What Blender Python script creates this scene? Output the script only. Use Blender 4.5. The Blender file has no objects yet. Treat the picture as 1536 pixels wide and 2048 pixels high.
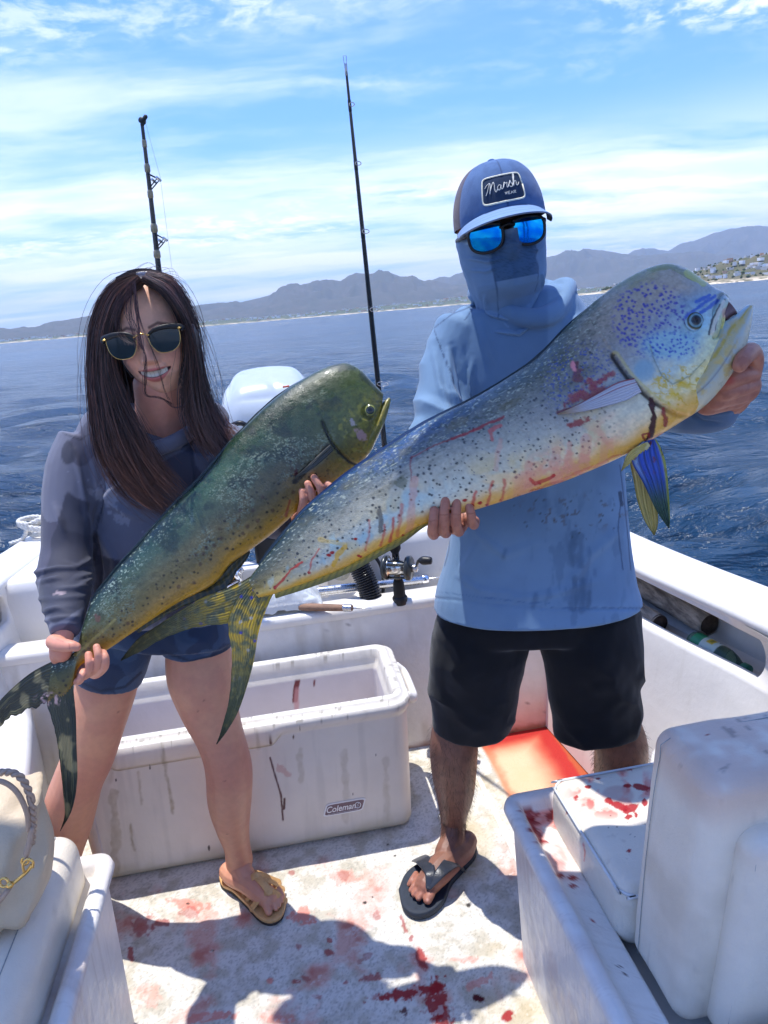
import bpy, math, random
import numpy as np
from mathutils import Matrix, Vector

sc = bpy.context.scene
col = sc.collection
rng = np.random.default_rng(11)
random.seed(5)

# ------------------------------------------------------------------ camera
FPX, CAM_H = 1420.0, 1.53            # focal length in photo pixels (1536 wide), metres above the deck
ROLL = math.radians(4.84)
PITCH = math.atan((1024 - 622) * math.cos(ROLL) / FPX)
FW = np.array([0, math.cos(PITCH), -math.sin(PITCH)])
_r0 = np.array([1.0, 0, 0]); _u0 = np.cross(_r0, FW)
RT = _r0 * math.cos(ROLL) - _u0 * math.sin(ROLL)
UP = _u0 * math.cos(ROLL) + _r0 * math.sin(ROLL)
CAM = np.array([0, 0, CAM_H])
cam = bpy.data.cameras.new('camera')
cam.sensor_fit = 'HORIZONTAL'; cam.sensor_width = 36.0; cam.lens = FPX / 1536 * 36.0
cam.clip_start = 0.05; cam.clip_end = 80000
camo = bpy.data.objects.new('camera', cam); col.objects.link(camo)
camo.matrix_world = Matrix(((RT[0], UP[0], -FW[0], CAM[0]), (RT[1], UP[1], -FW[1], CAM[1]), (RT[2], UP[2], -FW[2], CAM[2]), (0, 0, 0, 1)))
sc.camera = camo

# ------------------------------------------------------------------ world, sun, exposure
SUN_EL, SUN_AZ = math.radians(79), math.radians(-55)     # azimuth from +Y (astern) towards +X
SUN = np.array([math.sin(SUN_AZ) * math.cos(SUN_EL), math.cos(SUN_AZ) * math.cos(SUN_EL), math.sin(SUN_EL)])
sc.view_settings.view_transform = 'Standard'; sc.view_settings.look = 'None'
sc.view_settings.exposure = 1.32; sc.view_settings.gamma = 1.0; sc.view_settings.use_curve_mapping = False
sc.cycles.use_denoising = True
sc.cycles.max_bounces = 8; sc.cycles.diffuse_bounces = 4; sc.cycles.glossy_bounces = 4
sc.cycles.transmission_bounces = 6; sc.cycles.transparent_max_bounces = 8; sc.cycles.volume_bounces = 0
sc.cycles.caustics_reflective = False; sc.cycles.caustics_refractive = False
sc.cycles.sample_clamp_indirect = 6.0
w = bpy.data.worlds.new('World'); sc.world = w; w.use_nodes = True

class NT:
    """tiny node-tree helper"""
    def __init__(s, tree): s.t = tree; s.n = tree.nodes; s.l = tree.links
    def add(s, typ, ins=None, **kw):
        n = s.n.new(typ)
        for k, v in kw.items(): setattr(n, k, v)
        for k, v in (ins or {}).items(): s.put(n.inputs[k], v)
        return n
    def put(s, sock, v):
        if hasattr(v, 'is_output'): s.l.new(v, sock)
        elif isinstance(v, bpy.types.Node): s.l.new(v.outputs[0], sock)
        else:
            if hasattr(sock.default_value, '__len__') and not hasattr(v, '__len__'): v = (v,) * len(sock.default_value)
            if hasattr(v, '__len__') and len(sock.default_value) == 4 and len(v) == 3: v = (*v, 1)
            sock.default_value = v
    def math(s, op, a, b=0.0, c=0.0, clamp=False):
        n = s.n.new('ShaderNodeMath'); n.operation = op; n.use_clamp = clamp
        s.put(n.inputs[0], a); s.put(n.inputs[1], b); s.put(n.inputs[2], c); return n.outputs[0]
    def vmath(s, op, a, b=(0, 0, 0)):
        n = s.n.new('ShaderNodeVectorMath'); n.operation = op
        s.put(n.inputs[0], a); s.put(n.inputs[1], b); return n.outputs[0]
    def noise(s, vec, scale, detail=4, rough=0.55, dist=0.0, out=0):
        n = s.n.new('ShaderNodeTexNoise'); s.put(n.inputs['Vector'], vec); s.put(n.inputs['Scale'], scale)
        s.put(n.inputs['Detail'], detail); s.put(n.inputs['Roughness'], rough); s.put(n.inputs['Distortion'], dist); return n.outputs[out]
    def voro(s, vec, scale, out='Distance', feature='F1', rnd=1.0):
        n = s.n.new('ShaderNodeTexVoronoi'); n.feature = feature; s.put(n.inputs['Vector'], vec); s.put(n.inputs['Scale'], scale)
        s.put(n.inputs['Randomness'], rnd); return n.outputs[out]
    def mix(s, fac, a, b, blend='MIX'):
        n = s.n.new('ShaderNodeMix'); n.data_type = 'RGBA'; n.blend_type = blend
        s.put(n.inputs[0], fac); s.put(n.inputs[6], a); s.put(n.inputs[7], b); return n.outputs[2]
    def step(s, x, lo, hi, a=0.0, b=1.0):
        n = s.n.new('ShaderNodeMapRange'); n.interpolation_type = 'SMOOTHSTEP'
        for i, v in enumerate((x, lo, hi, a, b)): s.put(n.inputs[i], v)
        return n.outputs[0]

def world_nodes():
    t = NT(w.node_tree); t.n.clear()
    out = t.add('ShaderNodeOutputWorld'); bg = t.add('ShaderNodeBackground', {'Strength': 0.15})
    sky = t.add('ShaderNodeTexSky', sky_type='NISHITA', sun_disc=False, sun_elevation=SUN_EL, sun_rotation=SUN_AZ,
                altitude=0.0, air_density=1.0, dust_density=0.7, ozone_density=2.2)
    tc = t.add('ShaderNodeTexCoord')
    sep = t.add('ShaderNodeSeparateXYZ', {0: tc.outputs['Generated']})
    z = t.math('MAXIMUM', sep.outputs[2], 0.0)
    den = t.math('ADD', z, 0.10)
    p = t.add('ShaderNodeCombineXYZ', {0: t.math('DIVIDE', sep.outputs[0], den), 1: t.math('DIVIDE', sep.outputs[1], den), 2: 0.0}).outputs[0]
    # streaky high cloud sheets plus broken mackerel clouds
    warp = t.vmath('SCALE', t.vmath('SUBTRACT', t.noise(p, 1.1, 4, out=1), (0.5, 0.5, 0.5))); warp.node.inputs['Scale'].default_value = 0.40
    q = t.vmath('ADD', p, warp)
    mp = t.add('ShaderNodeMapping', {'Vector': q, 'Rotation': (0, 0, math.radians(-20)), 'Scale': (0.40, 1.0, 1), 'Location': (15.3, 0.9, 0)}).outputs[0]
    sheet = t.step(t.noise(mp, 1.0, 10, 0.60), 0.44, 0.66)
    puff = t.step(t.noise(q, 8.5, 9, 0.64, 0.15), 0.42, 0.66)
    region = t.step(t.noise(mp, 0.62, 4, 0.5), 0.50, 0.66)
    mack = t.math('MULTIPLY', puff, region)
    low = t.math('MULTIPLY', t.step(z, 0.24, 0.10), t.step(t.noise(mp, 1.5, 8, 0.6), 0.30, 0.58))
    c = t.math('ADD', t.math('MULTIPLY', sheet, 0.48), t.math('MULTIPLY', mack, 0.70))
    c = t.math('ADD', c, t.math('MULTIPLY', low, 0.66), clamp=True)
    skyc = t.mix(1.0, sky, (0.295, 0.495, 0.86), 'MULTIPLY')
    colr = t.mix(t.math('MULTIPLY', c, 0.92), skyc, (4.95, 4.9, 4.8))
    t.put(bg.inputs['Color'], colr); t.l.new(bg.outputs[0], out.inputs[0])
world_nodes()
sl = bpy.data.lights.new('sun', 'SUN'); sl.energy = 2.35; sl.angle = math.radians(0.55); sl.color = (1.0, 0.965, 0.91)
so = bpy.data.objects.new('sun', sl); col.objects.link(so); so.location = (0, 0, 30)
so.rotation_euler = Vector(SUN).to_track_quat('Z', 'Y').to_euler()

# ------------------------------------------------------------------ helpers
def ray(px, py): return FW + RT * ((px - 768) / FPX) + UP * ((1024 - py) / FPX)
def at(px, py, Y): d = ray(px, py); return CAM + d * (Y / d[1])             # where that sight line is Y metres away (towards the stern)
def atz(px, py, Z): d = ray(px, py); return CAM + d * ((Z - CAM_H) / d[2])  # where it meets height Z
def onplane(px, py, P0, N):
    d = ray(px, py); return CAM + d * (np.dot(np.asarray(P0) - CAM, N) / np.dot(d, N))
def unit(v): v = np.asarray(v, float); return v / (np.linalg.norm(v, axis=-1, keepdims=True) + 1e-12)
def lin(r, g, b):
    f = lambda c: c / 255 / 12.92 if c / 255 <= 0.04045 else ((c / 255 + 0.055) / 1.055) ** 2.4
    return np.array([f(r), f(g), f(b)])
def sstep(x, a, b): t = np.clip((x - a) / (b - a), 0, 1); return t * t * (3 - 2 * t)

def _h(ix, iy, iz, seed):
    h = (ix.astype(np.int64) * 374761393 + iy.astype(np.int64) * 668265263 + iz.astype(np.int64) * 2147483647 + seed * 974711) & 0xffffffff
    h = ((h ^ (h >> 13)) * 1274126177) & 0xffffffff
    h = ((h ^ (h >> 16)) * 2246822519) & 0xffffffff
    return ((h ^ (h >> 15)) & 0xffffff) / float(0xffffff)
def vnoise(p, seed=0):
    p = np.asarray(p, float); i = np.floor(p); f = p - i; f = f * f * (3 - 2 * f); i = i.astype(np.int64)
    if p.shape[-1] == 2: i = np.concatenate([i, np.zeros_like(i[..., :1])], -1); f = np.concatenate([f, np.zeros_like(f[..., :1])], -1)
    r = 0
    for dx in (0, 1):
        for dy in (0, 1):
            for dz in (0, 1):
                wgt = (f[..., 0] if dx else 1 - f[..., 0]) * (f[..., 1] if dy else 1 - f[..., 1]) * (f[..., 2] if dz else 1 - f[..., 2])
                r = r + wgt * _h(i[..., 0] + dx, i[..., 1] + dy, i[..., 2] + dz, seed)
    return r
def fbm(p, oct=4, seed=0, gain=0.5):
    p = np.asarray(p, float); a, s, tot = 1.0, 0, 0
    for o in range(oct): s = s + a * vnoise(p * 2 ** o + 17.3 * o, seed + o); tot += a; a *= gain
    return s / tot
def crom(P, n):
    """Catmull-Rom through the rows of P, n samples"""
    P = np.asarray(P, float); P = np.vstack([2 * P[0] - P[1], P, 2 * P[-1] - P[-2]])
    t = np.linspace(0, len(P) - 3 - 1e-9, n); i = t.astype(int); f = (t - i)[:, None]
    a, b, c, d = P[i], P[i + 1], P[i + 2], P[i + 3]
    return 0.5 * (2 * b + (c - a) * f + (2 * a - 5 * b + 4 * c - d) * f ** 2 + (3 * b - a - 3 * c + d) * f ** 3)
def arcres(P, n):
    """resample a smooth curve through P evenly by length"""
    Q = crom(P, 40 * len(P)); s = np.r_[0, np.cumsum(np.linalg.norm(np.diff(Q, axis=0), axis=1))]
    t = np.linspace(0, s[-1], n); return np.stack([np.interp(t, s, Q[:, k]) for k in range(Q.shape[1])], 1)

def mesh_data(name, V, F, colr=None, smooth=True):
    me = bpy.data.meshes.new(name); V = np.asarray(V, np.float32)
    if isinstance(F, np.ndarray):
        me.vertices.add(len(V)); me.vertices.foreach_set('co', V.ravel())
        k = F.shape[1]; me.loops.add(F.size); me.loops.foreach_set('vertex_index', F.ravel().astype(np.int32))
        me.polygons.add(len(F)); me.polygons.foreach_set('loop_start', np.arange(0, F.size, k, dtype=np.int32))
        me.update(calc_edges=True)
    else:
        me.from_pydata([tuple(map(float, v)) for v in V], [], [tuple(map(int, f)) for f in F]); me.update()
    me.validate()
    if colr is not None:
        at_ = me.color_attributes.new('Col', 'FLOAT_COLOR', 'POINT'); c = np.ones((len(V), 4), np.float32)
        c[:, :3] = np.clip(colr, 0, 1); at_.data.foreach_set('color', c.ravel())
    if smooth: me.polygons.foreach_set('use_smooth', np.ones(len(me.polygons), bool))
    return me
def mobj(name, V, F, mat, parent=None, colr=None, smooth=True, kind=None):
    me = mesh_data(name, V, F, colr, smooth); me.materials.append(mat)
    o = bpy.data.objects.new(name, me); col.objects.link(o)
    if parent: o.parent = parent
    if kind: o['kind'] = kind
    return o
def thing(name, label, cat, group=None, loc=(0, 0, 0)):
    o = bpy.data.objects.new(name, None); col.objects.link(o); o.empty_display_size = 0.05; o.location = loc
    tag(o, label, cat, group); return o
def tag(o, label, cat, group=None):
    o['label'] = label; o['category'] = cat
    if group: o['group'] = group
    return o
def base_at(root):
    """move an Empty to the foot of its parts without moving them"""
    pts = []
    for c in root.children:
        if c.type == 'MESH':
            q = np.empty(len(c.data.vertices) * 3, np.float32); c.data.vertices.foreach_get('co', q); pts.append(q.reshape(-1, 3))
    pts = np.vstack(pts); p = Vector((float(pts[:, 0].mean()), float(pts[:, 1].mean()), float(pts[:, 2].min())))
    root.location = p
    for c in root.children: c.location = c.location - p

def gridF(n, m, wrap=False, off=0):
    """quads for an n x m vertex grid (wrap: around the m direction)"""
    i = np.arange(n - 1)[:, None]; j = np.arange(m if wrap else m - 1)[None, :]; j2 = (j + 1) % m
    return (np.stack([i * m + j, i * m + j2, (i + 1) * m + j2, (i + 1) * m + j], -1).reshape(-1, 4) + off)
def merge(parts):
    Vs, Fs, o = [], [], 0
    for V, F in parts:
        Vs.append(np.asarray(V, float)); Fs += [tuple(int(i) + o for i in f) for f in F]; o += len(V)
    return np.vstack(Vs), Fs
def sweep(C, a, b=None, side=None, n=14, cap=True, p=2.0, capr=0.6):
    """closed skin along centre line C (k,3): half widths a along `side`, b across"""
    C = np.asarray(C, float); k = len(C); a = np.broadcast_to(np.asarray(a, float), (k,)).copy()
    b = a.copy() if b is None else np.broadcast_to(np.asarray(b, float), (k,)).copy()
    T = unit(np.gradient(C, axis=0))
    if side is None:
        S = np.zeros_like(C); s = np.cross(T[0], [0, 0, 1.0]); s = s if np.linalg.norm(s) > 0.1 else np.cross(T[0], [0, 1.0, 0])
        for i in range(k): s = s - T[i] * np.dot(s, T[i]); s = unit(s); S[i] = s
    else:
        S = np.broadcast_to(np.asarray(side, float), (k, 3)).copy(); S = S - T * np.sum(S * T, 1, keepdims=True); S = unit(S)
    N = np.cross(T, S)
    if cap:
        e0 = [(C[0] - T[0] * max(a[0], b[0]) * capr * math.sin(x), math.cos(x)) for x in (1.25, 0.8, 0.4)]
        e1 = [(C[-1] + T[-1] * max(a[-1], b[-1]) * capr * math.sin(x), math.cos(x)) for x in (0.4, 0.8, 1.25)]
        C2 = np.vstack([[e[0] for e in e0], C, [e[0] for e in e1]])
        a = np.r_[[a[0] * e[1] for e in e0], a, [a[-1] * e[1] for e in e1]]
        b = np.r_[[b[0] * e[1] for e in e0], b, [b[-1] * e[1] for e in e1]]
        S = np.vstack([np.repeat(S[:1], 3, 0), S, np.repeat(S[-1:], 3, 0)]); N = np.vstack([np.repeat(N[:1], 3, 0), N, np.repeat(N[-1:], 3, 0)])
        C = C2; k = len(C)
    ph = np.arange(n) / n * 2 * math.pi; cs, sn = np.cos(ph), np.sin(ph)
    cs = np.sign(cs) * np.abs(cs) ** (2 / p); sn = np.sign(sn) * np.abs(sn) ** (2 / p)
    V = C[:, None] + S[:, None] * (a[:, None] * cs)[..., None] + N[:, None] * (b[:, None] * sn)[..., None]
    F = gridF(k, n, True).tolist()
    F.append(list(range(n))[::-1]); F.append([(k - 1) * n + i for i in range(n)])
    return V.reshape(-1, 3), F
def tube(P, r, n=8, res=None, cap=True):
    P = np.asarray(P, float)
    if res: 
        r = np.broadcast_to(np.asarray(r, float), (len(P),)); Q = arcres(np.c_[P, r], res); P, r = Q[:, :3], Q[:, 3]
    return sweep(P, r, n=n, cap=cap, capr=0.35)
def box(x0, x1, y0, y1, z0, z1):
    V = [(x, y, z) for z in (z0, z1) for x, y in ((x0, y0), (x1, y0), (x1, y1), (x0, y1))]
    return np.array(V, float), [(3, 2, 1, 0), (4, 5, 6, 7), (0, 1, 5, 4), (1, 2, 6, 5), (2, 3, 7, 6), (3, 0, 4, 7)]
def bevel(o, wd, seg=3, sub=0):
    m = o.modifiers.new('bevel', 'BEVEL'); m.width = wd; m.segments = seg; m.limit_method = 'ANGLE'; m.angle_limit = math.radians(25)
    m.harden_normals = False
    return o
def apply_mods(o):
    dg = bpy.context.evaluated_depsgraph_get(); me = bpy.data.meshes.new_from_object(o.evaluated_get(dg)); o.modifiers.clear()
    old = o.data; o.data = me; bpy.data.meshes.remove(old)
def remesh(parts, voxel, iters=6, fac=0.5):
    """one continuous surface from overlapping closed pieces"""
    V, F = merge(parts); me = bpy.data.meshes.new('tmp'); me.from_pydata([tuple(v) for v in V], [], F); me.update()
    o = bpy.data.objects.new('tmp', me); col.objects.link(o)
    m = o.modifiers.new('r', 'REMESH'); m.mode = 'VOXEL'; m.voxel_size = voxel; m.adaptivity = 0
    if iters: s = o.modifiers.new('s', 'SMOOTH'); s.factor = fac; s.iterations = iters
    dg = bpy.context.evaluated_depsgraph_get(); e = bpy.data.meshes.new_from_object(o.evaluated_get(dg))
    n = len(e.vertices); W = np.empty(n * 3, np.float32); e.vertices.foreach_get('co', W); W = W.reshape(-1, 3).astype(float)
    N = np.empty(n * 3, np.float32); e.vertex_normals.foreach_get('vector', N); N = N.reshape(-1, 3).astype(float)
    Q = [tuple(p.vertices) for p in e.polygons]
    bpy.data.objects.remove(o); bpy.data.meshes.remove(me); bpy.data.meshes.remove(e)
    Q4 = np.array([q if len(q) == 4 else (*q, q[-1]) for q in Q]); ok = Q4[:, 2] != Q4[:, 3]
    return W, (Q4 if ok.all() else Q), N

def principled(name, base=(0.5, 0.5, 0.5), rough=0.5, vcol=False, spec=0.5, metal=0.0, var=0.0, vscale=20.0, bump=0.0, bscale=60.0,
               bdetail=4, sss=0.0, sssr=(1, 0.3, 0.15), sscale=0.01, coat=0.0, trans=0.0, ior=1.45, sheen=0.0, alpha=1.0, rvar=0.0):
    m = bpy.data.materials.new(name); m.use_nodes = True; t = NT(m.node_tree); b = t.n['Principled BSDF']
    tc = t.add('ShaderNodeTexCoord').outputs['Object']
    c = t.add('ShaderNodeAttribute', attribute_name='Col').outputs['Color'] if vcol else base
    if var:
        f = t.noise(tc, vscale, 5, 0.6); g = t.step(f, 0.25, 0.75, 1 - var, 1 + var)
        c = t.mix(1.0, c, t.add('ShaderNodeCombineXYZ', {0: g, 1: g, 2: g}).outputs[0], 'MULTIPLY')
    t.put(b.inputs['Base Color'], c)
    b.inputs['Roughness'].default_value = rough; b.inputs['Metallic'].default_value = metal; b.inputs['Specular IOR Level'].default_value = spec
    if rvar: t.put(b.inputs['Roughness'], t.step(t.noise(tc, vscale * 2.3, 4), 0.3, 0.7, max(0.03, rough - rvar), rough + rvar))
    b.inputs['IOR'].default_value = ior; b.inputs['Coat Weight'].default_value = coat; b.inputs['Coat Roughness'].default_value = 0.08
    b.inputs['Transmission Weight'].default_value = trans; b.inputs['Sheen Weight'].default_value = sheen; b.inputs['Alpha'].default_value = alpha
    if sss:
        b.inputs['Subsurface Weight'].default_value = sss; b.inputs['Subsurface Radius'].default_value = sssr; b.inputs['Subsurface Scale'].default_value = sscale
    if bump:
        bn = t.add('ShaderNodeBump', {'Strength': 1.0, 'Distance': bump, 'Height': t.noise(tc, bscale, bdetail, 0.6)}); t.put(b.inputs['Normal'], bn)
    return m

# ------------------------------------------------------------------ sea
SEA_Z = -0.28
def build_sea():
    front = np.linspace(-62, 62, 560); rest = np.linspace(62, 298, 60)[1:-1]
    ang = np.radians(np.r_[front, rest]); m = len(ang)
    r = np.r_[0.3, np.geomspace(0.9, 24000, 330)]; n = len(r)
    X = r[:, None] * np.sin(ang)[None]; Y = r[:, None] * np.cos(ang)[None]; Z = np.zeros_like(X)
    sp = np.maximum(np.gradient(r)[:, None], r[:, None] * np.r_[np.full(560, math.radians(0.222)), np.full(m - 560, math.radians(4))][None])
    g = np.random.default_rng(3)
    for k in range(46):
        lam = 0.20 * (26 ** (k / 45)); th = math.radians(100) + g.normal(0, 0.55)
        amp = 0.0185 * lam ** 0.45 * (0.6 + 0.8 * g.random()); kk = 2 * math.pi / lam
        fade = sstep(lam / sp, 2.2, 5.0)
        ph = kk * (X * math.cos(th) + Y * math.sin(th)) + g.random() * 6.28
        grp = 0.55 + 0.9 * vnoise(np.stack([X, Y], -1) / (lam * 3.1 + 0.4), k)
        s = np.sin(ph); Z += amp * fade * grp * (s + 0.22 * np.cos(2 * ph))
    Z *= sstep(r, 1.3, 3.0)[:, None]
    V = np.stack([X, Y, Z + SEA_Z], -1).reshape(-1, 3)
    F = gridF(n, m, True)[:, ::-1]
    mt = bpy.data.materials.new('sea_water'); mt.use_nodes = True; t = NT(mt.node_tree); b = t.n['Principled BSDF']
    geo = t.add('ShaderNodeNewGeometry').outputs['Position']
    d = t.vmath('LENGTH', geo).node.outputs['Value']
    mp = t.add('ShaderNodeMapping', {'Vector': geo, 'Scale': (0.75, 1.6, 1.0), 'Rotation': (0, 0, math.radians(8))}).outputs[0]
    h1 = t.noise(mp, 3.2, 5, 0.62, 0.35); h2 = t.noise(mp, 0.55, 5, 0.6, 0.3); h3 = t.noise(mp, 0.075, 5, 0.62, 0.2); h4 = t.noise(mp, 0.006, 4, 0.6)
    near = t.step(d, 15.0, 160.0, 1.0, 0.0)
    hh = t.math('ADD', t.math('MULTIPLY', t.math('MULTIPLY', h1, near), 0.17), t.math('MULTIPLY', t.math('MULTIPLY', h2, t.step(d, 60, 900, 1, 0.3)), 0.78))
    hh = t.math('ADD', hh, t.math('MULTIPLY', h3, t.step(d, 12.0, 300.0, 0.8, 7.5)))
    hh = t.math('ADD', hh, t.math('MULTIPLY', h4, t.step(d, 250.0, 2500.0, 0.0, 45.0)))
    bn = t.add('ShaderNodeBump', {'Strength': 0.85, 'Distance': 1.0, 'Height': hh}); t.put(b.inputs['Normal'], bn)
    patch = t.step(t.noise(mp, 0.02, 5, 0.6), 0.35, 0.65)
    t.put(b.inputs['Base Color'], t.mix(patch, tuple(lin(20, 46, 68)), tuple(lin(38, 70, 94))))
    b.inputs['Roughness'].default_value = 0.17; b.inputs['Specular IOR Level'].default_value = 0.46; b.inputs['IOR'].default_value = 1.33
    mobj('sea', V, F, mt, kind='structure')
build_sea()

# ------------------------------------------------------------------ far coast
def hills(name, prof, d_foot, d_ridge, cols, seed, rows=34, foot_y=None, rough=1.0, foot_z=SEA_Z):
    prof = np.array(prof, float); px = np.arange(prof[0, 0], prof[-1, 0] + 1, 3.0); py = np.interp(px, prof[:, 0], prof[:, 1])
    py = py + (fbm(np.c_[px / 23.0, px * 0 + seed], 4, seed) - 0.5) * 5.0 * rough
    d = np.array([ray(a, b) for a, b in zip(px, py)]); hxy = np.hypot(d[:, 0], d[:, 1]); dirs = d[:, :2] / hxy[:, None]
    Hr = np.maximum(CAM_H + d[:, 2] / hxy * d_ridge, 2.0)
    t = np.linspace(0, 1, rows)[:, None]; D = d_foot + (d_ridge - d_foot) * t
    P = dirs[None] * D[..., None]
    q = np.stack([P[..., 0], P[..., 1]], -1) / (d_ridge * 0.045)
    rid = 1 - np.abs(2 * fbm(q, 5, seed + 3) - 1); ns = fbm(q * 3.1, 4, seed + 9)
    wgt = np.sin(math.pi * t) ** 0.8
    Z = Hr[None] * np.clip(t ** 1.25 * (1 + wgt * ((rid - 0.62) * 1.25 + (ns - 0.5) * 0.5)), 0, 1.02) + foot_z * (1 - t)
    back = (dirs * d_ridge * 1.12)[None]
    V = np.concatenate([np.concatenate([P, Z[..., None]], -1), np.concatenate([back, np.full((1, len(px), 1), -5.0)], -1)], 0)
    V[0, :, 2] = foot_z - 1.0
    n, m = V.shape[:2]
    k = fbm(V[..., :2] / (d_ridge * 0.012), 4, seed + 21)[..., None]
    C = np.array(cols[0]) * (1 - k) + np.array(cols[1]) * k
    if len(cols) > 2:
        low = sstep(V[..., 2], cols[2][1], 0.0)[..., None] * sstep(fbm(V[..., :2] / (d_ridge * 0.006), 3, seed + 5), 0.35, 0.6)[..., None]
        C = C * (1 - low) + np.array(cols[2][0]) * low
    return mobj(name, V.reshape(-1, 3), gridF(n, m)[:, ::-1], MAT_LAND, colr=C.reshape(-1, 3), kind='structure')
MAT_LAND = principled('hill_scrub', vcol=True, rough=0.95, spec=0.1)
scrub = [lin(92, 84, 72), lin(62, 66, 52)]
sand = lin(205, 186, 158)
hills('hills', [(-700, 690), (-300, 668), (0, 657), (70, 654), (130, 640), (200, 626), (300, 622), (400, 612), (480, 604), (540, 590), (575, 573), (612, 570), (650, 562), (682, 563),
                (712, 548), (738, 551), (757, 545), (778, 546), (800, 553), (826, 552), (850, 562), (880, 566), (905, 572), (940, 570), (1000, 566), (1080, 560), (1160, 572), (1300, 590)],
      7200, 9800, scrub, 4)
hills('hills', [(780, 600), (850, 566), (872, 556), (900, 557), (926, 546), (950, 542), (1000, 530), (1060, 520), (1110, 512), (1130, 501), (1152, 504), (1190, 498), (1240, 506), (1280, 512),
                (1330, 508), (1400, 505), (1480, 512), (1600, 520), (2100, 560)], 9800, 12200, scrub, 14)
hills('hills', [(1180, 560), (1270, 500), (1300, 496), (1336, 501), (1365, 489), (1392, 480), (1420, 468), (1440, 466), (1466, 457), (1500, 455), (1520, 453), (1540, 456), (1640, 470), (1800, 455), (2100, 490)],
      13400, 15800, scrub, 24)
# coastal plain in front of the mountains, with a strip of beach
coast = hills('coast', [(-700, 742), (0, 681), (170, 668), (400, 643), (560, 632), (640, 624), (760, 613), (830, 606), (910, 595), (1000, 588), (1200, 575), (1390, 560), (2100, 500)],
      4300, 5600, [lin(96, 98, 72), lin(70, 82, 58), (lin(214, 196, 168), 11.0)], 31, rows=16, rough=0.35)
head = hills('headland', [(1150, 597), (1215, 577), (1250, 566), (1300, 556), (1385, 547), (1420, 533), (1450, 524), (1480, 520), (1510, 512), (1540, 508), (1620, 500), (1720, 520), (1900, 512), (2100, 500)],
      1500, 1850, [lin(112, 102, 80), lin(78, 84, 58), (lin(232, 214, 184), 9.0)], 41, rows=26, rough=0.8)

def scatter_on(o, count, zlo, zhi, seed, xr=None):
    g = np.random.default_rng(seed); n = len(o.data.vertices); co = np.empty(n * 3, np.float32); o.data.vertices.foreach_get('co', co); co = co.reshape(-1, 3)
    ok = np.where((co[:, 2] > zlo) & (co[:, 2] < zhi))[0]; idx = g.choice(ok, count); return co[idx].astype(float) + np.c_[g.normal(0, 8, (count, 2)), np.zeros(count)], g
def town(name, o, count, zlo, zhi, seed, s0, s1, cols_):
    P, g = scatter_on(o, count, zlo, zhi, seed); parts, C = [], []
    for p in P:
        wx, wy, hz = g.uniform(s0, s1), g.uniform(s0, s1), g.uniform(0.45, 1.0) * s0
        V, F = box(-wx / 2, wx / 2, -wy / 2, wy / 2, -3, hz); a = g.uniform(0, 3.14); c, s = math.cos(a), math.sin(a)
        V = np.c_[V[:, 0] * c - V[:, 1] * s, V[:, 0] * s + V[:, 1] * c, V[:, 2]] + p; parts.append((V, F))
        C.append(np.repeat(cols_[g.integers(len(cols_))][None] * g.uniform(0.8, 1.1), 8, 0))
    V, F = merge(parts); ob = mobj(name, V, F, MAT_LAND, colr=np.vstack(C), smooth=False, kind='stuff'); return ob
wh = [lin(236, 232, 226), lin(226, 214, 200), lin(200, 160, 130), lin(240, 240, 240)]
tag(town('far_town', coast, 900, 8, 60, 7, 9, 22, wh), 'pale far-off town scattered along the low coast below the mountains', 'town')
tag(town('hillside_houses', head, 260, 9, 60, 8, 5, 12, wh), 'small white and terracotta houses scattered over the sandy headland', 'houses')
def bushes(name, o, count, zlo, zhi, seed, s0, s1):
    P, g = scatter_on(o, count, zlo, zhi, seed); parts, C = [], []
    ico = np.array([(0, 0, 1), (0.9, 0, 0.25), (0.28, 0.85, 0.3), (-0.72, 0.53, 0.2), (-0.72, -0.53, 0.35), (0.28, -0.85, 0.25), (0, 0, -0.6)])
    Fi = [(0, 1, 2), (0, 2, 3), (0, 3, 4), (0, 4, 5), (0, 5, 1), (6, 2, 1), (6, 3, 2), (6, 4, 3), (6, 5, 4), (6, 1, 5)]
    for p in P:
        s = g.uniform(s0, s1); parts.append((ico * s * g.uniform(0.7, 1.3, 3) + p, Fi)); C.append(np.repeat(lin(66, 78, 48)[None] * g.uniform(0.6, 1.3), 7, 0))
    V, F = merge(parts); return mobj(name, V, F, MAT_LAND, colr=np.vstack(C), smooth=False, kind='stuff')
tag(bushes('coastal_scrub', head, 700, 6, 70, 9, 2.0, 4.5), 'dark green scrub and small trees dotting the sandy headland', 'scrub')

# ------------------------------------------------------------------ air
def haze_box():
    V, F = box(-25500, 25500, -25500, 25500, SEA_Z - 4.0, 1330)
    m = bpy.data.materials.new('haze_air'); m.use_nodes = True; t = NT(m.node_tree); t.n.clear()
    out = t.add('ShaderNodeOutputMaterial'); v = t.add('ShaderNodeVolumePrincipled', {'Color': (0.62, 0.78, 1.0), 'Density': 0.000062, 'Anisotropy': 0.1})
    t.l.new(v.outputs[0], out.inputs['Volume'])
    tag(mobj('haze', V, F, m, smooth=False, kind='stuff'), 'pale blue sea haze softening the distant mountains', 'haze')
haze_box()

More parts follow.
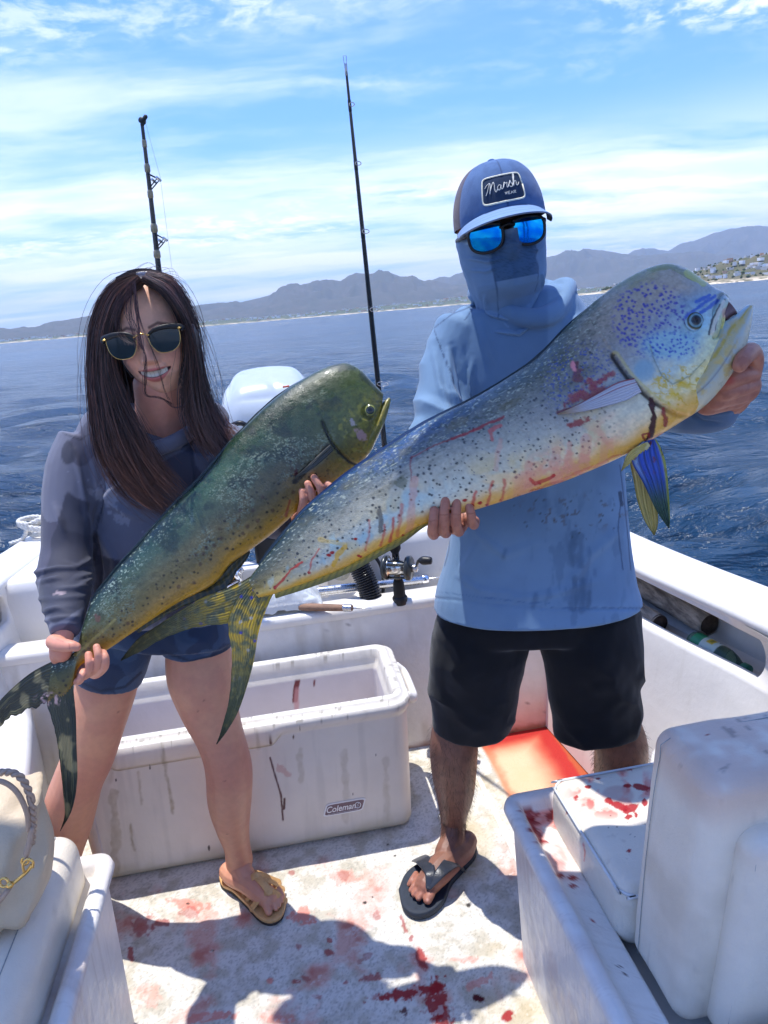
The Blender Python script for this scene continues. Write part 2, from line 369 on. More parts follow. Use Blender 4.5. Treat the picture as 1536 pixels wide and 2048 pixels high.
# ------------------------------------------------------------------ boat frame: u to starboard, v aft, z up from the deck
BYAW = math.radians(8.0); BO = np.array([-0.29, 1.8, 0.0])
BU = np.array([math.cos(BYAW), math.sin(BYAW), 0]); BV = np.array([-math.sin(BYAW), math.cos(BYAW), 0]); BZ = np.array([0, 0, 1.0])
def B(u, v, z): 
    u, v, z = np.broadcast_arrays(np.asarray(u, float), np.asarray(v, float), np.asarray(z, float))
    return BO + u[..., None] * BU + v[..., None] * BV + z[..., None] * BZ
def toB(P): d = np.asarray(P, float) - BO; return np.stack([d @ BU, d @ BV, d[..., 2]], -1)
def proj(P):
    d = np.asarray(P, float) - CAM; z = d @ FW; return 768 + FPX * (d @ RT) / z, 1024 - FPX * (d @ UP) / z
def seg_d(px, py, pts):
    """distance (photo pixels) of points to a polyline, and position along it"""
    best = np.full(px.shape, 1e9); pos = np.zeros(px.shape); pts = np.asarray(pts, float); n = len(pts) - 1
    for i in range(n):
        a, b = pts[i], pts[i + 1]; d = b - a; t = np.clip(((px - a[0]) * d[0] + (py - a[1]) * d[1]) / (d @ d + 1e-9), 0, 1)
        e = np.hypot(px - a[0] - t * d[0], py - a[1] - t * d[1]); m = e < best; best = np.where(m, e, best); pos = np.where(m, (i + t) / n, pos)
    return best, pos
def paint(C, colr, m): m = np.clip(m, 0, 1)[..., None]; return C * (1 - m) + np.asarray(colr) * m
def streak(C, px, py, pts, wd, colr, k=1.0, seed=0, soft=1.2, rag=0.6):
    d, t = seg_d(px, py, pts); n = fbm(np.stack([px, py], -1) / (wd * 2.2 + 3), 3, seed); w_ = wd * (1 - rag + 2 * rag * n)
    return paint(C, colr, k * sstep(d, w_ + soft, w_ - soft * 0.5))
def blob(C, px, py, cx, cy, rx, ry, colr, k=1.0, ang=0.0, seed=0, rag=0.9, soft=0.35, sc=None):
    a = math.radians(ang); dx, dy = px - cx, py - cy; x = (dx * math.cos(a) + dy * math.sin(a)) / rx; y = (-dx * math.sin(a) + dy * math.cos(a)) / ry
    n = fbm(np.stack([px, py], -1) / (sc or (0.45 * (rx + ry) / 2 + 2)), 4, seed) - 0.5
    return paint(C, colr, k * sstep(np.hypot(x, y) + n * 2 * rag, 1.0, 1.0 - soft))
def rbox(h, r, n=10, bulge=(0, 0, 0), arc=4):
    """rounded box, half sizes h, edge radius r; bulge = how far the middle of each face swells"""
    h = np.asarray(h, float); ax = []
    for k in range(3):
        i = h[k] - r; ax.append(np.r_[[-i - r * s for s in np.linspace(1, 1 / arc, arc)], np.linspace(-i, i, n), [i + r * s for s in np.linspace(1 / arc, 1, arc)]])
    Vs, Fs, o = [], [], 0
    for k in range(3):
        a, b = [(1, 2), (2, 0), (0, 1)][k]
        for sgn in (-1, 1):
            A, Bb = np.meshgrid(ax[a], ax[b], indexing='ij'); P = np.zeros(A.shape + (3,)); P[..., a] = A; P[..., b] = Bb; P[..., k] = sgn * h[k]
            F = gridF(*A.shape, off=o); F = F if sgn > 0 else F[:, ::-1]
            Vs.append(P.reshape(-1, 3)); Fs.append(F); o += A.size
    P = np.vstack(Vs); F = np.vstack(Fs)
    inn = np.clip(P, -(h - r), h - r); V = inn + unit(P - inn) * r
    for k in range(3):
        if bulge[k]:
            a, b = [(1, 2), (2, 0), (0, 1)][k]; f = (1 - (P[:, a] / h[a]) ** 2) * (1 - (P[:, b] / h[b]) ** 2)
            V[:, k] += np.sign(P[:, k]) * bulge[k] * np.clip(f, 0, 1) * (np.abs(P[:, k]) / h[k])
    key = np.round(P / 1e-6).astype(np.int64); _, first, inv = np.unique(key, axis=0, return_index=True, return_inverse=True)
    return V[first], inv.reshape(-1)[F]
def prism(poly, z0, z1):
    """solid from a (u,v) outline, boat frame"""
    n = len(poly); p = np.asarray(poly, float); V = np.vstack([np.c_[p, np.full(n, z0)], np.c_[p, np.full(n, z1)]])
    F = [tuple(range(n))[::-1], tuple(range(n, 2 * n))] + [(i, (i + 1) % n, n + (i + 1) % n, n + i) for i in range(n)]
    return V, F
def inB(VF): V, F = VF; return B(V[:, 0], V[:, 1], V[:, 2]), F

def gelcoat(name, base=(0.77, 0.738, 0.690), grime=0.35):
    m = bpy.data.materials.new(name); m.use_nodes = True; t = NT(m.node_tree); b = t.n['Principled BSDF']
    tc = t.add('ShaderNodeTexCoord').outputs['Object']
    st = t.add('ShaderNodeMapping', {'Vector': tc, 'Scale': (9, 9, 1.1)}).outputs[0]
    f1 = t.step(t.noise(st, 3.0, 6, 0.65), 0.5, 0.78); f2 = t.step(t.noise(tc, 7.0, 6, 0.65), 0.48, 0.8)
    c = t.mix(t.math('MULTIPLY', f1, grime * 0.55), base, (0.44, 0.40, 0.33)); c = t.mix(t.math('MULTIPLY', f2, grime * 0.6), c, (0.50, 0.47, 0.41))
    sp = t.step(t.voro(tc, 22.0), 0.035, 0.02); spk = t.math('MULTIPLY', sp, t.step(t.noise(tc, 4.0, 2), 0.60, 0.68))
    c = t.mix(t.math('MULTIPLY', spk, 0.6), c, (0.16, 0.12, 0.09))
    t.put(b.inputs['Base Color'], c); t.put(b.inputs['Roughness'], t.step(f2, 0, 1, 0.30, 0.5))
    bn = t.add('ShaderNodeBump', {'Strength': 0.5, 'Distance': 0.004, 'Height': t.noise(tc, 14.0, 6, 0.6)}); t.put(b.inputs['Normal'], bn)
    return m
M_GEL = gelcoat('white_gelcoat'); M_GELV = principled('stained_white_gelcoat', vcol=True, rough=0.38, var=0.05, vscale=18, bump=0.003, bscale=30, rvar=0.1)
M_DARK = principled('black_plastic', (0.012, 0.012, 0.013), 0.42, var=0.2, bump=0.0006, bscale=200)
M_STEEL = principled('brushed_steel', (0.55, 0.55, 0.56), 0.28, metal=1.0, var=0.15, vscale=60, rvar=0.1)
M_CHROME = principled('polished_chrome', (0.75, 0.75, 0.76), 0.12, metal=1.0, var=0.05)
M_GOLD = principled('gold_metal', (0.78, 0.50, 0.16), 0.24, metal=1.0, var=0.1)
BLOOD, PINK, DKB = lin(150, 14, 22), lin(212, 128, 112), lin(78, 6, 14)

boat = thing('fishing_boat', 'white fibreglass open fishing boat with blood-stained deck and side lockers', 'boat')

# deck floor, dense where it is in view so that the stains sit on it
def deck():
    u = np.linspace(-0.95, 0.95, 560); v = np.r_[np.linspace(-2.6, -0.80, 40)[:-1], np.linspace(-0.80, 0.42, 390)]
    U, Vv = np.meshgrid(u, v, indexing='ij'); P = B(U, Vv, 0 * U)
    n2 = np.stack([P[..., 0], P[..., 1]], -1); px, py = proj(P)
    P[..., 2] += 0.0012 * fbm(n2 * 160, 2, 3) + 0.002 * fbm(n2 * 9, 3, 4)
    grain = fbm(n2 * 190, 2, 5); mot = fbm(n2 * 26, 5, 6); big = fbm(n2 * 6, 4, 7); fine = fbm(n2 * 420, 1, 77)
    C = np.ones(U.shape + (3,)) * lin(214, 210, 200)
    C = paint(C, lin(176, 168, 148), sstep(mot, 0.42, 0.72) * 0.75)
    C = paint(C, lin(150, 146, 134), sstep(grain, 0.5, 0.85) * 0.55)
    C = paint(C, lin(120, 116, 104), sstep(fine, 0.72, 0.95) * 0.45)
    C = paint(C, lin(190, 168, 120), sstep(big, 0.5, 0.75) * 0.5 * sstep(U, 0.1, 0.5))
    pk = fbm(n2 * 11 + 3, 5, 12); near = sstep(py, 1640, 1860)
    C = paint(C, lin(206, 150, 132), sstep(pk, 0.52, 0.70) * 0.72 * near)
    C = paint(C, lin(178, 92, 78), sstep(pk, 0.62, 0.76) * 0.7 * near * sstep(mot, 0.35, 0.6))
    wt = fbm(n2 * 60, 3, 40)
    def bl(*a, **k): 
        nonlocal C; C = blob(C, px, py, *a, **k)
    for i, (cx, cy, rx, ry, a_, c, k) in enumerate([
            (828, 1985, 85, 13, -10, BLOOD, .95), (872, 2005, 24, 46, 12, BLOOD, .92), (890, 2042, 20, 30, 0, BLOOD, .9), (843, 1920, 9, 36, -22, BLOOD, .85), (808, 1850, 5, 26, -18, BLOOD, .7),
            (822, 1878, 5, 8, 0, BLOOD, .7), (955, 1998, 15, 9, 5, DKB, 1), (810, 2024, 9, 7, 0, DKB, .9), (1015, 2036, 13, 16, 30, BLOOD, .95), (745, 1957, 22, 9, -8, BLOOD, .7), (658, 1906, 12, 9, 0, BLOOD, .75),
            (597, 1896, 9, 10, 0, BLOOD, .55), (660, 1882, 8, 6, 0, BLOOD, .7), (612, 1960, 11, 9, 0, BLOOD, .6), (594, 1965, 9, 6, 0, BLOOD, .7), (633, 1995, 14, 7, 0, BLOOD, .55), (730, 1918, 20, 8, -25, BLOOD, .45),
            (540, 1962, 12, 7, 0, PINK, .8), (755, 1832, 9, 14, 0, BLOOD, .45), (692, 1965, 7, 5, 0, BLOOD, .7), (285, 1852, 20, 26, 30, BLOOD, .6), (322, 1848, 20, 9, -15, BLOOD, .7), (262, 1908, 8, 20, 0, BLOOD, .8),
            (375, 1810, 55, 12, 10, PINK, .75), (380, 1825, 26, 14, 0, lin(168, 70, 60), .55), (605, 1832, 30, 20, 0, PINK, .85), (690, 1756, 34, 16, 12, PINK, .5), (495, 1762, 16, 8, 0, PINK, .6), (584, 1746, 7, 5, 0, BLOOD, .6),
            (690, 1752, 14, 10, 0, lin(150, 60, 40), .45), (420, 2035, 60, 12, -6, PINK, .8), (560, 2040, 40, 10, 0, PINK, .6), (960, 1965, 30, 12, -30, PINK, .6), (930, 1920, 30, 10, 0, PINK, .5), (300, 1990, 30, 30, 0, PINK, .35)]):
        bl(cx, cy, rx, ry, c, k, a_, seed=50 + i, rag=0.75, sc=9)
    for i, (cx, cy, r_) in enumerate([(730, 1806, 4), (937, 1811, 5), (376, 1808, 3), (776, 1690, 2), (425, 1902, 3), (745, 1795, 2), (790, 1712, 2), (640, 1655, 2)]):
        bl(cx, cy, r_ + 1, r_, lin(36, 30, 26), 0.95, seed=i, rag=0.2)
    C = np.where((wt > 0.72)[..., None] & (near > 0.3)[..., None], C * 0.6 + lin(216, 210, 200) * 0.4, C)
    # bloody bilge water lying in the starboard quarter
    d = np.minimum(0.90 - U, 0.41 - Vv)                 # distance to the walls
    tri = sstep(U, 0.615, 0.635) * sstep(Vv, -0.12, -0.09)
    dd = d + 0.05 * (fbm(n2 * 10, 3, 8) - 0.5)
    C = paint(C, lin(214, 180, 142), tri * 0.9)
    C = paint(C, lin(204, 106, 78), tri * sstep(dd, 0.17, 0.07) * 0.95)
    C = paint(C, lin(172, 40, 34), tri * sstep(dd, 0.115, 0.045))
    C = paint(C, lin(200, 110, 74), tri * sstep(np.abs(U - 0.635) + 0.03 * (mot - .5), 0.03, 0.0) * 0.7)
    C = paint(C, lin(176, 96, 52), sstep(d + 0.02 * (mot - 0.5), 0.018, 0.004) * 0.65)
    C = paint(C, lin(226, 220, 208), (np.abs(U - 0.56) < 0.006) * 0.8)
    dg = sstep(np.abs(U - 0.558), 0.008, 0.0); P[..., 2] -= 0.004 * dg + 0.006 * tri
    m = principled('nonskid_deck', vcol=True, rough=0.62, spec=0.35, bump=0.0016, bscale=330, bdetail=2)
    return mobj('deck_floor', P.reshape(-1, 3), gridF(len(u), len(v)), m, boat, C.reshape(-1, 3))
deck()

def hull_profile(s):
    """port (-1) or starboard (+1): inner top edge u(v), outer top edge u(v)"""
    v = np.array([-3.2, -2.0, -1.0, -0.45, 0.0, 0.4, 0.7, 1.0, 1.36])
    ui = np.array([1.20, 1.20, 1.17, 1.115, 1.02, 0.975, 0.945, 0.90, 0.86]); uo = ui + np.array([.2, .2, .19, .17, .165, .165, .16, .15, .14])
    vs = np.linspace(-3.2, 1.36, 92); return vs, np.interp(vs, v, ui), np.interp(vs, v, uo)
def side(s):
    vs, ui, uo = hull_profile(s); ui = np.convolve(np.pad(ui, 4, 'edge'), np.ones(9) / 9, 'valid'); uo = np.convolve(np.pad(uo, 4, 'edge'), np.ones(9) / 9, 'valid')
    zt = 0.768 + 0.06 * np.clip((-vs - 0.6) / 2.5, 0, 1)
    # gunwale cap with a rounded inner lip and the outer topside
    prof = [(ui - 0.012, zt - 0.036), (ui - 0.019, zt - 0.028), (ui - 0.017, zt - 0.014), (ui - 0.006, zt - 0.003), (ui + 0.012, zt + 0.0), (0.5 * (ui + uo), zt + 0.006),
            (uo - 0.02, zt + 0.001), (uo - 0.004, zt - 0.008), (uo + 0.004, zt - 0.03), (uo + 0.004, zt - 0.07), (uo - 0.012, zt - 0.085), (uo - 0.06, zt * 0 + 0.2), (uo - 0.2, zt * 0 - 0.6)]
    V = np.stack([B(s * a, vs, b) for a, b in prof], 1); F = gridF(len(vs), len(prof)); F = F if s < 0 else F[:, ::-1]
    mobj('gunwale', V.reshape(-1, 3), F, M_GEL, boat)
    # inner wall with the long storage slot: panel in (v, w) with a stadium hole, w runs from the deck to the lip
    ulow = 0.885
    def wall(v, w):
        top_u = np.interp(v, vs, ui) - 0.014; zz = w; k = sstep(np.asarray(w, float), 0.0, 0.72) ** 0.9
        return B(s * (ulow + (top_u - ulow) * k + np.interp(v, [-3.2, -0.6, 0.4, 1.05], [0.16, 0.10, 0.0, -0.02]) * (1 - k)), v, zz)
    v0, v1, w0, w1 = (-0.468, 0.62, 0.598, 0.727) if s > 0 else (-0.62, 0.612, 0.612, 0.727); rr = (w1 - w0) / 2; wc = (w0 + w1) / 2
    n = 120; ph = np.linspace(0, 2 * math.pi, n, endpoint=False)
    hole = np.stack([np.where(np.cos(ph) > 0, v1 - rr, v0 + rr) + rr * np.sign(np.cos(ph)) * np.abs(np.cos(ph)) ** 0.9, wc + rr * np.sin(ph)], 1)
    # spread the straight runs evenly
    top = np.abs(np.sin(ph)) > 0.82; hole[:, 0] = np.where(top, (v0 + v1) / 2 + (v1 - v0 - 2 * rr) / 2 * np.clip(np.cos(ph) / 0.572, -1, 1) + 0.0, hole[:, 0])
    outer = np.stack([np.where(np.abs(np.sin(ph)) > 0.82, hole[:, 0], np.where(np.cos(ph) > 0, 1.04, -3.1)), np.where(np.sin(ph) > 0.82, 0.737, np.where(np.sin(ph) < -0.82, 0.0, 0.37 + 0.367 * np.sin(ph) / 0.82))], 1)
    rings = []
    for q in (0, 0.5, 0.86, 0.97): rings.append(outer * (1 - q) + hole * q)
    W = [wall(r[:, 0], r[:, 1]) for r in rings]
    lip = wall(hole[:, 0], hole[:, 1]); outw = s * BU
    W += [lip + outw * 0.004, lip + outw * 0.012 + (wall(hole[:, 0], hole[:, 1]) - wall(hole[:, 0] * 0 + (v0 + v1) / 2, hole[:, 1] * 0 + wc)) * 0.0, lip + outw * 0.026]
    V = np.concatenate(W, 0); F = gridF(len(W), n, True); F = F if s > 0 else F[:, ::-1]
    mobj('side_panel', V, F, M_GEL, boat)
    # the pocket behind the slot
    a, b = v0 - 0.03, v1 + 0.03; K = 24; vv = np.linspace(a, b, K)
    pr = [(0.026, w1 + 0.008), (0.13, w1 + 0.004), (0.152, wc), (0.150, 0.57), (0.13, 0.552), (0.04, 0.548), (0.024, 0.556), (0.024, w0 - 0.004)]
    Pk = np.stack([wall(vv, np.full(K, z)) + outw * d for d, z in pr], 1)
    Fp = gridF(K, len(pr)); Fp = Fp if s > 0 else Fp[:, ::-1]; Fp = Fp.tolist() + [list(range(len(pr))), [(K - 1) * len(pr) + i for i in range(len(pr))]]
    mobj('side_pocket', Pk.reshape(-1, 3), Fp, M_GEL, boat, smooth=False)
    return wall
WALL_S = side(1); WALL_P = side(-1)

def stern():
    # bulkhead, ledge, engine well, transom and quarter decks
    u = np.linspace(-0.95, 0.95, 150); z = np.linspace(-0.01, 0.53, 60); U, Z = np.meshgrid(u, z, indexing='ij'); P = B(U, 0.395 + 0.06 * (Z / 0.53), Z); px, py = proj(P)
    C = np.ones(U.shape + (3,)) * np.array([0.76, 0.73, 0.685]); q = np.stack([U, Z], -1)
    C = paint(C, lin(186, 176, 160), sstep(fbm(q * np.array([30, 5]), 4, 3), 0.5, 0.75) * 0.45)
    C = paint(C, lin(214, 150, 128), sstep(Z, 0.22, 0.0) * sstep(U, 0.3, 0.7) * (0.4 + 0.5 * fbm(q * 14, 3, 9)))
    C = paint(C, lin(150, 96, 60), sstep(Z + 0.02 * fbm(q * 40, 2, 1), 0.035, 0.012) * 0.8)
    C = paint(C, lin(90, 70, 60), sstep(fbm(q * 90, 2, 6), 0.86, 0.90) * 0.6)
    mobj('bulkhead', P.reshape(-1, 3), gridF(150, 60)[:, ::-1], M_GELV, boat, C.reshape(-1, 3))
    prof = [(0.452, 0.515), (0.448, 0.530), (0.450, 0.545), (0.460, 0.553), (0.50, 0.556), (0.545, 0.553), (0.555, 0.545), (0.56, 0.50), (0.565, 0.435), (0.60, 0.425), (0.86, 0.42), (0.90, 0.44), (0.912, 0.60)]
    us = np.linspace(-0.97, 0.97, 40); V = np.stack([B(us, a, b + 0.004 * (us / 0.97) ** 2) for a, b in prof], 1)
    mobj('engine_well', V.reshape(-1, 3), gridF(40, len(prof)), M_GEL, boat)
    for s in (-1, 1):
        a, b = (0.29, 0.99) if s > 0 else (-0.99, -0.34)
        pr = [(0.62, 0.44), (0.615, 0.70), (0.62, 0.735), (0.64, 0.75), (1.28, 0.756), (1.335, 0.745), (1.35, 0.6), (1.30, -0.5)]
        uu = np.linspace(a, b, 20); W = np.stack([B(uu, p, q_) for p, q_ in pr], 1)
        F = gridF(20, len(pr)).tolist(); F += [list(range(len(pr))), [19 * len(pr) + i for i in range(len(pr))][::-1]]
        mobj('quarter_deck', W.reshape(-1, 3), F, M_GEL, boat)
    bevel(mobj('transom', *inB(box(-0.345, 0.165, 0.88, 0.97, -0.5, 0.60)), M_GEL, boat, smooth=False), 0.012)
stern()

def seat_box(s):
    ub = 0.445 if s > 0 else 0.432; va = -0.495 if s > 0 else -0.445
    u1 = 1.08; vf = -2.0; zt = 0.45
    # shell: outer faces with a raised, rolled rim and a sunken tray (rings of the seat outline)
    def ring(o, z, nc=6, r=0.03):
        pts = []
        x0, x1, y0, y1 = ub + o, u1, vf, va - o
        rr = max(r - o, 0.006)
        pts += [(x0, y0)]
        for k in range(nc + 1): a = math.pi - k / nc * math.pi / 2; pts.append((x0 + rr + rr * math.cos(a), y1 - rr + rr * math.sin(a)))
        pts += [(x1, y1)]
        P = []
        for i in range(len(pts) - 1):
            a, b = np.array(pts[i]), np.array(pts[i + 1]); k = 420 if i in (0,) else (220 if i == len(pts) - 2 else 2)
            P += [a + (b - a) * t for t in np.linspace(0, 1, k, endpoint=False)]
        P.append(np.array(pts[-1])); P = np.array(P); return np.c_[s * P[:, 0], P[:, 1], np.full(len(P), z)]
    prof = [(0.02, -0.005)] + [(0.02 - 0.012 * k / 40, 0.41 * k / 40) for k in range(1, 41)] + [(-0.006, 0.418), (-0.012, 0.432), (-0.008, 0.446), (0.004, 0.452), (0.018, 0.450), (0.026, 0.44), (0.030, 0.424), (0.036, 0.418)] + \
           [(0.036 + 0.05 * k / 10, 0.416) for k in range(1, 11)] + [(0.090, 0.405), (0.094, 0.34)]
    R = np.stack([ring(o, z) for o, z in prof], 0); k, n = R.shape[:2]; P = B(R[..., 0], R[..., 1], R[..., 2]); px, py = proj(P)
    C = np.ones((k, n, 3)) * np.array([0.78, 0.75, 0.70]); q = np.stack([R[..., 0] * 1.0 + R[..., 1] * 1.7, R[..., 2]], -1)
    C = paint(C, lin(176, 166, 154), sstep(fbm(q * np.array([40, 3]), 4, 2), 0.55, 0.85) * 0.28)
    C = paint(C, lin(130, 112, 100), sstep(fbm(q * np.array([190, 2.5]), 3, 8), 0.70, 0.82) * 0.16)
    C = paint(C, lin(196, 164, 148), sstep(fbm(q * 6, 3, 19), 0.5, 0.75) * 0.4)
    if s > 0:
        tray = ((np.arange(k) >= 48) & (np.arange(k) < 60))[:, None] * np.ones((1, n))
        nb = fbm(np.stack([px, py], -1) / 22, 4, 5); lim = sstep(py, 1800, 1640)
        C = paint(C, lin(232, 128, 110), tray * lim * sstep(nb, 0.40, 0.58) * 0.8)
        C = paint(C, BLOOD, tray * lim * sstep(nb, 0.60, 0.66) * 0.85)
        for i, (x, y, a_, b_) in enumerate([(1055, 1622, 14, 7), (1062, 1640, 9, 5), (1068, 1660, 10, 7), (1085, 1684, 12, 5), (1120, 1752, 8, 6), (1144, 1756, 11, 7), (1145, 1772, 10, 5), (1176, 1746, 6, 8), (1185, 1842, 4, 5), (1240, 1933, 6, 4), (1250, 1948, 6, 4)]):
            C = blob(C, px, py, x, y, a_, b_, BLOOD if y < 1900 else lin(60, 30, 20), 0.95, seed=i, rag=0.4)
        C = blob(C, px, py, 1022, 1735, 9, 46, lin(206, 130, 122), 0.4, seed=4)
        C = streak(C, px, py, [(1020, 1700), (1026, 1760), (1022, 1790)], 1.2, lin(170, 80, 80), 0.7)
        C = streak(C, px, py, [(1007, 1985), (1016, 2015), (1026, 2048)], 2.0, lin(120, 60, 30), 0.8)
    F = gridF(k, n); F = F[:, ::-1] if s > 0 else F
    # tray bottom
    mobj('seat_locker', P.reshape(-1, 3), F, M_GELV, boat, C.reshape(-1, 3))
    mobj('locker_lid', *inB(box(*sorted((s * (ub + 0.085), s * u1)), vf, va - 0.085, 0.33, 0.36)), M_GEL, boat, smooth=False)
seat_box(1); seat_box(-1)
# moulded side box along the port side, and its starboard twin behind the seat
def side_box(s, pts, zt=0.418):
    pr = lambda ui, uo, v: [(ui + 0.012, v, -0.01), (ui + 0.004, v, zt - .038), (ui + 0.006, v, zt - .016), (ui + 0.022, v, zt), (0.5 * (ui + uo), v, zt + .007), (uo, v, zt + .022)]
    R = np.array([pr(*p) for p in pts]); P = B(s * R[..., 0], R[..., 1], R[..., 2]); n, m = R.shape[:2]
    F = gridF(n, m)[:, ::(1 if s < 0 else -1)].tolist(); F.append(list(range((n - 1) * m, n * m))); F.append(list(range(m)))
    mobj('side_locker', P.reshape(-1, 3), F, M_GEL, boat)
side_box(-1, [(0.60, 1.12, -2.0), (0.62, 1.10, -0.6), (0.675, 1.06, -0.3), (0.715, 1.02, -0.1), (0.765, 0.99, 0.1), (0.815, 0.98, 0.28), (0.86, 0.96, 0.41)])
side_box(1, [(0.66, 1.14, -1.2), (0.68, 1.10, -0.62), (0.74, 1.07, -0.50), (0.82, 1.04, -0.40), (0.90, 1.02, -0.30), (0.955, 1.0, -0.22)], 0.30)

# ------------------------------------------------------------------ the two fish
def worley(p, seed=0, jit=0.95):
    """distance to nearest jittered cell point (2-D) and that cell's random number"""
    i = np.floor(p).astype(np.int64); best = np.full(p.shape[:-1], 9.0); rid = np.zeros(p.shape[:-1])
    z = np.zeros(p.shape[:-1], np.int64)
    for dx in (-1, 0, 1):
        for dy in (-1, 0, 1):
            cx, cy = i[..., 0] + dx, i[..., 1] + dy
            qx = cx + 0.5 + (_h(cx, cy, z, seed) - 0.5) * jit; qy = cy + 0.5 + (_h(cx, cy, z + 1, seed) - 0.5) * jit
            d = np.hypot(p[..., 0] - qx, p[..., 1] - qy); m = d < best; best = np.where(m, d, best); rid = np.where(m, _h(cx, cy, z + 2, seed), rid)
    return best, rid
def table(tc, cc, rows, t, c):
    """bilinear colour table: rows listed from back to belly, columns from tail to snout"""
    L = np.array([[lin(*x) for x in r] for r in rows]); cc = np.array(cc)[::-1]; L = L[::-1]
    ti = np.clip(np.interp(t, tc, np.arange(len(tc))), 0, len(tc) - 1.001); ci = np.clip(np.interp(c, cc, np.arange(len(cc))), 0, len(cc) - 1.001)
    a, b = ti.astype(int), ci.astype(int); fa, fb = (ti - a)[..., None], (ci - b)[..., None]
    return (L[b, a] * (1 - fa) + L[b, a + 1] * fa) * (1 - fb) + (L[b + 1, a] * (1 - fa) + L[b + 1, a + 1] * fa) * fb
FISH_K = 0.90
def fish_mat(name, rough=0.34, bs=420):
    return principled(name, vcol=True, rough=rough, spec=0.5, coat=0.28, bump=0.0008, bscale=bs, bdetail=3, rvar=0.12)

class Fish:
    def __init__(s, root, P0, P1, name):
        s.root = root; A = np.asarray(P1) - np.asarray(P0); s.P0 = np.asarray(P0); s.N = unit(np.cross(A, UP)); 
        if s.N @ FW > 0: s.N = -s.N                                  # towards the viewer
    def pt(s, px, py): return onplane(px, py, s.P0, s.N)
    def pts(s, L): return np.array([s.pt(*p) for p in L])
    def loft(s, D, V, tw, ns, nf, nb, disp=None, p_=0.85, name='body', colf=None, mat=None, parent=None, lift=0.0):
        """solid between two outlines (tail to head), tw = half thickness knots (t, metres)"""
        d = arcres(s.pts(D), ns); v = arcres(s.pts(V), ns); t = np.linspace(0, 1, ns)
        w_ = np.interp(t, *zip(*tw)); w_ = np.convolve(np.pad(w_, 6, 'edge'), np.ones(13) / 13, 'valid')
        ph = np.r_[np.linspace(0, math.pi, nf, endpoint=False), np.linspace(math.pi, 2 * math.pi, nb, endpoint=False)]
        c = np.cos(ph); l = np.sign(np.sin(ph)) * np.abs(np.sin(ph)) ** p_
        mid, half = (d + v) / 2, (d - v) / 2
        P = mid[:, None] + half[:, None] * c[None, :, None] + s.N * ((w_[:, None] * l[None])[..., None] + lift)
        T, Cc = np.broadcast_arrays(t[:, None], c[None]); px, py = proj(P)
        if disp is not None: P = P + s.N * (disp(px, py, T, Cc) * sstep(l, 0.1, 0.5)[None])[..., None]
        C = colf(px, py, T, Cc, P) * FISH_K if colf else None
        m = len(ph); F = gridF(ns, m, True).tolist(); F.append(list(range(m))[::-1]); F.append([(ns - 1) * m + i for i in range(m)])
        o = mobj(name, P.reshape(-1, 3), np.array(F[:-2]), mat, parent or s.root, None if C is None else C.reshape(-1, 3)); return o
    def fin(s, E0, E1, ns, nc, colf, name, mat, th=0.003, rag=0.0, rays=18, lift=0.0, bend=0.0, seed=0, lift2=None, rh=0.0009):
        """thin fin between a leading edge E0 and a trailing edge E1 (root to tip), with rays"""
        a = arcres(s.pts(E0), ns); b = arcres(s.pts(E1), ns); q = np.linspace(0, 1, nc)
        rg = 1 + rag * (fbm(np.c_[np.linspace(0, 22, ns), np.zeros(ns)], 4, seed) - 0.5)
        P = a[:, None] + (b - a)[:, None] * (q[None, :] * rg[:, None])[..., None]
        T, Q = np.broadcast_arrays(np.linspace(0, 1, ns)[:, None], q[None])
        rd = rh * np.sin(Q * rays * 2 * math.pi + 2.0 * vnoise(np.stack([T * 6, Q * 9], -1), seed))
        lf = lift if lift2 is None else lift + (lift2 - lift) * T
        wv = bend * T ** 2 + 0.004 * (fbm(np.stack([T * 3, Q * 3], -1), 2, seed + 1) - 0.5)
        tk = th * (1 - 0.75 * T) * np.clip(np.minimum(Q, 1 - Q) * 6, 0.15, 1)
        px, py = proj(P); C = colf(px, py, T, Q, P) * FISH_K
        Pf = P + s.N * (lf + wv + rd + tk)[..., None]; Pb = P + s.N * (lf + wv + rd - tk)[..., None]
        n = ns * nc; V = np.vstack([Pf.reshape(-1, 3), Pb.reshape(-1, 3)]); F = np.vstack([gridF(ns, nc), gridF(ns, nc)[:, ::-1] + n])
        idx = np.arange(n).reshape(ns, nc); rim = np.r_[idx[:, 0], idx[-1, 1:], idx[::-1, -1][1:], idx[0, ::-1][1:-1]]; r2 = np.roll(rim, -1)
        F = np.vstack([F, np.stack([rim, rim + n, r2 + n, r2], 1)])
        return mobj(name, V, F, mat, s.root, np.vstack([C.reshape(-1, 3)] * 2))
    def eye(s, px, py, r_px, off, cols):
        c = s.pt(px, py) + s.N * off; r = r_px * np.linalg.norm(c - CAM) / FPX
        rr = np.r_[np.linspace(0, 1, 22), 1.12, 1.25]; ph = np.linspace(0, 2 * math.pi, 40, endpoint=False)
        R_, PH = np.meshgrid(rr, ph, indexing='ij'); hgt = np.where(R_ <= 1, 0.42 * np.sqrt(np.clip(1 - (R_ * 0.92) ** 2, 0, 1)), 0.10 - 0.6 * (R_ - 1))
        P = c + r * (R_ * np.cos(PH))[..., None] * RT + r * (R_ * np.sin(PH))[..., None] * UP + r * hgt[..., None] * s.N
        C = np.zeros(R_.shape + (3,)); n = fbm(np.stack([R_ * 5, PH * 3], -1), 2, 4)
        for lo, hi, cc in cols: C = np.where(((R_ >= lo) & (R_ < hi))[..., None], lin(*cc) * (0.8 + 0.4 * n)[..., None], C)
        m = principled('fish_eye', vcol=True, rough=0.12, coat=0.3)
        return mobj('eye', P.reshape(-1, 3), gridF(len(rr), 40, True), m, s.root, C.reshape(-1, 3) * FISH_K)

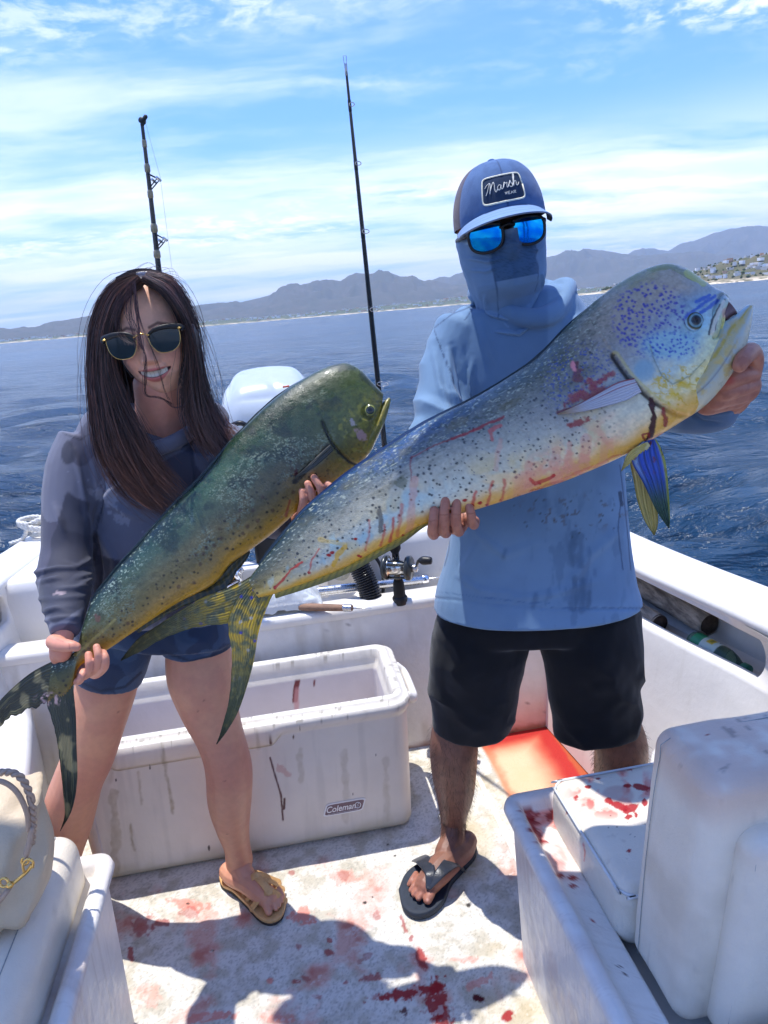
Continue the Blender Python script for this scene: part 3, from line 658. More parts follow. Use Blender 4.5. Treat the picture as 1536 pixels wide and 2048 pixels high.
def arc_side(px, py, pts):
    """signed distance to a polyline (positive on the right of its direction in the picture)"""
    d, t = seg_d(px, py, pts); pts = np.asarray(pts, float); i = np.clip((t * (len(pts) - 1)).astype(int), 0, len(pts) - 2)
    a, b = pts[i], pts[i + 1]; cr = (b[..., 0] - a[..., 0]) * (py - a[..., 1]) - (b[..., 1] - a[..., 1]) * (px - a[..., 0])
    return d * np.sign(cr), t

# ---- the man's fish: silver, blue-spotted bull with a steep forehead
def fish_one():
    root = thing('dorado_fish', 'large silvery blue-spotted bull dorado streaked with blood, held by the man', 'fish')
    f = Fish(root, at(520, 1170, 1.262), at(1450, 650, 1.165), 'one'); mat = fish_mat('silver_fish_skin'); mfin = fish_mat('silver_fish_fin', 0.4, 200)
    D = [(500, 1156), (509, 1143), (546, 1097), (604, 1028), (666, 972), (721, 931), (779, 893), (830, 860), (874, 835), (960, 791), (1060, 728), (1091, 701), (1137, 652), (1184, 608), (1234, 571),
         (1277, 546), (1308, 534), (1339, 530), (1370, 539), (1401, 560), (1432, 579), (1450, 588), (1457, 596)]
    V = [(520, 1196), (545, 1189), (619, 1163), (692, 1134), (746, 1105), (801, 1075), (852, 1047), (960, 1017), (1060, 985), (1122, 965), (1184, 940), (1246, 912), (1302, 881), (1357, 847), (1395, 822), (1425, 785),
         (1440, 735), (1446, 690), (1447, 655), (1446, 634)]
    gill = [(1230, 712), (1243, 731), (1258, 752), (1277, 772), (1308, 799), (1348, 824), (1380, 832)]
    pre = [(1300, 690), (1308, 722), (1322, 752), (1345, 770), (1380, 752), (1410, 720)]
    def disp(px, py, t, c):
        sd, tt = arc_side(px, py, gill); g = np.where(sd < 0, 0.0050 * sstep(-sd, 0, 3) * sstep(-sd, 70, 20), -0.004 * sstep(sd, 16, 0)) * sstep(np.abs(sd), 80, 60)
        sp, _ = arc_side(px, py, pre); g = g + 0.0022 * sstep(np.abs(sp), 5, 0)
        dm, _ = seg_d(px, py, [(1449, 600), (1436, 630), (1428, 664)]); g = g + 0.005 * sstep(dm, 9, 2) - 0.006 * sstep(np.abs(dm - 12), 4, 0) * (px > 1425)
        g = g - 0.005 * sstep(np.hypot(px - 1382, py - 656), 26, 12)
        return g + 0.0011 * (fbm(np.stack([px, py], -1) / 40, 3, 2) - 0.5) + 0.0006 * (fbm(np.stack([px, py], -1) / 6, 2, 3) - 0.5)
    tc = [0, .16, .36, .56, .68, .78, .9, 1]; cc = [1, .82, .5, .2, -.2, -.5, -.8, -1]
    rows = [[(48, 62, 56), (26, 48, 66), (30, 62, 100), (44, 74, 88), (50, 74, 72), (80, 98, 70), (160, 168, 112), (160, 186, 190)],
            [(52, 66, 56), (36, 62, 84), (34, 78, 146), (76, 100, 122), (70, 90, 96), (156, 158, 162), (178, 178, 180), (160, 178, 200)],
            [(78, 80, 60), (104, 118, 122), (104, 124, 150), (116, 128, 136), (104, 116, 122), (164, 162, 168), (180, 178, 182), (140, 178, 212)],
            [(96, 92, 58), (146, 152, 152), (164, 170, 174), (148, 156, 162), (122, 130, 146), (152, 158, 172), (132, 170, 216), (176, 208, 224)],
            [(112, 102, 52), (166, 168, 162), (184, 190, 190), (172, 178, 178), (146, 152, 164), (152, 174, 196), (152, 202, 236), (206, 214, 192)],
            [(150, 128, 54), (182, 194, 200), (186, 206, 220), (194, 194, 184), (194, 194, 188), (204, 210, 204), (198, 214, 196), (214, 204, 120)],
            [(204, 172, 74), (204, 208, 202), (208, 208, 194), (220, 206, 188), (230, 212, 196), (230, 220, 196), (234, 226, 160), (238, 228, 176)],
            [(206, 164, 46), (228, 192, 72), (232, 192, 80), (238, 188, 108), (238, 192, 120), (238, 186, 84), (232, 192, 76), (238, 218, 130)]]
    ang = math.atan2(-540, 940)
    def colf(px, py, t, c, P):
        xy = np.stack([px, py], -1); al = np.stack([px * math.cos(ang) + py * math.sin(ang), -px * math.sin(ang) + py * math.cos(ang)], -1)
        n1 = fbm(xy / 38, 4, 1) - 0.5; n2 = fbm(al / np.array([120.0, 14.0]), 4, 2) - 0.5; n3 = fbm(xy / 4.5, 2, 3)
        C = table(tc, cc, rows, np.clip(t + 0.03 * n1, 0, 1), np.clip(c + 0.30 * n1 + 0.28 * n2, -1, 1))
        C = C * (0.80 + 0.42 * n3)[..., None]
        body = sstep(px, 1260, 1180)
        # fine dark freckling of the upper flank, light dashes of the back
        C = paint(C, lin(58, 74, 70), body * sstep(c, -0.1, 0.55) * sstep(fbm(al / np.array([7.0, 3.2]), 2, 5), 0.52, 0.72) * 0.55)
        C = paint(C, lin(188, 204, 206), body * sstep(c, 0.0, 0.5) * sstep(fbm(al / np.array([6.0, 2.4]), 2, 15), 0.66, 0.80) * 0.6)
        C = paint(C, lin(150, 196, 226), sstep(fbm(xy / np.array([18.0, 40.0]), 3, 8), 0.56, 0.72) * sstep(np.abs(c + 0.45), 0.45, 0.15) * sstep(px, 980, 700) * 0.75)
        C = paint(C, lin(232, 204, 150), sstep(fbm(xy / 30, 3, 18), 0.5, 0.7) * sstep(c, -0.2, -0.6) * sstep(px, 900, 1000) * sstep(px, 1240, 1180) * 0.5)
        C = C * (1 + .22 * sstep(c, .35, -.25))[..., None]; C = paint(C, lin(226, 208, 150), sstep(fbm(xy / 46, 3, 19), .50, .68) * sstep(c, .1, -.4) * body * .45)
        # round dark spots over the flank, violet-blue spots on the forehead, blue on the cheek
        d, r = worley(al / 12.5, 21); C = paint(C, np.where((r > 0.45)[..., None], lin(38, 48, 62), lin(34, 62, 138)), body * (r > 0.15 + .5 * fbm(xy / 50, 3, 23)) * sstep(np.abs(c + 0.15), 0.78, 0.55) * sstep(d, 0.10 + 0.20 * r * r, 0.03 + 0.17 * r * r) * 0.9)
        d, r = worley(xy / 7.0, 31); bz = sstep(np.hypot((px - 1165) / 95, (py - 760) / 85), 1.15, 0.5)
        C = paint(C, lin(40, 72, 176), bz * (r > 0.35) * sstep(d, 0.36, 0.22) * sstep(c, -0.4, 0.0) * 0.85)
        hd = sstep(px, 1205, 1240); d, r = worley(al / 8.6, 41)
        fore = hd * sstep(np.hypot((px - 1300) / 82, (py - 640) / 78), 1.10, 0.80)
        C = paint(C, lin(66, 70, 182), fore * (r > 0.22) * sstep(d, 0.36 + 0.08 * r, 0.20 + 0.08 * r) * 0.95)
        ck = sstep(np.hypot((px - 1340) / 70, (py - 690) / 34), 1.1, 0.5); C = paint(C, lin(150, 206, 240), ck * 0.75)
        d, r = worley(xy / 7.5, 51); C = paint(C, lin(44, 84, 206), ck * (r > 0.3) * sstep(d, 0.42, 0.22))
        for pts in ([(1372, 634), (1400, 612), (1430, 592)], [(1378, 640), (1408, 622), (1436, 600)], [(1392, 604), (1420, 590)]): C = streak(C, px, py, pts, 3.5, lin(44, 92, 214), 0.85, seed=3)
        # gill cover: yellow veins on pale skin
        gc = sstep(np.hypot((px - 1375) / 85, (py - 775) / 50), 1.1, 0.7)
        v = np.abs(fbm(xy / 19, 3, 61) - 0.5); C = paint(C, lin(216, 190, 40), gc * sstep(v, 0.045, 0.012) * 0.9)
        C = paint(C, lin(228, 196, 24), sstep(np.hypot((px - 1352) / 60, (py - 778) / 30), 1.15, 0.4) * sstep(fbm(xy / 14, 4, 63), 0.34, 0.70) * 0.85)
        C = paint(C, lin(120, 176, 222), sstep(np.hypot((px - 1288) / 24, (py - 742) / 26), 1.1, 0.6) * 0.65)
        sd, _ = arc_side(px, py, gill); C = paint(C, lin(30, 22, 22), sstep(np.abs(sd - 5), 7, 2) * 0.92)
        C = paint(C, lin(200, 190, 90), sstep(np.abs(sd + 6), 5, 1) * 0.5)
        sp, _ = arc_side(px, py, pre); C = paint(C, lin(96, 112, 92), sstep(np.abs(sp), 2.2, 0.6) * 0.6)
        for pts in ([(1448, 602), (1434, 632), (1428, 662)], [(1440, 610), (1424, 640), (1418, 668)]): C = streak(C, px, py, pts, 1.8, lin(40, 40, 52), 0.9)
        C = streak(C, px, py, [(1446, 604), (1430, 640), (1423, 668)], 3.0, lin(226, 232, 236), 0.85); C = paint(C, lin(240, 190, 190), sstep(np.hypot(px - 1452, py - 625), 12, 6) * 0.7)
        C = streak(C, px, py, [(1300, 535), (1340, 532), (1390, 556)], 7, lin(120, 136, 60), 0.55); C = streak(C, px, py, [(1375, 545), (1405, 566)], 7, lin(196, 204, 120), 0.8)
        # blood (wandering runs)
        C = paint(C, lin(232, 180, 62), sstep(c + .12 * n1, -.66, -.90) * sstep(px, 1420, 1380) * .75); C = C * np.array([1.06, .97, 0.76]); C = paint(C, lin(96, 92, 60), body * sstep(fbm(al / np.array([60.0, 22.0]), 4, 44), .52, .70) * sstep(c, -.5, .2) * .45); px0, py0 = px, py; px = px + 9 * (fbm(xy / 28, 3, 90) - .5) + 4 * (fbm(xy / 9, 2, 92) - .5); py = py + 7 * (fbm(xy / 28, 3, 91) - .5)
        R1, R2, R3 = lin(150, 24, 30), lin(206, 60, 52), lin(232, 150, 130)
        C = blob(C, px, py, 1170, 790, 46, 15, R1, 0.8, -18, 1); C = blob(C, px, py, 1200, 760, 34, 10, R1, 0.8, -25, 2); C = blob(C, px, py, 1157, 745, 14, 26, lin(110, 40, 44), 0.75, 0, 3)
        C = blob(C, px, py, 1148, 732, 7, 12, lin(226, 140, 146), 1.0, -20, 4, rag=0.5); C = blob(C, px, py, 1160, 842, 26, 8, R1, 0.85, -14, 5)
        C = streak(C, px, py, [(1256, 770), (1222, 784), (1180, 806), (1118, 826)], 3.5, lin(110, 22, 30), 0.85, 6); C = streak(C, px, py, [(1008, 832), (985, 845), (940, 862), (905, 876)], 2.2, R1, 0.85, 7)
        C = streak(C, px, py, [(905, 876), (870, 890), (824, 916), (818, 960)], 1.3, R1, 0.6, 8); C = streak(C, px, py, [(1000, 850), (980, 862), (985, 878)], 3.0, R2, 0.6, 8)
        for x, y0, y1, w_, k in ((826, 960, 1064, 7, .45), (803, 1010, 1072, 3, .55), (788, 1035, 1082, 2.2, .8), (770, 1050, 1092, 1.8, .7), (740, 1040, 1100, 1.6, .5), (1000, 880, 940, 5, .3),
                             (1112, 900, 960, 10, .4), (1140, 890, 950, 8, .45), (1175, 880, 944, 10, .4), (1060, 930, 985, 9, .4), (950, 985, 1018, 3, .8), (985, 965, 1005, 2.4, .7), (1010, 960, 1000, 2.2, .7), (1212, 880, 925, 8, .35)):
            C = streak(C, px, py, [(x, y0), (x - 3, (y0 + y1) / 2), (x - 8, y1)], w_, R2 if w_ < 4.5 else R3, k, int(x), soft=2)
        C = paint(C, lin(240, 160, 132), sstep(fbm(xy / 26, 4, 71), 0.48, 0.66) * sstep(c, -0.30, -0.75) * sstep(px, 990, 1060) * sstep(px, 1260, 1200) * 0.75)
        for x, y in ((786, 1092), (719, 1112), (712, 1078), (664, 1104), (658, 1110), (616, 1146), (551, 1176), (808, 1070), (946, 1010), (960, 1004), (975, 1010), (930, 1000), (1078, 966), (1105, 950)): C = blob(C, px, py, x, y, 5, 4, lin(176, 20, 24), 1.0, seed=x, rag=0.2)
        C = streak(C, px, py, [(605, 1125), (580, 1140), (565, 1160), (552, 1176)], 2.2, R2, 0.9, 9); C = streak(C, px, py, [(640, 1096), (622, 1120), (616, 1146)], 1.4, R2, 0.7, 9)
        C = streak(C, px, py, [(1106, 950), (1085, 962), (1068, 966), (1062, 956)], 3.0, R2, 0.85, 10); C = streak(C, px, py, [(1060, 982), (1120, 960), (1180, 936), (1240, 908)], 3.0, R2, 0.5, 12, rag=0.9)
        C = streak(C, px, py, [(1303, 800), (1306, 830), (1302, 868), (1296, 886)], 5.0, lin(62, 8, 14), 1.0, 11, rag=0.5); C = streak(C, px, py, [(1326, 818), (1328, 850)], 4.0, R1, 0.9, 12)
        C = streak(C, px, py, [(1290, 880), (1286, 868), (1296, 866), (1302, 884)], 2.0, R1, 0.9, 13); C = streak(C, px, py, [(1258, 905), (1300, 882), (1340, 862)], 4.0, lin(196, 84, 50), 0.6, 14)
        C = streak(C, px, py, [(692, 1096), (676, 1108), (668, 1130)], 5.0, lin(236, 180, 30), 0.8, 15); C = streak(C, px, py, [(640, 1078), (690, 1090)], 4.0, lin(226, 190, 90), 0.5, 16)
        C = streak(C, px, py, [(757, 1022), (762, 1040), (760, 1062)], 4.0, lin(96, 92, 82), 0.8, 17); C = blob(C, px, py, 800, 965, 12, 14, lin(96, 98, 60), 0.6, seed=18)
        return C
    f.loft(D, V, [(0, .011), (.06, .014), (.2, .030), (.4, .046), (.6, .054), (.72, .058), (.82, .058), (.9, .046), (.96, .030), (1, .016)], 560, 176, 60, disp, colf=colf, mat=mat)
    # lower jaw
    def cj(px, py, t, c, P):
        xy = np.stack([px, py], -1); C = np.ones(t.shape + (3,)) * lin(176, 196, 200)
        C = paint(C, lin(204, 178, 78), sstep(np.abs(c - .15), .5, .1) * .6); C = paint(C, lin(222, 212, 176), sstep(c, -0.1, -.7) * 0.8); C = paint(C, lin(222, 186, 70), sstep(fbm(xy / 16, 4, 5), 0.42, 0.72) * 0.6); C = paint(C, lin(196, 170, 60), sstep(np.abs(c - 0.35), 0.16, 0.03) * sstep(fbm(xy / 9, 2, 7), 0.3, 0.6) * 0.8)
        C = paint(C, lin(176, 214, 226), sstep(c, 0.55, 0.9) * 0.8); C = paint(C, lin(60, 66, 74), sstep(c, 0.86, 0.97) * .9); C = paint(C, lin(110, 110, 118), sstep(np.abs(c + 0.25), 0.07, 0.02) * sstep(t, 0.75, 0.45) * 0.6); return C
    f.loft([(1330, 772), (1380, 736), (1412, 690), (1436, 652), (1462, 636), (1484, 618), (1496, 611), (1501, 613)], [(1352, 846), (1401, 819), (1441, 779), (1475, 729), (1490, 696), (1499, 662), (1504, 632), (1503, 617)],
           [(0, .020), (.2, .040), (.45, .043), (.7, .032), (.9, .018), (1, .008)], 150, 60, 24, name='lower_jaw', colf=cj, mat=mat)
    f.loft([(1418, 662), (1436, 632), (1446, 614), (1454, 602)], [(1424, 676), (1444, 650), (1460, 636), (1474, 627)], [(0, .020), (.6, .014), (1, .006)], 50, 24, 12, name='mouth', colf=lambda px, py, t, c, P: np.ones(t.shape + (3,)) * lin(132, 96, 92) * (.7 + .5 * fbm(np.stack([px, py], -1) / 6, 2, 4))[..., None], mat=mat)
    f.eye(1382, 656, 15, 0.0445, [(0, .46, (14, 16, 20)), (.46, .58, (40, 60, 70)), (.58, .84, (112, 150, 160)), (.84, 1.02, (70, 80, 64)), (1.02, 2, (150, 190, 210))])
    # tail fin
    def ct(px, py, t, q, P):
        xy = np.stack([px, py], -1); base = sstep(np.hypot(px - 500, py - 1205), 190, 40)
        C = paint(np.ones(t.shape + (3,)) * lin(84, 90, 60), lin(180, 150, 20), base * sstep(fbm(xy / 13, 4, 2), 0.34, 0.60))
        C = paint(C, lin(46, 52, 34), sstep(np.sin(q * 60 + 5 * fbm(xy / 30, 2, 3)), 0.1, 0.9) * 0.55); C = paint(C, lin(128, 122, 66), sstep(fbm(xy / 8, 3, 12), 0.55, 0.7) * 0.5)
        C = paint(C, lin(44, 56, 44), sstep(t, 0.75, 1.0) * 0.6)
        d, r = worley(xy / 15, 9); C = paint(C, lin(40, 46, 150), base * (r > 0.86) * sstep(d, 0.26, 0.16)); C = paint(C, lin(150, 160, 170), base * (r > 0.38) * (r < 0.50) * sstep(d, 0.28, 0.2) * 0.7); return C
    f.fin([(519, 1142), (480, 1165), (444, 1180), (390, 1202), (312, 1250), (266, 1281), (229, 1324)], [(516, 1205), (492, 1232), (456, 1246), (420, 1250), (372, 1260), (318, 1280), (272, 1306), (230, 1326)], 130, 46, ct, 'tail_fin', mfin, rag=0.10, rays=13, seed=3, lift2=-0.02)
    f.fin([(549, 1184), (539, 1205), (521, 1258), (509, 1328), (485, 1410), (462, 1455), (440, 1485)], [(488, 1178), (466, 1212), (458, 1250), (467, 1316), (463, 1394), (449, 1455), (439, 1484)], 130, 46, ct, 'tail_fin', mfin, rag=0.06, rays=13, seed=5, lift=0.001, lift2=0.012)
    # pectoral fin laid back along the flank
    def cp(px, py, t, q, P):
        C = np.ones(t.shape + (3,)) * lin(206, 206, 214); C = paint(C, lin(150, 150, 164), sstep(np.sin(q * 45 + t * 3), 0.2, 0.9) * 0.6); C = paint(C, lin(226, 178, 110), sstep(t, 0.6, 1.0) * 0.7)
        C = paint(C, lin(140, 30, 34), sstep(q, 0.12, 0.02) * 0.9); return paint(C, lin(150, 40, 40), sstep(np.abs(q - 0.3), 0.05, 0.01) * sstep(t, 0.9, 0.3) * 0.7)
    f.fin([(1262, 770), (1230, 778), (1190, 800), (1150, 822), (1116, 838)], [(1276, 796), (1245, 812), (1205, 824), (1160, 834), (1117, 840)], 80, 30, cp, 'pectoral_fin', mfin, lift=0.060, lift2=0.064, rays=10, rag=0.05, seed=8, th=0.002)
    # pelvic fins hanging down
    def cv(px, py, t, q, P):
        C = np.ones(t.shape + (3,)) * lin(52, 88, 190); C = paint(C, lin(70, 104, 76), sstep(t, 0.35, 0.75)); C = paint(C, lin(28, 40, 52), sstep(np.sin(q * 34 + t * 2), 0.1, 0.9) * 0.65)
        C = paint(C, lin(170, 196, 205), sstep(np.abs(q - 0.12), 0.10, 0.02) * sstep(t, 0.6, 0.1) * 0.8); C = paint(C, lin(196, 196, 70), sstep(q, 0.86, 0.98) * 0.9); return paint(C, lin(110, 26, 30), sstep(fbm(np.stack([px, py], -1) / 9, 2, 6), 0.66, 0.74) * sstep(t, 0.5, 0.1))
    def cy(px, py, t, q, P):
        C = np.ones(t.shape + (3,)) * lin(206, 184, 96); C = paint(C, lin(150, 128, 50), sstep(np.sin(q * 30), 0.1, 0.9) * 0.5); return paint(C, lin(232, 222, 170), sstep(t, 0.5, 0.0) * sstep(fbm(np.stack([px, py], -1) / 12, 2, 3), 0.4, 0.6) * 0.7)
    f.fin([(1282, 886), (1262, 905), (1263, 930), (1282, 965), (1308, 1020), (1332, 1056)], [(1308, 880), (1319, 900), (1328, 930), (1333, 985), (1335, 1030), (1334, 1056)], 90, 34, cv, 'pelvic_fin', mfin, lift=0.018, rays=9, seed=11, lift2=0.03, rh=0.0016)
    f.fin([(1276, 892), (1262, 920), (1268, 955), (1276, 1000), (1290, 1040), (1308, 1070)], [(1296, 888), (1306, 920), (1314, 960), (1317, 1010), (1317, 1050), (1311, 1071)], 80, 26, cy, 'pelvic_fin', mfin, lift=-0.02, rays=8, seed=13, lift2=-0.012, rh=0.0014)
    f.fin([(1292, 886), (1270, 896), (1252, 912), (1240, 943)], [(1298, 896), (1284, 908), (1262, 926), (1241, 944)], 40, 16, cy, 'pelvic_fin', mfin, lift=0.022, rays=5, seed=14, rag=0.3)
    # fins along the belly and the back
    def ca(px, py, t, q, P):
        C = np.ones(t.shape + (3,)) * lin(172, 150, 44); C = paint(C, lin(84, 86, 40), sstep(np.sin(t * 150 + q * 8), 0.0, 0.9) * 0.6); return paint(C, lin(96, 96, 46), sstep(q, 0.4, 0.95) * 0.7)
    f.fin([(548, 1182), (619, 1156), (692, 1127), (746, 1098), (801, 1069), (850, 1045), (900, 1032)], [(552, 1197), (624, 1174), (698, 1146), (752, 1117), (806, 1086), (853, 1052), (901, 1035)], 160, 12, ca, 'anal_fin', mfin, th=0.0025, rays=1, seed=15)
    def cd(px, py, t, q, P):
        C = np.ones(t.shape + (3,)) * lin(34, 58, 72); C = paint(C, lin(24, 32, 36), sstep(np.sin(t * 260 + q * 9), 0.0, 0.9) * 0.6); return paint(C, lin(40, 80, 150), sstep(np.abs(t - 0.4), 0.3, 0.1) * 0.4)
    f.fin([(520, 1134), (546, 1099), (604, 1030), (666, 974), (721, 933), (779, 895), (830, 862), (874, 837), (960, 793), (1060, 730), (1137, 655), (1184, 611)],
          [(516, 1128), (541, 1093), (600, 1024), (662, 967), (717, 926), (775, 888), (826, 855), (871, 830), (957, 787), (1057, 724), (1134, 650), (1183, 608)], 300, 8, cd, 'dorsal_fin', mfin, th=0.003, rays=1, seed=16, rag=0.25)
    base_at(root); return f
F1 = fish_one()

# ---- the woman's fish: dark green back, golden belly
def fish_two():
    root = thing('dorado_fish', 'dark green dorado with golden belly and frayed black tail, held by the woman', 'fish')
    f = Fish(root, at(150, 1310, 1.262), at(760, 810, 1.455), 'two'); mat = fish_mat('green_fish_skin'); mfin = fish_mat('green_fish_fin', 0.42, 200)
    D = [(104, 1330), (126, 1316), (150, 1303), (158, 1286), (167, 1250), (182, 1208), (210, 1170), (241, 1132), (279, 1091), (300, 1064), (347, 1011), (398, 960), (436, 915), (464, 880), (491, 853), (531, 813), (575, 778), (619, 751), (655, 734), (684, 727),
         (706, 731), (724, 743), (742, 763), (756, 777), (765, 787)]
    V = [(96, 1405), (128, 1396), (148, 1366), (158, 1335), (190, 1313), (219, 1297), (273, 1260), (352, 1208), (426, 1169), (460, 1130), (498, 1102), (546, 1066), (604, 1015), (670, 968), (717, 931), (738, 908), (750, 880), (758, 850), (762, 825), (763, 806)]
    gill = [(648, 846), (654, 862), (664, 882), (680, 903), (700, 921), (720, 930)]
    def disp(px, py, t, c):
        sd, _ = arc_side(px, py, gill); g = np.where(sd < 0, 0.0040 * sstep(-sd, 0, 2.5) * sstep(-sd, 50, 14), -0.003 * sstep(sd, 10, 0)) * sstep(np.abs(sd), 60, 45)
        return g + 0.0010 * (fbm(np.stack([px, py], -1) / 30, 3, 2) - 0.5) + 0.0006 * (fbm(np.stack([px, py], -1) / 5, 2, 3) - 0.5) - 0.004 * sstep(np.hypot(px - 736, py - 826), 17, 8)
    tc = [0, .12, .32, .55, .72, .82, .92, 1]; cc = [1, .7, .35, 0, -.35, -.7, -1]
    rows = [[(30, 40, 40), (28, 46, 44), (28, 52, 54), (34, 62, 56), (44, 66, 52), (58, 78, 54), (96, 108, 66), (84, 94, 52)],
            [(44, 58, 52), (46, 70, 64), (46, 80, 82), (54, 92, 80), (40, 66, 66), (50, 74, 58), (80, 100, 62), (98, 108, 50)],
            [(70, 80, 56), (84, 96, 70), (78, 104, 100), (70, 98, 90), (54, 80, 76), (58, 82, 64), (84, 104, 58), (114, 116, 48)],
            [(86, 90, 56), (104, 110, 72), (112, 118, 98), (84, 96, 86), (58, 74, 72), (76, 100, 72), (110, 122, 60), (142, 136, 54)],
            [(96, 94, 56), (122, 120, 72), (148, 138, 102), (120, 116, 92), (84, 86, 80), (96, 110, 70), (128, 128, 54), (156, 144, 52)],
            [(110, 100, 50), (150, 130, 60), (178, 152, 98), (168, 146, 96), (150, 128, 90), (140, 126, 74), (148, 138, 52), (172, 154, 54)],
            [(120, 100, 40), (190, 146, 38), (210, 164, 44), (212, 166, 46), (206, 160, 60), (190, 158, 72), (172, 150, 56), (194, 172, 66)]]
    ang = math.atan2(-520, 600)
    def colf(px, py, t, c, P):
        xy = np.stack([px, py], -1); al = np.stack([px * math.cos(ang) + py * math.sin(ang), -px * math.sin(ang) + py * math.cos(ang)], -1)
        n1 = fbm(xy / 34, 4, 1) - 0.5; n2 = fbm(al / np.array([110.0, 12.0]), 4, 2) - 0.5; n3 = fbm(xy / 3.6, 2, 3)
        C = table(tc, cc, rows, np.clip(t + 0.04 * n1, 0, 1), np.clip(c + 0.34 * n1 + 0.26 * n2, -1, 1)) * (0.74 + 0.52 * n3)[..., None] * np.array([.84, .76, .54])
        bd = sstep(px, 690, 640)
        C = paint(C, lin(22, 36, 40), sstep(fbm(xy / 26, 4, 9), 0.52, 0.68) * sstep(c, -0.25, 0.3) * 0.6)
        # scuffs where the skin has been rubbed pale, in short scratches
        sc1 = np.abs(fbm(al / np.array([16.0, 5.0]), 3, 31) - 0.5); sc2 = np.abs(fbm(np.stack([al[..., 0] + al[..., 1], al[..., 1] - al[..., 0]], -1) / np.array([18.0, 4.0]), 3, 33) - 0.5)
        zone = sstep(fbm(xy / 60, 3, 35), 0.42, 0.58) * sstep(np.abs(c - 0.05), 0.75, 0.35) * bd
        C = paint(C, lin(140, 154, 132), zone * np.maximum(sstep(sc1, 0.03, 0.006), sstep(sc2, 0.028, 0.006)) * 0.75); C = paint(C, lin(112, 138, 118), zone * sstep(fbm(xy / 7, 2, 36), 0.58, 0.74) * 0.4)
        C = paint(C, lin(176, 196, 176), bd * sstep(c, 0.25, 0.6) * sstep(px, 420, 240) * sstep(fbm(al / np.array([3.4, 2.6]), 2, 37), 0.66, 0.80) * 0.7)
        d, r = worley(al / 13, 22); C = paint(C, lin(34, 30, 26), bd * (r > 0.4) * sstep(np.abs(c + 0.45), 0.50, 0.30) * sstep(d, 0.10 + 0.18 * r * r, 0.03 + 0.15 * r * r) * 0.9)
        d, r = worley(xy / 19, 25); C = paint(C, lin(70, 44, 40), bd * (r > 0.72) * sstep(np.abs(c + 0.5), 0.4, 0.2) * sstep(d, 0.30, 0.12) * 0.7)
        C = paint(C, lin(206, 158, 30), sstep(c, -0.86, -0.97) * 0.85)
        hd = sstep(px, 655, 690); d, r = worley(xy / 9, 27); C = paint(C, lin(60, 72, 40), hd * (r > 0.6) * sstep(d, 0.4, 0.15) * 0.55); C = paint(C, lin(176, 168, 60), hd * sstep(fbm(xy / 10, 3, 28), 0.56, 0.74) * sstep(c, 0.4, -0.2) * 0.35)
        C = blob(C, px, py, 722, 870, 9, 16, lin(206, 160, 160), 0.75, -35, 3); C = blob(C, px, py, 705, 845, 5, 10, lin(190, 180, 190), 0.6, -30, 3); C = blob(C, px, py, 740, 850, 6, 14, lin(90, 84, 40), 0.6, 10, 4)
        sd, _ = arc_side(px, py, gill); C = paint(C, lin(16, 20, 20), sstep(np.abs(sd - 3), 4.5, 1) * 0.92)
        C = streak(C, px, py, [(655, 893), (640, 915), (612, 940), (590, 962)], 5, lin(26, 32, 34), 0.8, 5); C = streak(C, px, py, [(660, 900), (640, 925), (615, 945)], 3, lin(150, 150, 120), 0.6, 6)
        C = blob(C, px, py, 592, 945, 5, 10, lin(70, 10, 20), 0.95, 0, 7, rag=0.3); C = streak(C, px, py, [(580, 1000), (576, 1015), (572, 1032)], 2.0, lin(150, 50, 30), 0.8)
        C = blob(C, px, py, 195, 1235, 8, 9, lin(120, 60, 60), 0.5, seed=9); C = streak(C, px, py, [(150, 1310), (180, 1285), (230, 1240)], 2.5, lin(170, 160, 90), 0.5, 10)
        C = paint(C, lin(176, 150, 150), sstep(np.hypot((px - 105) / 30, (py - 1396) / 14), 1.1, 0.5) * sstep(fbm(xy / 6, 3, 12), 0.5, 0.6) * 0.8)
        return C
    f.loft(D, V, [(0, .006), (.05, .009), (.1, .013), (.2, .026), (.4, .046), (.6, .055), (.75, .054), (.87, .046), (.95, .028), (1, .014)], 470, 150, 50, disp, colf=colf, mat=mat)
    def cj(px, py, t, c, P):
        xy = np.stack([px, py], -1); C = np.ones(t.shape + (3,)) * lin(128, 120, 44); C = paint(C, lin(176, 158, 62), sstep(fbm(xy / 9, 3, 5), 0.5, 0.66) * 0.7); return paint(C, lin(74, 84, 50), sstep(c, 0.5, 0.95) * 0.8)
    f.loft([(700, 890), (730, 862), (748, 838), (758, 818), (766, 805), (774, 797), (778, 796)], [(712, 928), (738, 908), (756, 874), (770, 842), (778, 816), (781, 803), (780, 798)],
           [(0, .018), (.3, .030), (.6, .026), (.85, .014), (1, .006)], 100, 44, 18, name='lower_jaw', colf=cj, mat=mat)
    f.eye(736, 826, 9.5, 0.0385, [(0, .5, (10, 12, 14)), (.5, .62, (60, 66, 60)), (.62, .9, (52, 64, 56)), (.9, 1.02, (150, 150, 80)), (1.02, 2, (96, 106, 60))])
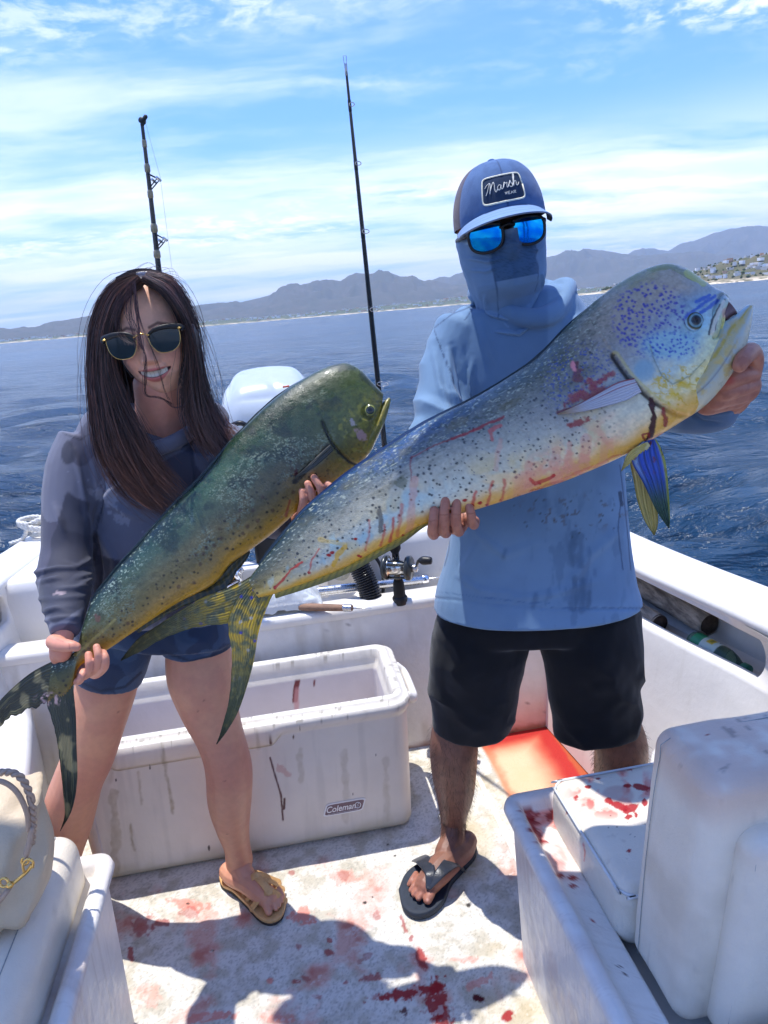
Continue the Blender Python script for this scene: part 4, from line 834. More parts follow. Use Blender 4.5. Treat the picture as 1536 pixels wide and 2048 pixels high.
    def ct(px, py, t, q, P):
        xy = np.stack([px, py], -1); C = np.ones(t.shape + (3,)) * lin(48, 54, 40); C = paint(C, lin(22, 26, 24), sstep(np.sin(q * 70 + 6 * fbm(xy / 25, 2, 3)), 0.0, 0.8) * 0.7)
        C = paint(C, lin(150, 146, 100), sstep(fbm(np.stack([q * 40, t * 5], -1), 3, 6), 0.60, 0.75) * sstep(t, 0.25, 0.5) * 0.7); C = paint(C, lin(180, 168, 120), sstep(fbm(xy / 26, 3, 8), 0.6, 0.72) * 0.45)
        C = paint(C, lin(80, 84, 36), sstep(np.hypot(px - 140, py - 1350), 60, 10) * 0.6); return paint(C, lin(190, 160, 160), sstep(np.hypot((px - 100) / 34, (py - 1398) / 15), 1.1, 0.5) * sstep(fbm(xy / 6, 3, 12), 0.5, 0.6) * 0.85)
    f.fin([(128, 1313), (108, 1321), (57, 1349), (0, 1400), (-50, 1462), (-80, 1520)], [(118, 1390), (96, 1407), (66, 1418), (30, 1432), (-10, 1458), (-50, 1500), (-78, 1524)], 120, 40, ct, 'tail_fin', mfin, rag=0.35, rays=12, seed=23, lift2=-0.01)
    f.fin([(152, 1345), (148, 1372), (153, 1430), (155, 1490), (157, 1558), (147, 1615), (125, 1657)], [(95, 1395), (96, 1412), (112, 1462), (122, 1516), (130, 1587), (133, 1625), (124, 1657)], 120, 40, ct, 'tail_fin', mfin, rag=0.06, rays=12, seed=25, lift=0.001, lift2=0.012)
    def cp(px, py, t, q, P): return paint(np.ones(t.shape + (3,)) * lin(40, 46, 44), lin(140, 130, 100), sstep(np.sin(q * 40), 0.3, 0.9) * 0.5)
    f.fin([(657, 893), (636, 912), (612, 936), (590, 956)], [(664, 906), (642, 926), (616, 946), (591, 960)], 50, 18, cp, 'pectoral_fin', mfin, lift=0.056, lift2=0.060, rays=7, seed=26, th=0.002)
    def ca(px, py, t, q, P): return paint(np.ones(t.shape + (3,)) * lin(52, 54, 30), lin(120, 100, 30), sstep(np.sin(t * 130 + q * 5), 0.2, 0.9) * 0.5)
    f.fin([(268, 1258), (352, 1202), (426, 1158), (462, 1128), (498, 1099)], [(276, 1266), (362, 1215), (432, 1190), (466, 1156), (500, 1106)], 120, 12, ca, 'anal_fin', mfin, rays=1, seed=27, rag=0.4, lift=-0.004)
    def cd(px, py, t, q, P): return paint(np.ones(t.shape + (3,)) * lin(24, 42, 44), lin(70, 96, 86), sstep(np.sin(t * 230 + q * 9), 0.2, 0.9) * 0.4)
    f.fin([(184, 1208), (212, 1171), (243, 1133), (281, 1092), (302, 1065), (349, 1012), (400, 961), (438, 916), (466, 881), (533, 814), (577, 779), (621, 752)],
          [(178, 1203), (206, 1165), (237, 1127), (275, 1086), (297, 1060), (344, 1007), (395, 956), (434, 911), (463, 877), (530, 810), (575, 776), (620, 750)], 240, 8, cd, 'dorsal_fin', mfin, rays=1, seed=28, rag=0.3)
    base_at(root); return f
F2 = fish_two()

# ------------------------------------------------------------------ people
def limb(st, ratio=1.0, k=7, n=22, p=2.0, cap=True, capr=0.5):
    """tapered limb from picture outlines: (x,y) of its left and right edge and its distance Y"""
    rows = []
    for s in st:
        L, R_ = at(s[0], s[1], s[4]), at(s[2], s[3], s[4]); rr = s[5] if len(s) > 5 else ratio; a = np.linalg.norm(R_ - L) / 2
        rows.append(np.r_[(L + R_) / 2, unit(R_ - L), a, a * rr])
    Q = crom(rows, k * (len(st) - 1) + 1); return sweep(Q[:, :3], Q[:, 6], Q[:, 7], side=Q[:, 3:6], n=n, cap=cap, p=p, capr=capr)
def finger(pts, r, n=12, k=7):
    P = np.array(pts, float); r = np.broadcast_to(np.asarray(r, float), (len(P),)); Q = crom(np.c_[P, r], k * (len(P) - 1) + 1); return sweep(Q[:, :3], Q[:, 3], n=n, capr=0.95)
def pxs(L): return [at(*p) for p in L]
def ell(c, r, axes=None, n=14):
    c = np.asarray(c, float); ph = np.linspace(-math.pi / 2, math.pi / 2, n); th = np.linspace(0, 2 * math.pi, 2 * n, endpoint=False)
    r = np.broadcast_to(np.asarray(r, float), (3,)); A = np.eye(3) if axes is None else np.asarray(axes)
    ph = ph[1:-1]; Pg = np.stack([np.cos(ph)[:, None] * np.cos(th), np.cos(ph)[:, None] * np.sin(th), np.sin(ph)[:, None] + 0 * th], -1) * r
    V = c + Pg.reshape(-1, 3) @ A; m = 2 * n; F = gridF(n - 2, m, True).tolist(); b = len(V)
    V = np.vstack([V, c - A[2] * r[2], c + A[2] * r[2]]); F += [[(i + 1) % m, i, b] for i in range(m)]; F += [[(n - 3) * m + i, (n - 3) * m + (i + 1) % m, b + 1] for i in range(m)]
    return V, F
def frame(px, py, Y, roll, fwd):
    """head frame at the point between the eyes: x to picture right, y up, z out of the face"""
    o = at(px, py, Y); r = math.radians(roll); hy = UP * math.cos(r) - RT * math.sin(r); hz = unit(fwd); hy = unit(hy - hz * (hy @ hz)); hx = np.cross(hy, hz); return o, np.array([hx, hy, hz])
def loc(fr, P): return fr[0] + np.asarray(P, float) @ fr[1]
def toloc(fr, V): return (V - fr[0]) @ fr[1].T
def nails(C, V, tips, r, colr, k=0.6):
    for t_, d in tips: 
        q = V - t_; C = paint(C, colr, k * sstep(np.linalg.norm(q, axis=1), r, r * 0.55) * (q @ unit(d) > r * 0.12))
    return C

M_SKIN_W = principled('light_skin', vcol=True, rough=0.46, spec=0.4, sss=0.12, sscale=0.012, var=0.05, vscale=60, bump=0.0004, bscale=500)
M_SKIN_M = principled('tan_skin', vcol=True, rough=0.45, spec=0.45, sss=0.08, sscale=0.010, var=0.08, vscale=70, bump=0.0006, bscale=400)
def cloth(name, rough=0.75, bs=900, bump=0.0005, sheen=0.15): return principled(name, vcol=True, rough=rough, spec=0.25, sheen=sheen, bump=bump, bscale=bs, bdetail=2, var=0.05, vscale=9)

def folds(V, N, axis_fn, amp, freq, seed, thr=0.5):
    """raise soft creases along the level lines of a warped field"""
    f = axis_fn(V) * freq + 1.6 * fbm(V * 9, 3, seed); g = fbm(V * 7 + 5, 2, seed + 3)
    return amp * sstep(g, thr - 0.12, thr + 0.2) * (1 - np.abs(((f) % 1.0) * 2 - 1)) ** 1.6

# ---------------------------------------------------------------- the man
def build_man():
    man = thing('person', 'person in a blue hooded sun shirt, face cover and cap holding the silvery fish', 'person')
    # body: legs, feet, core, hands in one skin
    legR = limb([(900, 1200, 1030, 1195, 1.58, .6), (892, 1330, 1010, 1325, 1.59, .6), (876, 1420, 968, 1420, 1.60, .75), (861, 1475, 957, 1482, 1.61, 1.05), (862, 1530, 953, 1536, 1.645, 1.1), (872, 1580, 947, 1588, 1.675, 1.1),
                 (880, 1625, 934, 1632, 1.70, 1.1), (882, 1655, 932, 1660, 1.718, 1.15), (880, 1680, 936, 1684, 1.732, 1.2)], 0.95)
    legL = limb([(1110, 1200, 1250, 1195, 1.57, .6), (1130, 1330, 1255, 1325, 1.56, .6), (1165, 1430, 1272, 1430, 1.555, .75), (1189, 1490, 1293, 1490, 1.552), (1190, 1545, 1288, 1548, 1.585), (1192, 1610, 1272, 1612, 1.63), (1196, 1660, 1252, 1662, 1.66), (1196, 1695, 1250, 1697, 1.675)], 1.0)
    core = limb([(950, 700, 1165, 685, 1.565, .5), (930, 780, 1195, 765, 1.56, .5), (935, 1000, 1215, 990, 1.56, .5), (930, 1120, 1225, 1112, 1.57, .42), (935, 1175, 1225, 1170, 1.57, .38)])
    neck = limb([(1010, 560, 1070, 545, 1.555), (1000, 640, 1090, 620, 1.565), (960, 720, 1150, 705, 1.565, .6)], 0.95)
    z = lambda x, y, h=0.05: atz(x, y, h)
    def foot(dv):
        W = [finger([z(934, 1682, .06) + dv, z(925, 1698, .055) + dv, z(903, 1716, .060) + dv, z(876, 1742, .056) + dv, z(853, 1770, .048) + dv], [.030, .034, .037, .038, .032])]
        W.append(finger([z(905, 1640, .13) + dv, z(905, 1676, .09) + dv, z(893, 1708, .07) + dv], [.032, .034, .034]))
        for a, b, c, r in (((868, 1762), (862, 1785), (855, 1800), .0125), ((854, 1764), (846, 1783), (837, 1796), .0090), ((846, 1760), (836, 1778), (828, 1789), .0085), ((839, 1754), (829, 1770), (822, 1781), .0080), ((832, 1748), (824, 1760), (819, 1769), .0080)):
            W.append(finger([z(*a, .047) + dv, z(*b, .046) + dv, z(*c, .038) + dv], [r * 1.05, r, r * 0.95]))
        return W
    dL = np.array([0.345, -0.055, 0.0])
    # right hand: fingers curl under the belly and up its near side
    hand = []; tipsR = []
    for tip, mid, low, r in (((868, 1020), (866, 1044), (864, 1064), .0086), ((891, 1000), (888, 1030), (888, 1060), .0090), ((914, 1000), (912, 1030), (914, 1057), .0090), ((937, 1008), (942, 1028), (944, 1044), .0082)):
        P = [at(*tip, 1.178), at(*mid, 1.172), at(low[0], low[1], 1.186), at(low[0] + 4, low[1] + 6, 1.225), at(low[0] + 6, low[1] - 2, 1.28)]
        hand.append(finger(P, [r * .92, r, r * 1.05, r * 1.1, r * 1.15])); tipsR.append((at(tip[0], tip[1] - 2, 1.168), -FW))
    hand.append(sweep(crom([at(880, 1046, 1.285), at(912, 1044, 1.29), at(935, 1032, 1.29)], 9), .026, .018, n=16)); hand.append(finger([at(912, 1044, 1.30), at(902, 1024, 1.325), at(892, 985, 1.36)], [.026, .025, .028]))
    # left hand: thumb over the jaw, knuckles stacked below it
    for P, r in (([(1506, 748, 1.19), (1482, 752, 1.165), (1452, 764, 1.16), (1432, 778, 1.185)], .0135), ([(1506, 768, 1.195), (1474, 780, 1.17), (1444, 788, 1.17), (1420, 792, 1.20)], .0130),
                 ([(1495, 788, 1.20), (1460, 798, 1.18), (1428, 806, 1.18), (1408, 806, 1.205)], .0125), ([(1474, 804, 1.205), (1442, 812, 1.19), (1414, 818, 1.19), (1400, 812, 1.21)], .0115)):
        hand.append(finger(pxs(P), [r * 1.05, r, r * .98, r * .9]))
    hand.append(ell(at(1478, 772, 1.212), (.036, .030, .034), n=12)); hand.append(finger(pxs([(1466, 790, 1.235), (1458, 800, 1.24), (1430, 806, 1.27)]), [.032, .030, .028]))
    hand.append(finger(pxs([(1500, 752, 1.20), (1508, 722, 1.18), (1502, 703, 1.15), (1488, 716, 1.118), (1479, 731, 1.108)]), [.017, .0155, .0145, .0135, .0115]))
    tipsL = [(at(1484, 722, 1.098), unit(-FW * 0.8 + UP * 0.5))]
    V, F, N = remesh2([legR, legL, core, neck], 0.0045, 5, foot(np.zeros(3)) + foot(dL) + hand, 0.0021, 3)
    px, py = proj(V); n1 = fbm(V * 40, 4, 3); C = np.ones((len(V), 3)) * lin(150, 106, 84)
    legz = sstep(V[:, 2], 0.62, 0.45); C = paint(C, lin(128, 88, 72), legz * 0.8); C = paint(C, lin(104, 70, 58), legz * sstep(n1, 0.4, 0.65) * 0.5)
    C = paint(C, lin(178, 118, 98), sstep(V[:, 2], 0.09, 0.05) * 0.6); hz = sstep(V[:, 2], 0.85, 0.95)
    C = paint(C, lin(186, 122, 100), hz * 0.75); C = paint(C, lin(196, 84, 72), hz * sstep(np.hypot((px - 1452) / 20, (py - 760) / 12), 1.3, 0.4) * 0.8); C = paint(C, lin(150, 88, 74), hz * sstep(fbm(V * 90, 3, 8), 0.52, 0.66) * 0.4)
    C = creases(C, px, py, [[(879, 1008), (877, 1040), (876, 1066)], [(902, 1002), (900, 1034), (901, 1062)], [(925, 1006), (927, 1032), (929, 1052)]], 2.2, lin(92, 46, 38), hz.mean() * 0 + .75)  # shade in the gaps between the fingers, painted into the skin colour
    C = creases(C, px, py, [[(858, 1043), (874, 1041)], [(880, 1030), (898, 1029)], [(905, 1029), (921, 1029)], [(934, 1028), (950, 1026)]], 1.6, lin(128, 72, 60), .6)
    C = nails(C, V, tipsR, .0095, lin(224, 170, 156), 0.7); C = nails(C, V, tipsL, .0125, lin(232, 186, 180), 0.85)
    toes = [(z(855, 1800, .05), 0.009), (z(837, 1797, .046), .006), (z(828, 1790, .046), .0055), (z(822, 1782, .046), .005)]
    for t_, r in toes: C = paint(C, lin(222, 176, 160), sstep(np.linalg.norm(V - t_, axis=1), r, r * 0.5) * 0.7)
    mobj('body', V, F, M_SKIN_M, man, C)
    # leg hair
    g = np.random.default_rng(8); ok = np.where((V[:, 2] > 0.11) & (V[:, 2] < 0.50))[0]; idx = g.choice(ok, 2600); S = []
    for i in idx:
        d = unit(N[i] * 0.55 + np.array([g.normal(0, .4), g.normal(0, .4), -0.9])); L_ = g.uniform(.010, .022); S.append(np.array([V[i], V[i] + d * L_ * .5 + N[i] * .002, V[i] + d * L_]))
    M_HAIRY = principled('dark_body_hair', (0.012, 0.008, 0.006), 0.5)
    hv, hf = strands(S, 0.00028); mobj('leg_hair', hv, hf, M_HAIRY, man)
    # head (hidden but for the strip round the eyes)
    fr = frame(1011, 463, 1.435, 10.6, (0.0, -1, -0.02))
    hvv, hff, hl = head_mesh(fr, 1.06, False); C = np.ones((len(hvv), 3)) * lin(140, 92, 74); C = paint(C, lin(170, 112, 90), sstep(fbm(hvv * 60, 2, 4), 0.4, 0.7) * 0.5); mobj('head', hvv, hff, M_SKIN_M, man, C)

    # hooded shirt
    parts = [limb([(990, 592, 1108, 574, 1.56, .85), (945, 618, 1160, 598, 1.563, .62), (898, 650, 1203, 628, 1.565, .52), (880, 700, 1226, 682, 1.565, .50), (880, 780, 1233, 766, 1.56, .50), (888, 880, 1239, 870, 1.56, .50), (899, 980, 1246, 972, 1.56, .51),
                    (902, 1055, 1253, 1046, 1.56, .53), (889, 1130, 1263, 1122, 1.56, .55), (873, 1180, 1273, 1184, 1.56, .58), (868, 1205, 1277, 1210, 1.56, .60)], n=44, p=2.3, k=8, capr=0.06),
             limb([(872, 640, 975, 690, 1.56), (850, 700, 948, 740, 1.54), (836, 780, 934, 795, 1.50), (828, 850, 926, 868, 1.455), (832, 905, 926, 930, 1.41), (846, 950, 922, 985, 1.375), (864, 1000, 928, 1010, 1.34), (876, 1022, 930, 1026, 1.325)], 0.95),
             limb([(1130, 660, 1236, 625, 1.56), (1165, 720, 1262, 690, 1.54), (1205, 790, 1290, 730, 1.50), (1250, 850, 1300, 755, 1.455), (1318, 862, 1335, 760, 1.36), (1372, 868, 1395, 762, 1.295), (1418, 864, 1440, 764, 1.262), (1452, 844, 1466, 764, 1.245), (1476, 818, 1482, 778, 1.240)], 0.92, capr=0.2)]
    # loose hood bunched round the neck
    th = np.linspace(0, 2 * math.pi, 49); cx = at(1046, 596, 1.57); ring = np.stack([cx + RT * 0.094 * math.cos(t) + np.array([0, 1, 0]) * 0.088 * math.sin(t) + UP * (0.020 * math.sin(t) + 0.012 * math.cos(2 * t) + 0.022 * abs(math.cos(t)) ** 3 - 0.010) for t in th])
    parts.append(sweep(ring, 0.015 + 0.008 * np.sin(th * 2 + 1) ** 2, 0.019, n=14, cap=True))
    ring2 = np.stack([cx + RT * 0.092 * math.cos(t) + np.array([0, 1, 0]) * (0.03 + 0.09 * math.sin(t)) + UP * (0.006 + 0.03 * max(0, math.sin(t))) for t in np.linspace(-0.35, math.pi + 0.35, 30)]); parts.append(sweep(ring2, 0.022, 0.018, n=14))
    V, F, N = remesh(parts, 0.0042, 4); px, py = proj(V); xy = np.stack([px, py], -1)
    arm = sstep(px, 945, 905) * sstep(py, 1000, 640)
    d = folds(V, N, lambda q: q @ unit(np.array([0.75, 0.1, 0.66])), 0.011, 17, 5, 0.46) * sstep(px, 960, 930) * sstep(py, 640, 700) * sstep(py, 960, 900)
    for pts, wd, am in (([(905, 690), (925, 760), (930, 840)], 10, -.012), ([(895, 700), (900, 770), (925, 850)], 9, .010), ([(868, 700), (880, 770), (905, 850)], 10, .008), ([(945, 720), (938, 780), (930, 850)], 9, .010), ([(960, 1080), (920, 1150)], 14, .006), ([(945, 1060), (1010, 1110), (1080, 1085)], 14, .005),
                        ([(1240, 1060), (1180, 1110), (1130, 1180)], 16, .006), ([(1000, 1200), (1100, 1190), (1200, 1160)], 12, .004), ([(915, 1150), (960, 1180), (1040, 1190)], 12, .004), ([(1395, 800), (1420, 830), (1470, 822)], 7, .006), ([(1375, 820), (1405, 845), (1450, 848)], 7, -.006), ([(1150, 640), (1180, 690)], 16, .005), ([(960, 640), (985, 720)], 14, .006)):
        dd, t = seg_d(px, py, pts); d = d + am * sstep(dd, wd, 0) * np.sin(np.clip(t, 0.02, 0.98) * math.pi) ** 0.6
    d = d + 0.004 * (fbm(V * np.array([14, 14, 9]), 3, 9) - 0.5)
    d = d - 0.003 * sstep(np.abs(py - (1196 + 0.095 * (px - 870) * (px < 1100) + 22 * (px >= 1100))), 2.5, 0.5) * sstep(V[:, 2], 0.95, 0.85)
    V = V + N * d[:, None]
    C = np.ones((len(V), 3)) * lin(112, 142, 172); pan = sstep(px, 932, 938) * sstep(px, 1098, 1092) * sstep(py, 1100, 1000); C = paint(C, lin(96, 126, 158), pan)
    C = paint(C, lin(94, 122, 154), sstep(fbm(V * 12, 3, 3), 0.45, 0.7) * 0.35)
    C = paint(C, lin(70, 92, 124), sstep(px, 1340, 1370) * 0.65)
    for pts in ([(868, 655), (905, 628), (945, 612)], [(1150, 585), (1185, 590), (1222, 596)], [(930, 640), (950, 610)], [(868, 660), (885, 705), (905, 760), (922, 830)], [(900, 1060), (898, 1100), (890, 1132)], [(1244, 985), (1236, 1060), (1246, 1138)], [(1240, 930), (1252, 1030), (1262, 1140)]):
        C = streak(C, px, py, pts, 0.9, lin(52, 74, 104), 0.85, rag=0.1, soft=1.2)
    C = streak(C, px, py, [(1240, 985), (1244, 1010)], 3.0, lin(44, 62, 86), 0.9)
    w_ = sstep(fbm(xy / np.array([14, 46]), 4, 12), 0.56, 0.68) * sstep(np.abs(px - 1160), 130, 60) * sstep(py, 950, 1030); C = paint(C, lin(58, 80, 108), w_ * 0.28)
    for i, (x, y0, y1, wd) in enumerate(((1148, 1070, 1130, 6), (1163, 1070, 1130, 4), (1150, 1160, 1215, 6), (1166, 1160, 1220, 6), (1070, 1190, 1215, 4), (1180, 1185, 1215, 3), (1010, 1100, 1115, 2))): C = streak(C, px, py, [(x, y0), (x - 3, y1)], wd, lin(58, 80, 106), 0.42, i, soft=5, rag=0.9)
    d_, r_ = worley(xy / 15, 7); C = paint(C, lin(54, 58, 58), (r_ > 0.72) * sstep(d_, 0.2, 0.08) * sstep(np.hypot((px - 1140) / 150, (py - 1030) / 60), 1.1, 0.5) * 0.8)
    C = paint(C, lin(88, 74, 60), sstep(fbm(xy / 10, 3, 14), 0.64, 0.70) * sstep(np.hypot((px - 1150) / 130, (py - 1025) / 40), 1.2, 0.4) * 0.6)
    hem = np.abs(py - (1183 + 0.12 * np.clip(px - 870, 0, 190) + 10 * (px > 1100))); C = paint(C, lin(74, 104, 142), sstep(hem, 1.6, 0.5) * (py > 1150) * 0.6)
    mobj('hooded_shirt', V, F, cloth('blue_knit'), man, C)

    # shorts
    parts = [limb([(905, 1140, 1240, 1138, 1.56, .44), (890, 1190, 1256, 1190, 1.56, .46), (874, 1226, 1272, 1226, 1.56, .44), (866, 1262, 1278, 1262, 1.56, .40)], n=40, p=2.3, capr=0.05),
             limb([(878, 1235, 1072, 1235, 1.565, .80), (859, 1310, 1052, 1306, 1.57, .78), (864, 1380, 1036, 1384, 1.58, .76), (866, 1425, 1026, 1428, 1.59, .74), (865, 1456, 1020, 1452, 1.60, .72)], n=30, capr=0.05),
             limb([(1066, 1235, 1270, 1232, 1.55, .74), (1086, 1306, 1284, 1304, 1.545, .78), (1097, 1380, 1279, 1378, 1.545, .76), (1108, 1430, 1280, 1432, 1.545, .74), (1114, 1464, 1278, 1464, 1.545, .72)], n=30, capr=0.05)]
    V, F, N = remesh(parts, 0.0045, 14); d = 0.010 * (fbm(V * np.array([10, 10, 5]), 3, 21) - 0.5) + folds(V, N, lambda q: q @ np.array([0.9, 0, 0.45]), 0.010, 8, 22, 0.46); V = V + N * d[:, None]
    px, py = proj(V); C = np.ones((len(V), 3)) * lin(9, 13, 20); C = paint(C, lin(18, 24, 33), sstep(fbm(V * 30, 3, 4), 0.5, 0.75) * 0.35); C = streak(C, px, py, [(868, 1225), (860, 1310), (866, 1440)], 1.2, lin(10, 14, 20), 0.8); C = streak(C, px, py, [(1066, 1205), (1068, 1280)], 1.2, lin(10, 14, 20), 0.8)
    mobj('shorts', V, F, cloth('dark_navy_twill', 0.8), man, C)

    # face cover
    ys = np.linspace(0.002, -0.215, 100); th = np.linspace(0, 2 * math.pi, 140, endpoint=False)
    Y_, T_ = np.meshgrid(ys, th, indexing='ij'); wx = np.interp(-Y_, [-.02, 0.0, .05, .09, .12, .15, .19, .22], [.088, .089, .086, .078, .069, .063, .068, .088]); wz = np.interp(-Y_, [-.02, .0, .05, .10, .125, .16, .22], [.098, .100, .104, .099, .074, .064, .075])
    zc = np.interp(-Y_, [-.02, .09, .14, .22], [-.092, -.088, -.108, -.112]); x = wx * np.sin(T_); zz = zc + wz * np.cos(T_) * np.abs(np.cos(T_)) ** -0.12
    frt = sstep(np.cos(T_), 0.1, 0.8); zz += frt * (0.025 * np.exp(-(x / .014) ** 2) * sstep(Y_, -.060, -.030) * sstep(Y_, .03, 0.0) + 0.006 * np.exp(-((Y_ + .075) / .02) ** 2 - (x / .03) ** 2) + 0.008 * np.exp(-((Y_ + .112) / .018) ** 2 - (x / .03) ** 2))
    P3 = np.stack([x + 0.006, Y_, zz], -1); nr = np.stack([np.sin(T_), 0 * T_, np.cos(T_)], -1)
    fo = 0.0
    for pts, wd, am in (([(-.085, -.005), (-.03, -.028), (0, -.024), (.03, -.030), (.085, -.01)], .007, .0035), ([(-.085, -.03), (-.045, -.048), (-.02, -.046)], .005, .004), ([(-.08, -.055), (-.05, -.065), (-.03, -.06)], .004, .003), ([(.08, -.03), (.05, -.045), (.03, -.040)], .005, .003),
                        ([(-.05, -.145), (-.01, -.165), (.03, -.150), (.06, -.12)], .006, .006), ([(-.06, -.175), (0, -.195), (.06, -.17)], .007, .007), ([(.055, -.09), (.068, -.12), (.06, -.15)], .005, .005), ([(-.055, -.11), (-.05, -.14), (-.03, -.16)], .005, .004)):
        dd, t = seg_d(x, Y_, pts); fo = fo + am * sstep(dd, wd, 0) * np.sin(np.clip(t, .03, .97) * math.pi) ** .5
    fo = 1.7 * fo * frt + 0.009 * (fbm(np.stack([T_ * 2, Y_ * 22], -1), 3, 4) - 0.5); P3 = P3 + nr * fo[..., None]
    C = np.ones(Y_.shape + (3,)) * lin(106, 136, 168); pan = sstep(np.abs(x - .004), .043, .0415) * sstep(Y_, -.088, -.086) * sstep(Y_, .0, -.012) * (np.cos(T_) > 0); C = paint(C, lin(66, 96, 130), pan)
    dn, _ = worley(np.stack([x, Y_], -1) / .0028, 3); C = paint(C, lin(46, 70, 98), pan * sstep(dn, .36, .2) * 0.5)
    for pts in ([(-.040, .0), (-.040, -.05), (-.036, -.10), (-.028, -.17)], [(.047, .0), (.048, -.06), (.044, -.12)]): dd, _ = seg_d(x, Y_, pts); C = paint(C, lin(56, 80, 110), sstep(dd, .0016, .0004) * (np.cos(T_) > 0) * .8)
    mobj('face_cover', loc(fr, P3.reshape(-1, 3)), gridF(100, 140, True), cloth('blue_gaiter_knit', 0.7, 1200), man, C.reshape(-1, 3))

    # cap: crown, brim, button, patch with stitched lettering
    cap = mobj_cap(fr, man)
    # mirrored sunglasses
    gl = bpy.data.objects.new('sunglasses', None); col.objects.link(gl); gl.parent = man
    mir = bpy.data.materials.new('blue_mirror_lens'); mir.use_nodes = True; t = NT(mir.node_tree); b = t.n['Principled BSDF']
    tc = t.add('ShaderNodeTexCoord').outputs['Object']; t.put(b.inputs['Base Color'], t.mix(t.step(t.noise(tc, 24, 2), 0.35, 0.65), (0.0, 0.14, 0.62), (0.01, 0.46, 0.72))); b.inputs['Metallic'].default_value = 1.0; b.inputs['Roughness'].default_value = 0.04
    for s in (-1, 1):
        out = np.array([(-.029, .017), (-.010, .021), (.014, .020), (.028, .013), (.030, -.002), (.025, -.017), (.010, -.025), (-.008, -.025), (-.023, -.018), (-.029, -.004)]) * 1.02; out[:, 0] *= s
        ring = arcres(np.vstack([out, out[:1]]), 49)[:-1]; cxx = s * .0405
        def lensP(q, k): x_ = cxx + q[:, 0] * k; y_ = -.004 + q[:, 1] * k; return np.stack([x_, y_, 0.022 - 2.6 * x_ ** 2 - 1.5 * (y_ + .005) ** 2], -1)
        rows = [lensP(ring, k) for k in (0.001, .3, .6, .85, 1.0)]; mobj('lens', loc(fr, np.vstack(rows)), gridF(5, 48, True), mir, gl)
        rim = lensP(ring, 1.04); rv, rf = sweep(loc(fr, np.vstack([rim, rim[:1]])), .0028, .0030, n=8, cap=False); mobj('rim', rv, rf, M_DARK, gl)
        mobj('temple_arm', *sweep(loc(fr, crom([(s * .071, .008, .006), (s * .080, .006, -.015), (s * .083, .004, -.09)], 12)), .0022, .0045, n=8), M_DARK, gl)
    mobj('bridge', *sweep(loc(fr, crom([(-.013, .008, .0225), (0, .011, .025), (.013, .008, .0225)], 9)), .0035, .003, n=8), M_DARK, gl)
    # flip-flops
    flipflop(man, np.zeros(3)); flipflop(man, dL)
    base_at2(man); return man

def remesh2(big, vb, ib, small, vs, is_):
    """limbs coarse, hands and feet fine, returned as one skin"""
    A, FA, NA = remesh(big, vb, ib); C_, FC, NC = remesh(small, vs, is_)
    q = lambda F: np.array([f if len(f) == 4 else (*f, f[-1]) for f in F]) if not isinstance(F, np.ndarray) else F
    FA, FC = q(FA), q(FC)
    return np.vstack([A, C_]), np.vstack([FA, FC + len(A)]), np.vstack([NA, NC])
def creases(C, px, py, pts, wd, colr, k=.6):
    for p in pts: d, _ = seg_d(px, py, p); C = paint(C, colr, k * sstep(d, wd, wd * .3))
    return C
def base_at2(root):
    """as base_at, for a root whose parts may have sub-parts under Empties"""
    pts = []
    def rec(o):
        for c in o.children:
            if c.type == 'MESH': q = np.empty(len(c.data.vertices) * 3, np.float32); c.data.vertices.foreach_get('co', q); pts.append(q.reshape(-1, 3))
            rec(c)
    rec(root); P = np.vstack(pts); p = Vector((float(P[:, 0].mean()), float(P[:, 1].mean()), float(P[:, 2].min()))); root.location = p
    for c in root.children: c.location = c.location - p
def strands(S, r, n=3):
    """thin tubes (n-sided) for a list of (k,3) curves, tapered"""
    Vs, Fs, o = [], [], 0
    for P in S:
        k = len(P); T = unit(np.gradient(P, axis=0)); A = unit(np.cross(T, FW + 1e-3)); Bn = np.cross(T, A); w_ = (r if np.isscalar(r) else r[len(Vs)]) * np.linspace(1.0, 0.45, k)[:, None]
        ring = [P + w_ * (A * math.cos(a) + Bn * math.sin(a)) for a in np.arange(n) / n * 2 * math.pi]
        Vs.append(np.stack(ring, 1).reshape(-1, 3)); Fs.append(gridF(k, n, True, o)); o += k * n
    return np.vstack(Vs), np.vstack(Fs)

